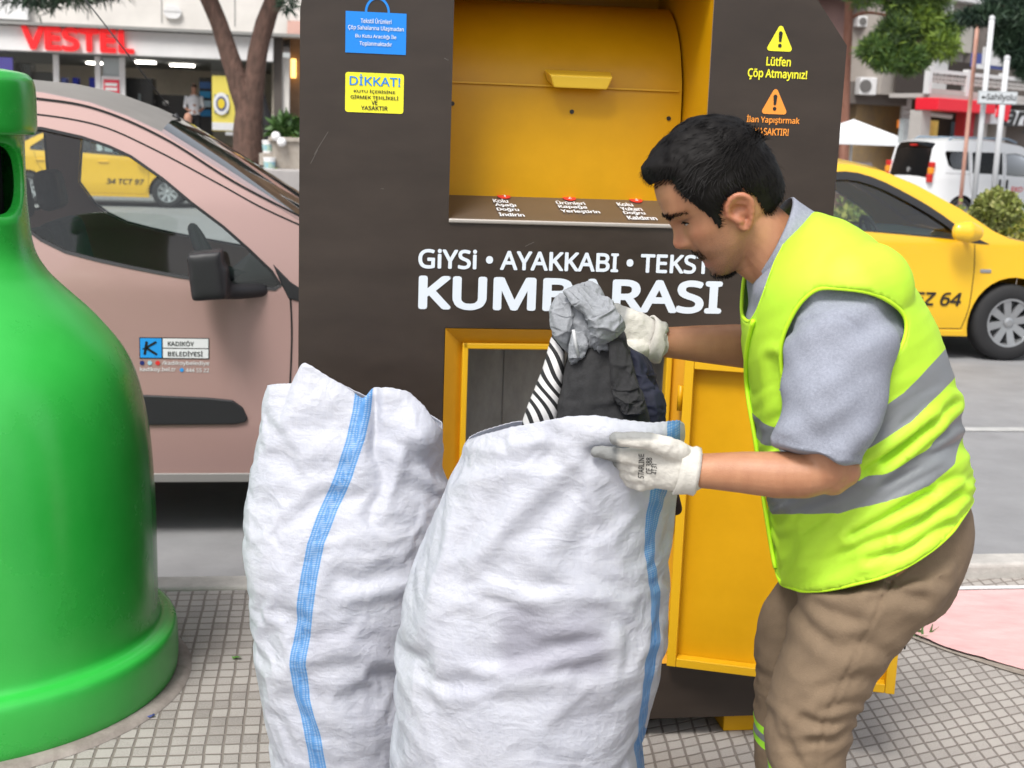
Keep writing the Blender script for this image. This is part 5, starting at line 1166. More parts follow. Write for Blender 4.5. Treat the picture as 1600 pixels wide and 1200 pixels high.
# ================================================================ the worker
YM = 2.12
def Mp(x, y, Y): return P(x, y, Y)
ORIG = np.array([0.52, 2.12, 0.0])
def skinmat():
    m = mat('skin', (.44, .205, .118), .48, sss=.08, bump=.45, bscale=520, bdist=.0012, rvar=.06)
    n = m.node_tree.nodes; l = m.node_tree.links; b = n['Principled BSDF']
    t = n.new('ShaderNodeTexNoise'); t.inputs['Scale'].default_value = 22; t.inputs['Detail'].default_value = 5
    r = n.new('ShaderNodeValToRGB'); r.color_ramp.elements[0].position = .3; r.color_ramp.elements[1].position = .7
    r.color_ramp.elements[0].color = (.365, .163, .085, 1); r.color_ramp.elements[1].color = (.44, .215, .115, 1); l.new(t.outputs['Fac'], r.inputs['Fac'])
    prev = r.outputs['Color']
    for an, col in (('flush', (.44, .145, .085, 1)), ('lips', (.36, .105, .085, 1)), ('beard', (.115, .062, .045, 1))):
        a = n.new('ShaderNodeAttribute'); a.attribute_name = an
        mx = n.new('ShaderNodeMix'); mx.data_type = 'RGBA'; l.new(a.outputs['Fac'], mx.inputs['Factor']); l.new(prev, mx.inputs['A']); mx.inputs['B'].default_value = col; prev = mx.outputs['Result']
        if an == 'beard':                      # stubble: the beard's tone breaks up into single hairs
            w = n.new('ShaderNodeTexNoise'); w.inputs['Scale'].default_value = 850; w.inputs['Detail'].default_value = 2
            mr = n.new('ShaderNodeMapRange'); mr.inputs['From Min'].default_value = .35; mr.inputs['From Max'].default_value = .62; mr.inputs['To Min'].default_value = .35; mr.inputs['To Max'].default_value = 1.5
            l.new(w.outputs['Fac'], mr.inputs['Value']); mu = n.new('ShaderNodeMath'); mu.operation = 'MULTIPLY'; mu.use_clamp = True
            l.new(a.outputs['Fac'], mu.inputs[0]); l.new(mr.outputs[0], mu.inputs[1]); l.new(mu.outputs[0], mx.inputs['Factor'])
    l.new(prev, b.inputs['Base Color'])
    return m
M_skin = skinmat()
M_hair = mat('black_hair', (.0062, .0052, .0048), .62, spec=.16)
# ---- head frame: a forward, b towards his left (the camera), h up; units are 1/966 m
HO = Mp(1135, 330, YM); A_ = (Mp(1135 - 82, 330 + 57, YM) - HO) / 99.86; H_ = (Mp(1135 - 57, 330 - 82, YM) - HO) / 99.86; B_ = np.array([0, -1.0, 0]) * np.linalg.norm(A_)
def HW3(a, b, h): return HO + np.multiply.outer(np.asarray(a, float), A_) + np.multiply.outer(np.asarray(b, float), B_) + np.multiply.outer(np.asarray(h, float), H_)
def hinv(X):
    d = np.asarray(X) - HO; k = 1 / (A_ @ A_); return d @ A_ * k, d @ B_ * k, d @ H_ * k
def itp(h, tab): t = np.array(tab, float); return np.interp(h, t[:, 0], t[:, 1])
F_T = [(-84, 52), (-81, 63), (-75, 71), (-68, 74), (-60, 73), (-54, 72), (-46, 72), (-40, 74), (-30, 78), (-18, 79), (-8, 79), (5, 77), (18, 75), (28, 76), (36, 79), (46, 82.5), (56, 82), (75, 79), (90, 73.5), (105, 64), (116, 52), (125, 34), (131, 12), (133, -15)]
B_T = [(-84, 30), (-78, 14), (-70, 0), (-60, -14), (-50, -32), (-40, -54), (-25, -80), (-12, -91), (5, -95), (25, -97), (45, -97), (65, -95), (85, -88), (100, -78), (114, -63), (125, -46), (131, -30), (133, -20)]
W_T = [(-84, 10), (-81, 20), (-75, 29), (-66, 37), (-54, 46), (-40, 54), (-25, 59), (-8, 63), (8, 67), (25, 69.5), (45, 71.5), (65, 72), (85, 69), (100, 62), (112, 53), (122, 39), (129, 22), (133, 4)]
NHh, NTt = 150, 150
def gs(x, s): return np.exp(-(x / s) ** 2)
def head_surface():
    hs = -84 + 217 * (0.5 - 0.5 * np.cos(np.linspace(0, math.pi, NHh))); ts = np.linspace(0, 2 * math.pi, NTt, endpoint=False)
    h, t = np.meshgrid(hs, ts, indexing='ij')
    f = itp(h, F_T); bk = itp(h, B_T); w = itp(h, W_T)
    ac = bk + (f - bk) * itp(h, [(-84, .5), (-40, .52), (10, .46), (133, .5)])
    c, s = np.cos(t), np.sin(t)
    pf = np.where(c > 0, .86, .95)
    a = ac + np.where(c > 0, (f - ac), (ac - bk)) * np.sign(c) * np.abs(c) ** pf
    b = w * np.sign(s) * np.abs(s) ** .93
    fr = np.clip(c * 1.6, 0, 1)
    # nose
    na = itp(h, [(-24, 0), (-19, 1), (-14, 5), (-10, 12), (-5, 19), (1, 22.5), (7, 22), (14, 17), (22, 12), (30, 9), (38, 5), (46, 0)])
    ns = itp(h, [(-20, 11), (-4, 12), (6, 9.5), (20, 8), (40, 10)])
    a = a + fr * na * gs(b, ns)
    a = a + fr * 7.5 * (gs(b - 14, 6.5) + gs(b + 14, 6.5)) * gs(h + 5, 8)
    for sg in (-1, 1):
        rr_ = np.hypot(b - sg * 13, h + 5); a = a - fr * 3.2 * np.exp(-((rr_ - 10.5) / 2.6) ** 2) * (b * sg > 12) * (h > -14)
    # sockets, brows, cheekbones, lids
    for sg in (-1, 1):
        a = a - fr * 9.5 * gs(b - sg * 29, 14) * gs(h - 27, 11) - fr * 5 * gs(b - sg * 15, 7) * gs(h - 27, 9)
        a = a + fr * 3.2 * gs(b - sg * 30, 17) * gs(h - 47, 8)
        a = a + fr * 5.0 * gs(b - sg * 31, 10.5) * gs(h - 26, 7.5)
        b = b + sg * fr * 2.5 * gs(b - sg * 52, 14) * gs(h - 2, 16)
        a = a + fr * 2.5 * gs(b - sg * 40, 14) * gs(h - 4, 12)
        a = a - fr * 2.0 * gs(b - sg * 20, 5) * gs(h + 22, 12)        # crease beside the mouth
    # lips, chin
    a = a + fr * gs(b, 21) * (4.0 * gs(h + 40, 4.6) + 5.5 * gs(h + 52, 4.6) - 3.5 * gs(h + 46.2, 1.8))
    a = a - fr * 2.0 * gs(b, 3) * gs(h + 26, 8)
    a = a + fr * 3.5 * gs(b, 17) * gs(h + 70, 9)
    X = HW3(a, b, h)
    return a, b, h, X
ha, hb, hh, hX = head_surface()
def closed_grid(X):
    n, m = X.shape[:2]; v = [tuple(q) for r in X for q in r]; f = grid_faces(n, m, True) + [tuple(range(m - 1, -1, -1)), tuple((n - 1) * m + k for k in range(m))]
    return v, f
body = [closed_grid(hX)]
# ears: a flat shell with a raised rim and a lobe
def ear(sg):
    out = []
    rim = [(8 + (a_ - 8) * .86, -4 + (h_ + 4) * .90) for a_, h_ in [(8, 0), (4, 12), (-6, 22), (-20, 25), (-33, 18), (-38, 4), (-33, -10), (-24, -22), (-12, -33), (-3, -33), (1, -24)]]
    def lat(a, h): return sg * (itp(h, W_T) * math.sqrt(max(.05, 1 - ((a + 8) / 100) ** 2)) + 5 + (6 - a) * .30)
    p = smooth_path(rim, 40); out.append(rnd_tube([HW3(a, lat(a, h), h) for a, h in p], [.0052] * 40, 8, 2))
    pl_ = []
    for k in range(5):
        fct = [1.0, .80, .55, .3, .02][k]; dep = [0, -3.5, -8, -11, -11][k]
        for a, h in p: aa = -14 + (a + 14) * fct; h2 = -4 + (h + 4) * fct; pl_.append((aa, lat(aa, h2) + sg * dep, h2))
    def shell(d): return [HW3(a, b + sg * d, h) for a, b, h in pl_]
    v = shell(1.5) + shell(-5.5); n = len(pl_); fs = grid_faces(5, 40, True); fs2 = [tuple(i + n for i in f[::-1]) for f in fs]
    sd = [(k, (k + 1) % 40, (k + 1) % 40 + n, k + n) for k in range(40)]; cp_ = [tuple(160 + k for k in range(40)), tuple(n + 160 + k for k in range(39, -1, -1))]
    out.append(([tuple(q) for q in v], fs + fs2 + sd + cp_))
    out.append(rnd_tube([HW3(4, lat(4, -6) - sg * 2, -6), HW3(0, lat(0, -14) + sg * 1, -14), HW3(-4, lat(-4, -18), -18)], (.006, .0055, .004), 8, 3))     # tragus
    out.append(rnd_tube([HW3(-12, lat(-12, 12) - sg * 3, 12), HW3(-26, lat(-26, 2) - sg * 3, 2), HW3(-20, lat(-20, -14) - sg * 3, -14)], (.0035, .0045, .0035), 8, 3))
    out.append(rnd_tube([HW3(2, lat(2, -2) - sg * 14, -2), HW3(-14, lat(-14, -6) - sg * 14, -6)], (.011, .011), 10, 3))
    return out
body += ear(1) + ear(-1)
# neck
body.append(rnd_tube([Mp(1158, 345, YM), Mp(1190, 372, YM), Mp(1222, 404, YM), Mp(1262, 450, YM)], (.056, .054, .057, .064), 24, 4, rb=(.056, .055, .060, .075)))
body.append(rnd_tube([Mp(1128, 385, YM), Mp(1160, 396, YM), Mp(1192, 420, YM)], (.022, .030, .030), 16, 4, rb=(.022, .03, .03)))
# torso under the clothes
TS = [  # front px, back px, half width, Y
    ((1243, 965), (1500, 905), .165), ((1232, 920), (1507, 840), .176), ((1221, 866), (1507, 774), .178), ((1207, 790), (1500, 702), .174), ((1191, 705), (1487, 630), .174), ((1177, 625), (1472, 562), .180),
    ((1166, 550), (1447, 494), .188), ((1162, 490), (1412, 436), .192), ((1168, 440), (1368, 384), .180), ((1184, 408), (1318, 348), .135), ((1200, 392), (1270, 330), .085)]
def loft(TS, n=40, m=64, inset_px=0.0, dw=0.0, p=.88, YC=YM, yoff=None):
    rows = smooth_path([(*f, *b, w) for f, b, w in TS], n); X = np.zeros((n, m, 3))
    for i, (fx, fy, bx, by, w) in enumerate(rows):
        L = math.hypot(bx - fx, by - fy); ux, uy = (bx - fx) / L, (by - fy) / L
        F = Mp(fx + ux * inset_px, fy + uy * inset_px, YC); Bk = Mp(bx - ux * inset_px, by - uy * inset_px, YC); c = (F + Bk) / 2; r = (F - Bk) / 2
        for k in range(m):
            t = 2 * math.pi * k / m; ct, st = math.cos(t), math.sin(t)
            X[i, k] = c + r * np.sign(ct) * abs(ct) ** p + np.array([0, -(w + dw), 0]) * np.sign(st) * abs(st) ** p
    return X
body.append(closed_grid(loft(TS, inset_px=20, dw=-.022)))
NS, FS = (1312, 474, 1.965), (1285, 474, 2.275)
def arm(pts, rad, **k): return rnd_tube([Mp(*p) for p in pts], rad, 20, 4, **k)
near_arm = [(1322, 500, 1.985), (1308, 560, 1.940), (1298, 660, 1.915), (1290, 728, 1.905)], (.044, .050, .046, .040)
near_fore = [(1296, 733, 1.905), (1258, 742, 1.90), (1215, 742, 1.905), (1160, 738, 1.915), (1105, 736, 1.93), (1070, 735, 1.94)], (.034, .0355, .0355, .0315, .0270, .0255)
far_arm = [(1290, 470, 2.275), (1280, 530, 2.32), (1262, 556, 2.345)], (.060, .048, .042)
far_fore = [(1262, 552, 2.345), (1200, 545, 2.335), (1150, 540, 2.325), (1090, 537, 2.315), (1045, 535, 2.305), (1020, 533, 2.30)], (.040, .0415, .039, .033, .0275, .0265)
for q in (near_arm, near_fore, far_arm, far_fore): body.append(arm(*q))
body.append(rnd_tube([Mp(1318, 736, 1.905), Mp(1300, 742, 1.905)], (.026, .032), 12, 4))
# hands inside the gloves
body.append(rnd_tube([Mp(1075, 735, 1.94), Mp(1040, 728, 1.945), Mp(1010, 728, 1.955)], (.022, .014, .012), 14, 4, rb=(.026, .030, .028)))
body.append(rnd_tube([Mp(1025, 533, 2.30), Mp(995, 522, 2.29), Mp(975, 510, 2.28)], (.022, .015, .012), 14, 4, rb=(.025, .028, .026)))
# legs
def legrow(rows, Y, w, n=30, m=40, p=.92, inset_px=0):
    return loft([(f, b, ww) for (f, b), ww in zip(rows, w)], n, m, inset_px, 0, p, Y)
NL = [((1252, 915), (1495, 860)), ((1246, 950), (1478, 918)), ((1231, 1000), (1410, 985)), ((1214, 1052), (1366, 1048)), ((1202, 1105), (1336, 1102)), ((1199, 1150), (1322, 1145)), ((1200, 1210), (1316, 1210)), ((1197, 1300), (1312, 1300)), ((1185, 1440), (1305, 1440)), ((1180, 1560), (1295, 1565)), ((1180, 1615), (1292, 1620))]
NLw = [.100, .100, .096, .090, .084, .080, .078, .076, .072, .068, .066]
FL = [((1236, 900), (1490, 850)), ((1212, 925), (1440, 905)), ((1190, 962), (1345, 965)), ((1182, 1012), (1305, 1015)), ((1184, 1062), (1296, 1065)), ((1181, 1120), (1290, 1122)), ((1181, 1172), (1285, 1172)), ((1185, 1250), (1285, 1250)), ((1180, 1380), (1275, 1380)), ((1176, 1450), (1268, 1452)), ((1176, 1480), (1266, 1482))]
FLw = [.095, .095, .092, .086, .082, .078, .076, .074, .070, .066, .064]
YN, YF = 2.035, 2.205
body.append(closed_grid(legrow(NL, YN, [x - .035 for x in NLw], inset_px=32))); body.append(closed_grid(legrow(FL, YF, [x - .035 for x in FLw], inset_px=30)))
for Y_, py in ((YN, 1640), (YF, 1500)):
    a = Mp(1225, py, Y_); body.append(rnd_tube([(a[0] + .02, Y_, .10), (a[0] - .02, Y_, .07), (a[0] - .13, Y_, .045)], (.045, .045, .035), 12, 4))
me = union_remesh(body, .0034, 2, .5); smoothshade(me)
v = get_v(me); a, b, h = hinv(v)
ish = (h > -90) & (a > -110) & (v[:, 2] > 1.2) & (v[:, 0] < HO[0] + .14)
lips = np.where(ish & (a > 55), np.clip(1.25 * gs(b, 19) * (gs(h + 41, 4.2) * .8 + gs(h + 51.5, 5)), 0, 1), 0)
beard = np.where(ish, np.clip(.46 * gs(np.maximum(0, h + 38), 22) * np.clip((a - 5) / 40, 0, 1) + .55 * gs(b, 24) * gs(h + 26, 7) * (a > 60) + .85 * gs(b, 20) * gs(h + 72, 13) * (a > 45), 0, .9) * (1 - lips), 0)
beard = np.maximum(beard, np.where(ish & (h < -4), .30 * gs(np.maximum(0, np.abs(h + 45) - 25), 15) * np.clip((a + 20) / 50, 0, 1) * (1 - lips), 0))
beard = np.maximum(beard, np.where(ish & (a > 40), np.clip(1.1 * (gs(b - 31, 15) + gs(b + 31, 15)) * gs(h - 31.0 + 0 * b, 2.4), 0, .85), 0))          # lash line
flush = np.where(ish, .55 * gs(b, 14) * gs(h - 0, 12) * (a > 80) + .35 * gs(np.abs(b) - 42, 14) * gs(h - 2, 14) * (a > 20) + .5 * ((np.abs(b) > 66) & (a < 12) & (h < 30)), 0)
for nm, val in (('lips', lips), ('beard', beard), ('flush', flush)): set_attr(me, nm, val)
me.materials.append(M_skin); rebase(me, ORIG)
MAN = link('person', me, None, ORIG); tag(MAN, 'man in a lime safety vest and grey gloves bending over a white sack', 'person')
def part(name, me, m=None, parent=None):
    if m is not None:
        for q in (m if isinstance(m, (list, tuple)) else [m]): me.materials.append(q)
    rebase(me, ORIG); return link(name, me, parent or MAN)
# ---- hair
HP = [(90, 98), (70, 95), (58, 94), (47, 90), (48, 78), (46, 56), (39, 37), (34, 16), (33, -8), (21, -12), (14, 9), (-4, 22), (-27, 22), (-37, 2), (-36, -27), (-43, -40), (-78, -47), (-130, -40), (-150, 60), (-90, 170), (60, 170), (100, 130)]
def hair_depth(a, b, h):
    d = poly_dist(a, h, HP); return np.where(in_poly(a, h, HP), d, -d)
dd = hair_depth(ha, hb, hh)
c0 = HW3(-15, 0, 40); nrm = hX - c0; nrm /= np.linalg.norm(nrm, axis=2)[:, :, None]
flatX = hX.reshape(-1, 3)
nzv = nz(flatX, 38, 3).reshape(NHh, NTt) * .5 + nz(flatX, 95, 8).reshape(NHh, NTt) * .4 + nz(flatX, 16, 1).reshape(NHh, NTt) * .55
full = itp(hh, [(-60, 6), (-10, 8), (20, 10), (60, 13), (95, 18), (133, 20)]) + itp(ha, [(-110, 0), (30, 0), (75, 9)]) * np.clip((hh - 60) / 40, 0, 1)
th = np.clip(dd / 20, 0, 1) ** .7 * (full * (1 + .30 * nzv))
hairX = hX + nrm * (th / 966)[:, :, None]
keep = dd > -1.0
fs = [f for f in grid_faces(NHh, NTt, True) + [tuple((NHh - 1) * NTt + k for k in range(NTt))] if all(keep.reshape(-1)[i] for i in f)]
HV = [tuple(q) for q in hairX.reshape(-1, 3)]; rg = np.random.default_rng(4)
hf = np.array([f[:4] for f in fs if len(f) == 4]); ctr = hairX.reshape(-1, 3)[hf].mean(1); dep = dd.reshape(-1)[hf].mean(1); nf = nrm.reshape(-1, 3)[hf].mean(1)
ar_ = np.linalg.norm(np.cross(hairX.reshape(-1, 3)[hf[:, 1]] - hairX.reshape(-1, 3)[hf[:, 0]], hairX.reshape(-1, 3)[hf[:, 3]] - hairX.reshape(-1, 3)[hf[:, 0]]), axis=1)
def strands(pos, nor, n_, length, width, comb, lift, jit, V, F):
    for i in range(n_):
        p = pos[i]; d = comb[i] + nor[i] * lift + rg.normal(size=3) * jit; d /= np.linalg.norm(d); s = np.cross(d, nor[i]); s /= np.linalg.norm(s) + 1e-9
        L = length[i]; w = width; k = len(V); q = p + d * L * .5 + nor[i] * L * .06; e = p + d * L - nor[i] * L * .05
        V += [tuple(p - s * w), tuple(p + s * w), tuple(q - s * w * .8), tuple(q + s * w * .8), tuple(e)]; F += [(k, k + 1, k + 3, k + 2), (k + 2, k + 3, k + 4)]
pk = rg.choice(len(hf), 9000, p=ar_ / ar_.sum())
keep_shell = dd > 3.0
fs = [f for f in fs if all(keep_shell.reshape(-1)[i] for i in f)]
pos = ctr[pk] - nf[pk] * .003; fw_ = A_ / np.linalg.norm(A_); up_ = H_ / np.linalg.norm(H_)
aa, bb, hh2 = hinv(ctr[pk]); swirl = np.array([nz([q], 22, 5)[0] for q in ctr[pk]])
comb = fw_[None] * np.clip((hh2 - 40) / 60, -.2, 1)[:, None] + up_[None] * np.where(hh2 < 60, -.9, -.1)[:, None] * 1.0 + B_[None] / np.linalg.norm(B_) * (swirl * 1.4)[:, None]
comb = comb - nf[pk] * (comb * nf[pk]).sum(1)[:, None]
strands(pos, nf[pk], len(pk), itp(dep[pk], [(0, 6), (12, 13), (40, 22)]) / 966 * (.7 + .6 * rg.random(len(pk))), .0006, comb, .08, .12, HV, fs)
me = mesh_of('hair', HV, fs); part('hair', me, M_hair)
# brows, moustache, goatee: short strands on the face
def tuft(name, cond, n_, L, comb3, lift=.25, w=.0005):
    idx = np.argwhere(cond); V = []; F = []
    if len(idx) == 0: return
    ch = idx[rg.integers(0, len(idx), n_)]; pos = np.array([hX[i, j] for i, j in ch]) + rg.normal(size=(n_, 3)) * .0008
    nn = []
    for i, j in ch:
        e1 = hX[min(i + 1, NHh - 1), j] - hX[max(i - 1, 0), j]; e2 = hX[i, (j + 1) % NTt] - hX[i, j - 1]; q = np.cross(e2, e1); q /= np.linalg.norm(q) + 1e-9
        if q @ (hX[i, j] - c0) < 0: q = -q
        nn.append(q)
    nn = np.array(nn); sgb = np.sign(np.array([hb[i, j] for i, j in ch]))
    cm = fw_ * comb3[0] + up_ * comb3[2] + (B_ / np.linalg.norm(B_))[None] * (sgb * comb3[1])[:, None]
    strands(pos, nn, n_, (L * (.6 + .8 * rg.random(n_))) / 966, w, cm, lift, .22, V, F)
    part(name, mesh_of(name, V, F), M_hair)
for sg in (-1, 1):
    yb = 47 - (np.abs(hb) - 14) * .02 - np.maximum(0, np.abs(hb) - 36) * .35
    tuft('eyebrow', (hb * sg > 10) & (hb * sg < 52) & (np.abs(hh - yb) < 4.2 - np.maximum(0, np.abs(hb) - 22) * .07) & (ha > 40), 300, 9, (-.2, .9, .05), .25)
tuft('moustache', (np.abs(hb) < 27) & (hh < -17 - np.abs(hb) * .15) & (hh > -37) & (ha > 55), 520, 5, (.02, .5, -.9), .07)
tuft('goatee', (((np.abs(hb) < 19) & (hh < -64)) | ((np.abs(hb) < 8) & (hh < -56) & (hh > -66))) & (ha > 42), 520, 6, (.1, .1, -.9), .22)
# eyes: lowered lids leave a narrow strip of the eyeball, edged by lashes
M_eyew = mat('eye_white', (.50, .46, .43), .2); M_iris = mat('eye_iris', (.018, .011, .008), .12)
NQ = NTt // 4
def face_a(b, h):
    i = int(np.argmin(np.abs(hh[:, 0] - h))); cols = np.r_[np.arange(NTt - NQ, NTt), np.arange(0, NQ)]
    o = np.argsort(hb[i, cols]); return float(np.interp(b, hb[i, cols][o], ha[i, cols][o]))
def lens(sg, x0, x1, up_, lo_, lift, n_=16, r_=6):
    vs = []
    for i in range(r_):
        u_ = i / (r_ - 1)
        for k in range(n_ + 1):
            x = x0 + (x1 - x0) * k / n_; q = 1 - (2 * k / n_ - 1) ** 2; z = 24.5 - .10 * (x + 2) + (-lo_ + (up_ + lo_) * u_) * q
            vs.append(HW3(face_a(sg * (26 + x), z) + lift, sg * (26 + x), z))
    return vs, grid_faces(r_, n_ + 1)
for sg in (-1, 1):
    v_, f_ = lens(sg, -12, 12, 2.2, 3.2, .5); e_ = part('eye', mesh_of('eye', v_, f_), M_eyew)
    v_, f_ = lens(sg, -7.5, 3.0, 2.0, 3.0, 1.0); part('iris', mesh_of('iris', v_, f_), M_iris, e_)
    p_ = [HW3(face_a(sg * (26 + x), 24.5 - .10 * (x + 2) + 2.4 * (1 - (x / 13) ** 2)) + 1.2, sg * (26 + x), 24.5 - .10 * (x + 2) + 2.4 * (1 - (x / 13) ** 2)) for x in np.linspace(-12.5, 13.5, 16)]
    b_ = MB(); b_.tube(p_, [.0006 + .0011 * math.sin(math.pi * (i + .5) / 16) for i in range(16)], 6); part('eyelash', mesh_of('eyelash', b_.v, b_.f), M_hair)

# ---- t-shirt
M_tee = mat('grey_melange', (.255, .272, .325), .9, var=.16, vscale=260, bump=.5, bscale=500, bdist=.002)
tee = [closed_grid(loft(TS[3:], inset_px=9, dw=-.010))]
slv = smooth_path([(1328, 492, 1.985, .055, .062), (1318, 530, 1.960, .074, .082), (1306, 590, 1.932, .078, .080), (1292, 660, 1.915, .072, .072), (1279, 712, 1.905, .066, .068)], 14)
tb = MB(); tb.tube([Mp(*q[:3]) for q in slv], [q[3] for q in slv], 32, True, (0, 1, 0), 0, [q[4] for q in slv]); tee.append((tb.v, tb.f))
tee.append(rnd_tube([Mp(1350, 470, 2.00), Mp(1322, 480, 1.985)], (.056, .062), 20, 5))
slf = [(1300, 465, 2.265, .07), (1280, 520, 2.305, .074), (1262, 552, 2.335, .066)]
tb = MB(); tb.tube([Mp(*q[:3]) for q in slf], [q[3] for q in slf], 28); tee.append((tb.v, tb.f))
me = union_remesh(tee, .0055, 3); v = get_v(me); n_ = get_n(me); pj = proj(v)
# folds: soft diagonal creases on the sleeve and at the armhole
s_ = (pj[:, 0] * .55 + pj[:, 1] * .83); q_ = (pj[:, 0] * .83 - pj[:, 1] * .55)
wv = np.array([noise.noise(Vector((x * .028, y * .008, z * 6))) for x, y, z in zip(s_, q_, v[:, 1])])
wv2 = np.array([noise.noise(Vector((x * .012, y * .03, 7 + z * 6))) for x, y, z in zip(s_, q_, v[:, 1])])
d = .0105 * wv + .006 * wv2
seamd = poly_dist(pj[:, 0], pj[:, 1], [(1232, 520), (1243, 502), (1265, 495), (1300, 497), (1335, 505), (1358, 520)], False); d -= .0035 * np.exp(-(seamd / 3.0) ** 2)
hemd = poly_dist(pj[:, 0], pj[:, 1], [(1216, 680), (1250, 697), (1300, 710), (1346, 714)], False); d -= .0022 * np.exp(-(hemd / 2.6) ** 2)
set_v(me, v + n_ * d[:, None]); smoothshade(me); part('t_shirt', me, M_tee)
# collar: a standing band round the neck
cb = MB(); nC = 40; cen = Mp(1226, 398, YM); ax = Mp(1190, 352, YM) - Mp(1262, 440, YM); ax /= np.linalg.norm(ax); sx = np.cross(ax, (0, 1, 0)); sx /= np.linalg.norm(sx)
if sx[0] > 0: sx = -sx
rows = []
for i, (off, ra_, rb_) in enumerate(((-.030, .080, .092), (-.012, .073, .082), (.012, .066, .072), (.022, .064, .070), (.024, .060, .066), (.012, .060, .066))):
    for k in range(nC):
        t = 2 * math.pi * k / nC; ct = math.cos(t); rows.append(cen + ax * (off + .014 - .030 * ct * (1 if ct > 0 else .9)) + sx * ra_ * ct + np.array([0, -1, 0]) * rb_ * math.sin(t) - sx * .004)
cb.add(rows, grid_faces(6, nC, True)); me = mesh_of('collar', cb.v, cb.f); part('collar', me, M_tee)

# ---- trousers
M_khaki = mat('khaki_cotton', (.186, .131, .082), .88, var=.10, vscale=30, bump=.45, bscale=420, bdist=.002)
def bandmat(name, base, lo, hi, an, rough=.8):
    m = bpy.data.materials[base.name].copy(); m.name = name; n = m.node_tree.nodes; l = m.node_tree.links; b = n['Principled BSDF']
    a = n.new('ShaderNodeAttribute'); a.attribute_name = an
    src = b.inputs['Base Color'].links[0].from_socket if b.inputs['Base Color'].links else None
    prev = src
    for col, top in ((lo, 1.0), (hi, .36)):
        lt = n.new('ShaderNodeMath'); lt.operation = 'LESS_THAN'; lt.inputs[1].default_value = top; l.new(a.outputs['Fac'], lt.inputs[0])
        mx = n.new('ShaderNodeMix'); mx.data_type = 'RGBA'; l.new(lt.outputs[0], mx.inputs['Factor'])
        if prev is not None: l.new(prev, mx.inputs['A'])
        else: mx.inputs['A'].default_value = b.inputs['Base Color'].default_value
        mx.inputs['B'].default_value = (*col, 1); prev = mx.outputs['Result']
    l.new(prev, b.inputs['Base Color']); return m
pel = loft([((1252, 960), (1478, 915), .150), ((1252, 915), (1505, 850), .158), ((1250, 870), (1512, 800), .155), ((1245, 820), (1500, 745), .145)], 20, 48, 3)
tr = [closed_grid(pel), closed_grid(legrow(NL, YN, NLw)), closed_grid(legrow(FL, YF, FLw))]
tr.append(rnd_tube([Mp(1440, 880, 2.05), Mp(1445, 850, 2.05)], (.055, .055), 18, 5)); 
me = union_remesh(tr, .0055, 5); v = get_v(me); n_ = get_n(me); pj = proj(v); zz = v[:, 2]; near = v[:, 1] < YM
f1 = np.array([noise.noise(Vector((x * 3.0 + z * 7.0, y * 5, z * 21 - x * 9))) for x, y, z in v]); f2 = np.array([noise.noise(Vector((x * 9.0 - z * 13.0, y * 9, z * 15 + x * 12 + 5))) for x, y, z in v]); f3 = nz(v, 6, 2)
kn = np.exp(-((zz - .50) / .10) ** 2) + .55 * np.exp(-((zz - .70) / .10) ** 2) + .9 * np.exp(-(zz / .16) ** 2)
f4 = np.array([1 - 2.4 * abs(noise.noise(Vector((x * 11 + z * 9, y * 9, z * 34 - x * 20)))) for x, y, z in v])
d = .0028 * f1 * (.35 + kn) + .0012 * f2 * (.2 + kn) + .0024 * f4 * (.20 + kn) + .003 * f3
# drawn creases: behind the knee, from the crotch, across the thigh (near leg)
def crease(poly, dep, wd):
    dep *= .55; wd *= 1.25; dd_ = poly_dist(pj[:, 0], pj[:, 1], poly, False); return np.where(near, -dep * np.exp(-(dd_ / wd) ** 2) + dep * .6 * np.exp(-((dd_ - 2.2 * wd) / (1.3 * wd)) ** 2), 0)
for poly, dep, wd in (([(1335, 1118), (1310, 1128), (1280, 1130), (1255, 1122)], .010, 6), ([(1330, 1140), (1300, 1155), (1270, 1158)], .008, 5), ([(1240, 1190), (1215, 1150), (1199, 1110)], .007, 6), ([(1255, 1200), (1235, 1165), (1225, 1135)], .005, 5), ([(1246, 940), (1262, 975), (1290, 1000)], .009, 8), ([(1258, 928), (1290, 955), (1335, 968)], .007, 7), ([(1440, 935), (1400, 925), (1370, 935)], .010, 8), ([(1470, 905), (1430, 905), (1395, 915)], .007, 7), ([(1385, 1020), (1345, 1005), (1300, 1010)], .006, 8), ([(1362, 1060), (1320, 1060), (1280, 1075)], .006, 7), ([(1350, 1098), (1315, 1100), (1285, 1108)], .006, 5)):
    d += crease(poly, dep, wd)
sd = poly_dist(pj[:, 0], pj[:, 1], [(1392, 908), (1370, 955), (1345, 1005), (1318, 1060), (1292, 1115), (1280, 1160), (1277, 1210), (1272, 1400)], False); d += np.where(near, -.0030 * np.exp(-(sd / 2.4) ** 2) + .002 * np.exp(-((sd - 6) / 3) ** 2), 0)
pkd = poly_dist(pj[:, 0], pj[:, 1], [(1372, 900), (1388, 912), (1418, 884)], False); d += np.where(near, -.006 * np.exp(-(pkd / 4.0) ** 2), 0)
set_v(me, v + n_ * d[:, None])
zb_ = Mp(1185, 1137, YF)[2]; set_attr(me, 'cuff_band', np.abs(zz - zb_) / .021); smoothshade(me)
M_kb = bandmat('khaki_cotton_banded', M_khaki, (.33, .72, .03), (.20, .21, .22), 'cuff_band')
TRS = part('trousers', me, M_kb)
v = get_v(me) + ORIG; pj_ = proj(v); hold_ = np.clip(.20 + .25 * nz(v, 6, 4), .05, .5); hold_ = np.where(v[:, 2] > .88, .8, hold_)
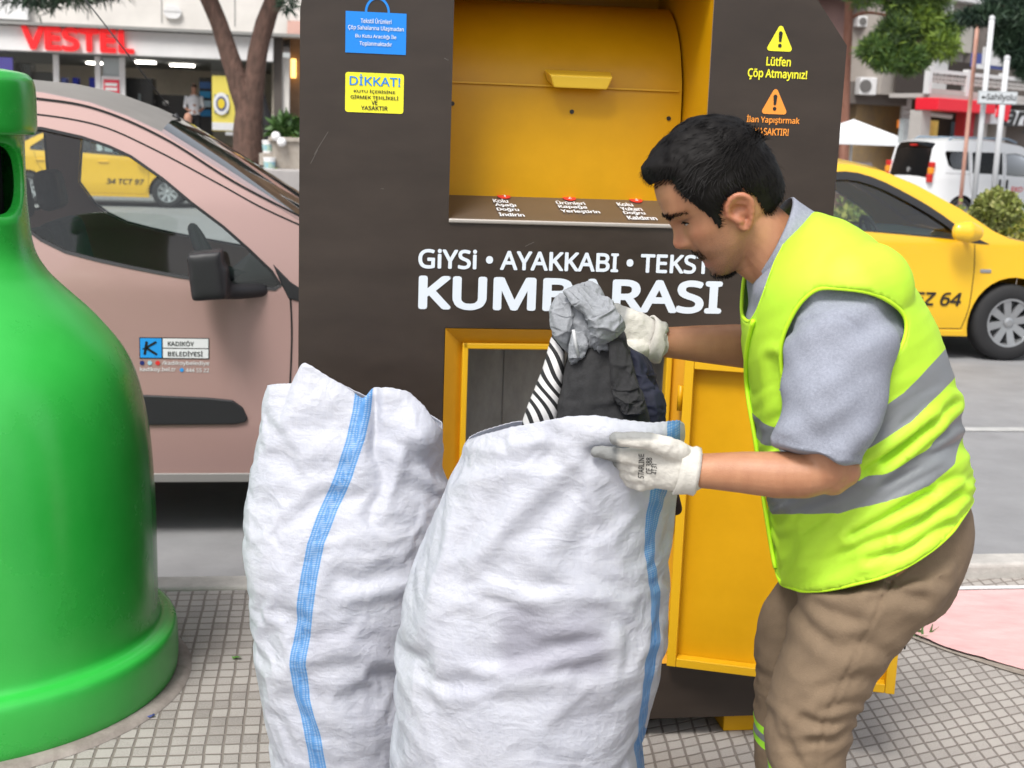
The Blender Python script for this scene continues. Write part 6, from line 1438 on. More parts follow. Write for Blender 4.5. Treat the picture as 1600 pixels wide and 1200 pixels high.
# shoes
M_shoe = mat('shoe_black', (.02, .018, .016), .5, var=.2, vscale=20)
for Y_, py in ((YN, 1640), (YF, 1500)):
    a = Mp(1225, py, Y_); me = union_remesh([rnd_tube([(a[0] + .05, Y_, .055), (a[0] - .02, Y_, .060), (a[0] - .11, Y_, .046), (a[0] - .19, Y_, .036)], (.042, .045, .045, .032), 16, 5, rb=(.052, .058, .044, .034)), rnd_tube([(a[0] + .03, Y_, .07), (a[0] + .03, Y_, .12)], (.048, .046), 14, 3)], .006, 4)
    v = get_v(me); v[:, 2] = np.maximum(v[:, 2], .002); set_v(me, v); smoothshade(me); part('shoe', me, M_shoe)

# ---- safety vest: lies over the torso
M_limeb = mat('lime_fabric', (.55, .88, .045), .68, var=.03, vscale=40, bump=.35, bscale=700, bdist=.0015)
def vest_mat():
    m = M_limeb.copy(); m.name = 'lime_fabric_banded'; n = m.node_tree.nodes; l = m.node_tree.links; b = n['Principled BSDF']
    a = n.new('ShaderNodeAttribute'); a.attribute_name = 'band'; lt = n.new('ShaderNodeMath'); lt.operation = 'LESS_THAN'; lt.inputs[1].default_value = 1.0; l.new(a.outputs['Fac'], lt.inputs[0])
    src = b.inputs['Base Color'].links[0].from_socket
    mx = n.new('ShaderNodeMix'); mx.data_type = 'RGBA'; l.new(lt.outputs[0], mx.inputs['Factor']); l.new(src, mx.inputs['A']); mx.inputs['B'].default_value = (.235, .25, .265, 1); l.new(mx.outputs['Result'], b.inputs['Base Color'])
    r = n.new('ShaderNodeMapRange'); r.inputs['To Min'].default_value = .62; r.inputs['To Max'].default_value = .42; l.new(lt.outputs[0], r.inputs['Value']); l.new(r.outputs[0], b.inputs['Roughness'])
    tl = n.new('ShaderNodeBsdfTranslucent'); l.new(mx.outputs['Result'], tl.inputs['Color']); ms = n.new('ShaderNodeMixShader'); ms.inputs[0].default_value = .18
    l.new(b.outputs[0], ms.inputs[1]); l.new(tl.outputs[0], ms.inputs[2]); l.new(ms.outputs[0], n['Material Output'].inputs['Surface'])
    return m
vt_ = [closed_grid(loft(TS, 50, 72, inset_px=6, dw=.002)), rnd_tube([Mp(1355, 452, 1.995), Mp(1322, 462, 1.985)], (.064, .072), 20, 5), rnd_tube([Mp(1335, 447, 2.245), Mp(1305, 455, 2.255)], (.060, .066), 20, 5)]
me = union_remesh(vt_, .0058, 9); v = get_v(me); n_ = get_n(me)
vm = v.copy(); far_ = v[:, 1] > YM; vm[far_, 1] = 2 * YM - v[far_, 1]; pj = proj(vm); X_, Y_ = pj[:, 0], pj[:, 1]
# folds run from the back waist down to the front
s1 = X_ * .50 + Y_ * .87; s2 = X_ * .87 - Y_ * .50
w1 = np.array([noise.noise(Vector((a_ * .030, b_ * .0065, c_ * 5))) for a_, b_, c_ in zip(s1, s2, v[:, 1])]); w2 = np.array([noise.noise(Vector((a_ * .060, b_ * .012, 9 + c_ * 5))) for a_, b_, c_ in zip(s1, s2, v[:, 1])]); w3 = nz(v, 7, 4)
low = np.clip((Y_ - 560) / 160, .12, 1)
w4 = np.array([1 - 2.8 * abs(noise.noise(Vector((a_ * .040 + b_ * .004, b_ * .009, 21 + c_ * 6)))) for a_, b_, c_ in zip(s1, s2, v[:, 1])])
d = (.0065 * w1 + .0030 * (1 - np.abs(w2) * 3) + .0042 * np.maximum(w4, -.3)) * low + .0045 * w3 + .010 * np.clip((Y_ - 820) / 90, 0, 1)
def vcrease(poly, dep, wd):
    dd_ = poly_dist(X_, Y_, poly, False); return -dep * np.exp(-(dd_ / wd) ** 2) + dep * .7 * np.exp(-((dd_ - 2.0 * wd) / (1.2 * wd)) ** 2)
for poly, dep, wd in (([(1350, 735), (1400, 700), (1450, 660)], .009, 7), ([(1380, 720), (1430, 678), (1480, 630)], .007, 6), ([(1335, 830), (1390, 800), (1450, 770)], .007, 7), ([(1400, 835), (1440, 805), (1490, 770)], .008, 7), ([(1360, 870), (1420, 850), (1470, 815)], .005, 7), ([(1218, 700), (1222, 640), (1215, 560)], .007, 8)):
    d += vcrease(poly, dep, wd)
# stripes, measured down each side of the vest
def curve(p): q = np.array(p, float); return lambda x: np.interp(x, q[:, 0], q[:, 1])
u1 = curve([(1140, 618), (1163, 631), (1217, 667), (1280, 676), (1350, 657), (1410, 613), (1471, 546), (1500, 508)]); l1 = curve([(1140, 664), (1171, 676), (1217, 697), (1280, 714), (1350, 702), (1420, 658), (1487, 587), (1515, 545)])
u2 = curve([(1180, 775), (1250, 768), (1321, 752), (1380, 735), (1441, 702), (1488, 648), (1520, 600)]); l2 = curve([(1180, 801), (1311, 800), (1380, 782), (1445, 755), (1480, 724), (1499, 689), (1525, 640)])
bn = np.minimum(np.abs((Y_ - u1(X_)) / (l1(X_) - u1(X_)) - .5), np.abs((Y_ - u2(X_)) / (l2(X_) - u2(X_)) - .5)) * 2
set_v(me, v + n_ * (d + .004)[:, None]); set_attr(me, 'band', bn)
ARMH = [(1280, 451), (1319, 453), (1363, 462), (1397, 481), (1412, 503), (1410, 527), (1397, 553), (1376, 579), (1356, 600), (1340, 650), (1310, 690), (1260, 690), (1230, 640), (1226, 563), (1228, 527), (1241, 496), (1259, 470)]
NECK = [(1258, 312), (1240, 352), (1227, 388), (1213, 410), (1202, 446), (1188, 484), (1178, 500), (1100, 492), (1080, 250), (1255, 240)]
HEM = curve([(1100, 800), (1180, 800), (1196, 850), (1203, 875), (1212, 893), (1228, 909), (1259, 919), (1302, 919), (1371, 903), (1423, 877), (1467, 843), (1501, 807), (1517, 780), (1530, 750)])
bm = bmesh.new(); bm.from_mesh(me); bm.verts.ensure_lookup_table()
rem = in_poly(X_, Y_, ARMH) | in_poly(X_, Y_, NECK) | (Y_ > HEM(X_))
front_c = (X_ < 1176) & (Y_ > 490) & (np.abs(v[:, 1] - (YM - .045)) < .0032) & (X_ < 1260) & (n_[:, 0] < -.3)
bmesh.ops.delete(bm, geom=[bm.verts[i] for i in np.nonzero(rem)[0]], context='VERTS')
# keep the largest piece, relax the cut edges
seen = set(); best = []
for vv in bm.verts:
    if vv in seen: continue
    st = [vv]; comp = []; seen.add(vv)
    while st:
        q = st.pop(); comp.append(q)
        for e in q.link_edges:
            o_ = e.other_vert(q)
            if o_ not in seen: seen.add(o_); st.append(o_)
    if len(comp) > len(best): best = comp
bs = set(best); bmesh.ops.delete(bm, geom=[q for q in bm.verts if q not in bs], context='VERTS')
for it in range(14):
    new = {}
    for q in bm.verts:
        if q.is_boundary:
            nb = [e.other_vert(q) for e in q.link_edges if e.is_boundary]
            if len(nb) == 2: new[q] = q.co * .4 + (nb[0].co + nb[1].co) * .3
    for q, c in new.items(): q.co = c
loops = []; be = set(e for e in bm.edges if e.is_boundary)
while be:
    e = be.pop(); lp = [e.verts[0], e.verts[1]]
    while True:
        nx = [x for x in lp[-1].link_edges if x in be]
        if not nx: break
        be.discard(nx[0]); lp.append(nx[0].other_vert(lp[-1]))
    if len(lp) > 12: loops.append([np.array(q.co) for q in lp])
bm.normal_update(); bm.to_mesh(me); bm.free(); smoothshade(me)
M_vest = vest_mat(); VEST = part('safety_vest', me, M_vest); sm = VEST.modifiers.new('s', 'SOLIDIFY'); sm.thickness = .0025; sm.offset = 1
M_bind = mat('lime_binding', (.56, .93, .02), .55)
for lp in loops:
    p = np.array(lp); b_ = MB(); 
    for it in range(6): p[1:-1] = p[1:-1] * .5 + (p[:-2] + p[2:]) * .25
    if np.linalg.norm(p[0] - p[-1]) < .03: p = np.vstack([p, p[:2]])
    b_.tube(list(p[::2]), .0033, 8); me = mesh_of('binding', b_.v, b_.f); part('binding', me, M_bind, VEST)
# front closing strip (hook-and-loop placket) down the chest
cl = smooth_path([(1180, 500), (1170, 540), (1168, 583), (1172, 625), (1182, 680), (1189, 735), (1196, 790), (1205, 850), (1214, 888)], 40)
hits = []
dgm = bpy.context.evaluated_depsgraph_get(); bpy.context.view_layer.update()
from mathutils.bvhtree import BVHTree
bvh = BVHTree.FromObject(VEST, bpy.context.evaluated_depsgraph_get())
for x, y in cl:
    d_ = ray(x, y); r_ = bvh.ray_cast(Vector(CAMPOS - ORIG), Vector(d_).normalized())
    if r_[0] is not None: hits.append(np.array(r_[0]) + np.array(r_[1]) * .003 + ORIG)
if len(hits) > 6:
    hits = np.array(hits)
    for it in range(5): hits[1:-1] = hits[1:-1] * .5 + (hits[:-2] + hits[2:]) * .25
    b_ = MB(); b_.tube(list(hits), .0038, 8); me = mesh_of('placket_edge', b_.v, b_.f); part('placket_edge', me, M_bind, VEST)

# ---- gloves
def glovemat():
    m = mat('glove_knit', (.56, .54, .49), .85, var=.10, vscale=60, bump=.5, bscale=260, bdist=.002, stretch=(1, 1, 1.8)); n = m.node_tree.nodes; l = m.node_tree.links; b = n['Principled BSDF']
    a = n.new('ShaderNodeAttribute'); a.attribute_name = 'coating'; src = b.inputs['Base Color'].links[0].from_socket
    mx = n.new('ShaderNodeMix'); mx.data_type = 'RGBA'; l.new(a.outputs['Fac'], mx.inputs['Factor']); l.new(src, mx.inputs['A']); mx.inputs['B'].default_value = (.20, .205, .20, 1); l.new(mx.outputs['Result'], b.inputs['Base Color']); return m
M_glove = glovemat()
def glove(parts, cuff, coat, label=None):
    me = union_remesh(parts, .0026, 4); v = get_v(me); n_ = get_n(me); pj = proj(v)
    set_v(me, v + n_ * (.0016 * nz(v, 60, 3) + .0010 * nz(v, 140, 5))[:, None]); set_attr(me, 'coating', coat(pj, v)); smoothshade(me)
    g = part('glove', me, M_glove)
    b_ = MB()
    for c, r0, r1 in cuff: pass
    p = [c for c, _, _ in cuff]; b_.tube(p, [r for _, r, _ in cuff], 28, False, (0, 1, 0), 0, [r for _, _, r in cuff]); me = mesh_of('cuff', b_.v, b_.f); cf = part('cuff', me, M_glove, g); s_ = cf.modifiers.new('s', 'SOLIDIFY'); s_.thickness = .004; s_.offset = 1
    return g
def fg(pts, rad): return rnd_tube([Mp(*p) for p in pts], rad, 12, 4)
gn = [rnd_tube([Mp(1080, 735, 1.937), Mp(1058, 732, 1.938), Mp(1034, 729, 1.942), Mp(1012, 733, 1.950)], (.030, .025, .021, .016), 20, 4, rb=(.033, .036, .037, .030)),
      fg([(1062, 708, 1.928), (1040, 697, 1.918), (1012, 689, 1.918), (985, 687, 1.926), (962, 685.5, 1.934)], (.018, .0165, .0135, .0125, .0105)),
      fg([(1022, 712, 1.945), (1000, 715, 1.945), (975, 712, 1.950), (950, 708, 1.956), (931, 706, 1.960)], (.016, .0145, .0122, .0112, .0095)),
      fg([(1020, 725, 1.948), (996, 729, 1.952), (974, 724, 1.972), (956, 713, 1.990)], (.016, .0145, .0128, .011)),
      fg([(1018, 738, 1.952), (996, 744, 1.958), (977, 738, 1.980), (963, 724, 2.000)], (.0155, .0138, .0122, .0105)),
      fg([(1020, 750, 1.955), (1002, 756, 1.962), (985, 752, 1.982), (973, 740, 1.998)], (.0145, .0125, .011, .0095))]
cuffn = [(Mp(1058, 732, 1.938), .0275, .0375), (Mp(1068, 734, 1.938), .0290, .0345), (Mp(1078, 735.5, 1.938), .0285, .0325), (Mp(1085, 736, 1.937), .0305, .0345), (Mp(1088, 736.5, 1.937), .029, .033)]
GLN = glove(gn, cuffn, lambda p, v: np.clip(np.maximum(np.clip((970 - p[:, 0]) / 8, 0, 1), np.clip((690 - p[:, 1]) / 5, 0, 1) * np.clip((1030 - p[:, 0]) / 12, 0, 1) * .9), 0, 1))
for i, (t, w, h_, px, py) in enumerate((('STARLINE', .040, .0085, 1007, 743), ('CE 388', .026, .0085, 1019, 741), ('4131', .016, .007, 1027, 745))):
    me = text_mesh(t, w, h_, bold=.01); me.materials.append(M_blk); o = link('lettering', me, GLN); c = Mp(px, py, 1.88) - ORIG; o.location = tuple(c); o.rotation_euler = (0, R(-93), 0)
    bpy.context.view_layer.update(); vv = get_v(me); mw = np.array(o.matrix_local); W3 = vv @ mw[:3, :3].T + mw[:3, 3]
    bv = BVHTree.FromObject(GLN, bpy.context.evaluated_depsgraph_get()); out = []
    for q in W3:
        r_ = bv.ray_cast(Vector(q), Vector((0, 1, 0)), .12); out.append(np.array(r_[0]) + (0, -.0012 + (q[1] - c[1]) * .5, 0) if r_[0] is not None else q + (0, .03, 0))
    o.location = (0, 0, 0); o.rotation_euler = (0, 0, 0); set_v(me, np.array(out))
gf = [rnd_tube([Mp(1026, 534, 2.30), Mp(1008, 528, 2.292), Mp(988, 517, 2.285), Mp(972, 508, 2.28)], (.030, .027, .022, .018), 20, 4, rb=(.030, .036, .038, .032)),
      fg([(985, 496, 2.285), (962, 486, 2.290), (938, 482, 2.305), (918, 490, 2.32)], (.016, .0145, .013, .011)),
      fg([(980, 506, 2.285), (955, 500, 2.297), (930, 502, 2.317)], (.016, .0145, .012)),
      fg([(980, 520, 2.285), (955, 517, 2.300), (932, 520, 2.320)], (.0155, .014, .0115)),
      fg([(985, 532, 2.288), (962, 532, 2.302), (945, 537, 2.32)], (.0145, .0125, .0105)),
      fg([(1002, 545, 2.272), (985, 548, 2.258), (968, 545, 2.245), (952, 535, 2.236)], (.018, .0165, .0135, .0115))]
cuff_f = [(Mp(1008, 528, 2.292), .030, .0395), (Mp(1017, 531, 2.295), .0315, .0355), (Mp(1024, 533, 2.298), .0305, .0325), (Mp(1030, 535, 2.30), .0325, .0345), (Mp(1034, 535.5, 2.30), .0315, .033)]
GLF = glove(gf, cuff_f, lambda p, v: np.clip((982 - p[:, 0] + (p[:, 1] - 500) * -.2) / 8, 0, 1) * .9)
# keys hanging from the back pocket
M_key = mat('key_steel', (.35, .34, .32), .35, metal=.8)
k0 = Mp(1424, 950, 2.02); kt = MB()
kt.tube([k0, Mp(1421, 965, 2.015)], .0012, 6); kt.tube([Mp(1424, 962, 2.015), Mp(1416, 975, 2.015)], .007, 10)
me = mesh_of('key_fob', kt.v, kt.f); KR = part('key_fob', me, M_shoe)
b_ = MB(); c = Mp(1418, 982, 2.015); b_.tube([c + .0065 * np.array([math.cos(t), 0, math.sin(t)]) for t in np.linspace(0, 2 * math.pi, 20)], .0010, 6); me = mesh_of('key_ring', b_.v, b_.f); part('key_ring', me, M_key)
b_ = MB(); c = Mp(1415, 998, 2.015); b_.prism([(c[0] - .004, c[2] + .012), (c[0] + .004, c[2] + .012), (c[0] + .004, c[2] + .002), (c[0] + .0018, c[2] - .001), (c[0] + .0012, c[2] - .018), (c[0] - .0012, c[2] - .018), (c[0] - .0018, c[2])], 2.014, 2.016); me = mesh_of('key', b_.v, b_.f, None, None, False); part('key', me, mat('key_dark', (.06, .055, .05), .4, metal=.6))
# ================================================================ woven sacks
def sackmat(name):
    m = bpy.data.materials.new(name); m.use_nodes = True; n = m.node_tree.nodes; l = m.node_tree.links; b = n['Principled BSDF']
    b.inputs['Roughness'].default_value = .38; b.inputs['Specular IOR Level'].default_value = .35
    tc = n.new('ShaderNodeTexCoord')
    def noise_(sc, st, det=4):
        mp = n.new('ShaderNodeMapping'); mp.inputs['Scale'].default_value = st; l.new(tc.outputs['Object'], mp.inputs['Vector'])
        t = n.new('ShaderNodeTexNoise'); t.inputs['Scale'].default_value = sc; t.inputs['Detail'].default_value = det; l.new(mp.outputs[0], t.inputs['Vector']); return t
    def math_(op, a, b_):
        q = n.new('ShaderNodeMath'); q.operation = op
        for i, x in enumerate((a, b_)):
            if isinstance(x, (int, float)): q.inputs[i].default_value = x
            else: l.new(x, q.inputs[i])
        return q.outputs[0]
    big = noise_(5, (1, 1, 1)); v1 = noise_(150, (1, 1, .03), 2); v2 = noise_(150, (.03, .03, 1), 2)
    r = n.new('ShaderNodeValToRGB'); r.color_ramp.elements[0].position = .3; r.color_ramp.elements[1].position = .7
    r.color_ramp.elements[0].color = (.63, .65, .725, 1); r.color_ramp.elements[1].color = (.75, .76, .805, 1)
    l.new(math_('ADD', math_('MULTIPLY', big.outputs['Fac'], .55), math_('ADD', math_('MULTIPLY', v1.outputs['Fac'], .24), math_('MULTIPLY', v2.outputs['Fac'], .21))), r.inputs['Fac'])
    # contents seen faintly through the weave
    at = n.new('ShaderNodeAttribute'); at.attribute_name = 'contents'
    m0 = n.new('ShaderNodeMix'); m0.data_type = 'RGBA'; l.new(at.outputs['Fac'], m0.inputs['Factor']); l.new(r.outputs[0], m0.inputs['A']); m0.inputs['B'].default_value = (.50, .50, .57, 1)
    # blue tape stripe with pale cross threads
    a = n.new('ShaderNodeAttribute'); a.attribute_name = 'stripe'
    uu = n.new('ShaderNodeAttribute'); uu.attribute_name = 'along'
    lt = math_('LESS_THAN', a.outputs['Fac'], 1.0)
    sx = math_('SINE', math_('ADD', math_('MULTIPLY', uu.outputs['Fac'], 900.0), math_('MULTIPLY', a.outputs['Fac'], 9.0)), 0); sy = math_('SINE', math_('SUBTRACT', math_('MULTIPLY', uu.outputs['Fac'], 900.0), math_('MULTIPLY', a.outputs['Fac'], 9.0)), 0)
    th = math_('MULTIPLY', math_('GREATER_THAN', math_('MULTIPLY', sx, sy), .12), .55)
    mb_ = n.new('ShaderNodeMix'); mb_.data_type = 'RGBA'; l.new(th, mb_.inputs['Factor']); mb_.inputs['A'].default_value = (.15, .39, .74, 1); mb_.inputs['B'].default_value = (.58, .72, .84, 1)
    m1 = n.new('ShaderNodeMix'); m1.data_type = 'RGBA'; l.new(lt, m1.inputs['Factor']); l.new(m0.outputs['Result'], m1.inputs['A']); l.new(mb_.outputs['Result'], m1.inputs['B'])
    l.new(m1.outputs['Result'], b.inputs['Base Color'])
    # threads and crinkles
    cr = noise_(38, (1, 1, 1.0), 8); cr.inputs['Roughness'].default_value = .62; cr.inputs['Distortion'].default_value = .6
    ab = math_('ABSOLUTE', math_('SUBTRACT', cr.outputs['Fac'], .5), 0)
    cr2 = noise_(9, (1.0, 1.0, 1.5), 3); cr2.inputs['Roughness'].default_value = .45; cr2.inputs['Distortion'].default_value = .9
    cr3 = noise_(17, (1.0, 1.0, 1.9), 3); cr3.inputs['Roughness'].default_value = .45
    ab = math_('ADD', ab, math_('ADD', math_('MULTIPLY', math_('ABSOLUTE', math_('SUBTRACT', cr2.outputs['Fac'], .5), 0), 2.6), math_('MULTIPLY', math_('ABSOLUTE', math_('SUBTRACT', cr3.outputs['Fac'], .5), 0), 1.3)))
    hgt = math_('ADD', math_('MULTIPLY', ab, -1.5), math_('MULTIPLY', math_('ADD', v1.outputs['Fac'], v2.outputs['Fac']), .28))
    bp = n.new('ShaderNodeBump'); bp.inputs['Strength'].default_value = .42; bp.inputs['Distance'].default_value = .006; l.new(hgt, bp.inputs['Height']); l.new(bp.outputs[0], b.inputs['Normal'])
    tl = n.new('ShaderNodeBsdfTranslucent'); l.new(m1.outputs['Result'], tl.inputs['Color']); l.new(bp.outputs[0], tl.inputs['Normal']); ms = n.new('ShaderNodeMixShader'); ms.inputs[0].default_value = .42
    l.new(b.outputs[0], ms.inputs[1]); l.new(tl.outputs[0], ms.inputs[2]); l.new(ms.outputs[0], n['Material Output'].inputs['Surface'])
    return m
M_sack = sackmat('woven_polypropylene')
def ridge2(u, v, seed): return 1 - abs(noise.noise(Vector((u, v, seed)))) * 2.6
def sack(name, label, rows, YC, depth, near_rim, far_rim, stripe, amp, seed, contents=None, extra=None, group=None, n=104, m=152, p=.86, creases=(), grip=None, bend=1.2):
    R_ = np.array([(*a, *b) for a, b in rows], float); N = smooth_path(R_, n); Dp = np.interp(np.linspace(0, 1, n), np.linspace(0, 1, len(depth)), depth)
    # even out the rows by height
    X = np.zeros((n, m, 3)); t = np.linspace(0, 2 * math.pi, m, endpoint=False); ct = np.cos(t); st = np.sin(t)
    cx = np.sign(ct) * np.abs(ct) ** p; cy = np.sign(st) * np.abs(st) ** p
    nr = np.array(near_rim, float); fr = np.array(far_rim, float)
    top = N[-1]
    for i in range(n):
        lx, ly, rx, ry = N[i]; s = i / (n - 1); k = max(0, (s - .72) / .28) ** 1.4
        mx = (lx + rx) / 2 + (rx - lx) / 2 * cx; my = (ly + ry) / 2 + (ry - ly) / 2 * cx
        tx = (top[0] + top[2]) / 2 + (top[2] - top[0]) / 2 * cx; ty = (top[1] + top[3]) / 2 + (top[3] - top[1]) / 2 * cx
        rim = np.where(st > 0, np.interp(tx, nr[:, 0], nr[:, 1]), np.interp(tx, fr[:, 0], fr[:, 1])); blend = np.clip(np.abs(st) * 3, 0, 1); rim = rim * blend + (1 - blend) * np.interp(tx, nr[:, 0], nr[:, 1])
        my = my + (rim - ty) * k
        if i == n - 1: my = my + np.where(np.arange(m) % 2 < 1, -1.0, 1.0) * 1.1
        for j in range(m):
            X[i, j] = P(mx[j], my[j], YC)
            if k > 0 and st[j] > 0:      # the near rim stands up to its own height
                X[i, j, 2] += min(1, k * 1.6) * (P(mx[j], my[j], YC - Dp[i] * cy[j])[2] - X[i, j, 2])
        # bring the point to its own depth at the same height and side position (scaled about the sack's middle, not about the lens)
        X[i, :, 1] = YC - Dp[i] * cy
    v = X.reshape(-1, 3); f = grid_faces(n, m, True) + [tuple(range(m - 1, -1, -1))]
    me = mesh_of(name, v, f, M_sack); nn = get_n(me); cen = v.mean(0)
    if ((v - cen) * nn).sum() < 0: nn = -nn
    pj = proj(v); px, py = pj[:, 0], pj[:, 1]; sS = np.repeat(np.linspace(0, 1, n), m); nearf = np.tile(st, n) > -.15
    d = np.zeros(len(v))
    for k in range(len(v)):
        x, y, z = v[k]; w = .6 + .8 * sS[k]
        q1 = ridge2(x * 5.5 + z * 2.2 + y * 3, z * 3.2 - y * 2, seed); q2 = ridge2(x * 7 - z * 6 + y * 4, z * 12 + x * 5, seed + 5.3); q3 = ridge2(x * 22 + z * 11, z * 26 - x * 9 + y * 15, seed + 9.1)
        bl = noise.noise(Vector((x * 4 + 3, y * 4, z * 3.6 + seed)))
        q4 = ridge2(x * 3 + y * 4, z * 17 + 1.5 * bl, seed + 2.2)
        d[k] = amp * (.85 * bl + w * (.34 * q1 + .30 * q2 + .20 * q3) + .26 * q4 * (1.25 - w * .5))
    for poly, dep, wd in creases:
        dep *= .55; wd *= 1.5; dd_ = poly_dist(px, py, poly, False); d += np.where(nearf, dep * (np.exp(-(dd_ / wd) ** 2) - .55 * np.exp(-((dd_ - 2.1 * wd) / (1.2 * wd)) ** 2)), 0)
    d *= np.where(sS > .985, .45, 1)
    v2 = v + nn * d[:, None]
    if extra is not None: v2 = extra(v2, px, py, sS, nearf)
    v2[:, 2] = np.maximum(v2[:, 2], .003)
    set_v(me, v2)
    pj = proj(v2); px, py = pj[:, 0], pj[:, 1]
    sp = np.array(stripe, float); xc = np.interp(py, sp[:, 1], sp[:, 0]); hw_ = np.interp(py, sp[:, 1], sp[:, 2])
    set_attr(me, 'stripe', np.where(np.tile(st, n) > -.05, np.abs(px - xc) / hw_, 9)); set_attr(me, 'along', v2[:, 2])
    cz = np.zeros(len(v))
    if contents is not None:
        for (x0, y0, x1, y1, s_) in contents:
            e = np.clip(np.minimum(np.minimum(px - x0, x1 - px), np.minimum(py - y0, y1 - py)) / 22, 0, 1); cz = np.maximum(cz, e * s_)
        cz *= .55 + .9 * np.clip(nz(v2, 14, seed) + .5, 0, 1); cz = np.where(nearf, cz, 0)
    set_attr(me, 'contents', np.clip(cz, 0, 1)); smoothshade(me)
    base = np.array([v2[:, 0].mean(), YC, 0]); rebase(me, base); o = link(name, me, None, base)
    hold = np.clip(.16 + .24 * nz(v2, 5, seed), .05, .4); hold = np.where(sS > .97, .55, hold); hold = np.where(v2[:, 2] < .1, .7, hold)
    if grip: hold = np.where((px > grip[0]) & (py < grip[1]), .85, hold)
    crumple(o, hold, .024, 20, 15, bend)
    tag(o, label, 'sack', group); s_ = o.modifiers.new('s', 'SOLIDIFY'); s_.thickness = .0016; s_.offset = -1
    return o
rows = [((470, 1398), (640, 1398)), ((452, 1385), (655, 1385)), ((440, 1320), (668, 1320)), ((437, 1230), (664, 1230)), ((430, 1160), (660, 1160)), ((417, 1080), (660, 1080)), ((405, 1000), (664, 1005)), ((397, 930), (670, 935)), ((389, 865), (680, 868)), ((387, 815), (692, 808)), ((391, 760), (700, 758)), ((399, 705), (694, 722)), ((409, 655), (688, 692)), ((421, 603), (690, 664))]
def ex_left(v, px, py, s, nf):
    # the mouth is pinched: a deep fold runs down beside the stripe, and the right hand part flops outwards
    k = np.exp(-((px - 584) / 9) ** 2) * np.clip((760 - py) / 120, 0, 1) * nf; v[:, 1] += .030 * k
    k = np.exp(-(np.hypot((px - 668) / 34, (py - 672) / 38)) ** 2) * nf; v[:, 1] -= .055 * k
    k = np.exp(-(np.hypot((px - 690) / 20, (py - 735) / 22)) ** 2); v[:, 0] -= .012 * k
    return v
sack('woven_sack', 'white woven sack with a blue stripe down its middle, leaning at the bank', rows, 2.60, [.10, .13, .16, .17, .17, .175, .175, .17, .16, .15, .12, .10, .08, .055],
     [(415, 604), (440, 601), (463, 600), (469, 586), (480, 567), (491, 571), (508, 582), (545, 605), (575, 628), (581, 612), (610, 606), (640, 612), (665, 632), (690, 664)], [(415, 604), (462, 606), (480, 592), (505, 598), (545, 618), (580, 634), (640, 640), (690, 664)],
     [(569, 600, 14), (565, 640, 14), (553, 690, 14), (535, 745, 14), (512, 800, 14), (494, 850, 13), (484, 900, 13), (477, 950, 13), (471, 1000, 12.5), (468, 1040, 12), (474, 1090, 12), (488, 1140, 12), (498, 1200, 12.5), (500, 1400, 13)], .0050, 3.1,
     contents=[(470, 960, 620, 1100, .28), (540, 1080, 650, 1220, .22)], extra=ex_left, group='woven white sacks',
     creases=(([(590, 640), (600, 720), (585, 800)], -.010, 10), ([(640, 650), (620, 730), (600, 800)], .008, 8), ([(540, 935), (590, 920), (650, 905)], .012, 8), ([(530, 900), (570, 910), (610, 895)], -.008, 8), ([(425, 690), (460, 640), (520, 625)], .006, 9), ([(430, 760), (480, 720), (520, 690)], .006, 9), ([(520, 1010), (570, 1020), (640, 1040)], .007, 9), ([(600, 700), (650, 740), (690, 760)], .008, 8)))
rows = [((665, 1585), (960, 1585)), ((648, 1575), (980, 1575)), ((632, 1480), (1000, 1480)), ((625, 1380), (1002, 1380)), ((623, 1280), (996, 1280)), ((624, 1190), (996, 1190)), ((626, 1110), (1004, 1105)), ((629, 1040), (1024, 1035)), ((635, 985), (1037, 980)), ((641, 940), (1039, 925)), ((650, 895), (1037, 870)), ((661, 855), (1039, 820)), ((677, 815), (1042, 778)), ((702, 760), (1050, 738)), ((724, 718), (1060, 704)), ((733, 690), (1064, 674))]
def ex_right(v, px, py, s, nf):
    g = np.clip((px - 860) / 80, 0, 1)
    v[:, 1] -= nf * g * .016 * np.exp(-((py - 676) / 20) ** 2)
    v[:, 1] += nf * np.clip((px - 905) / 30, 0, 1) * .020 * np.exp(-((py - 709) / 8) ** 2)
    return v
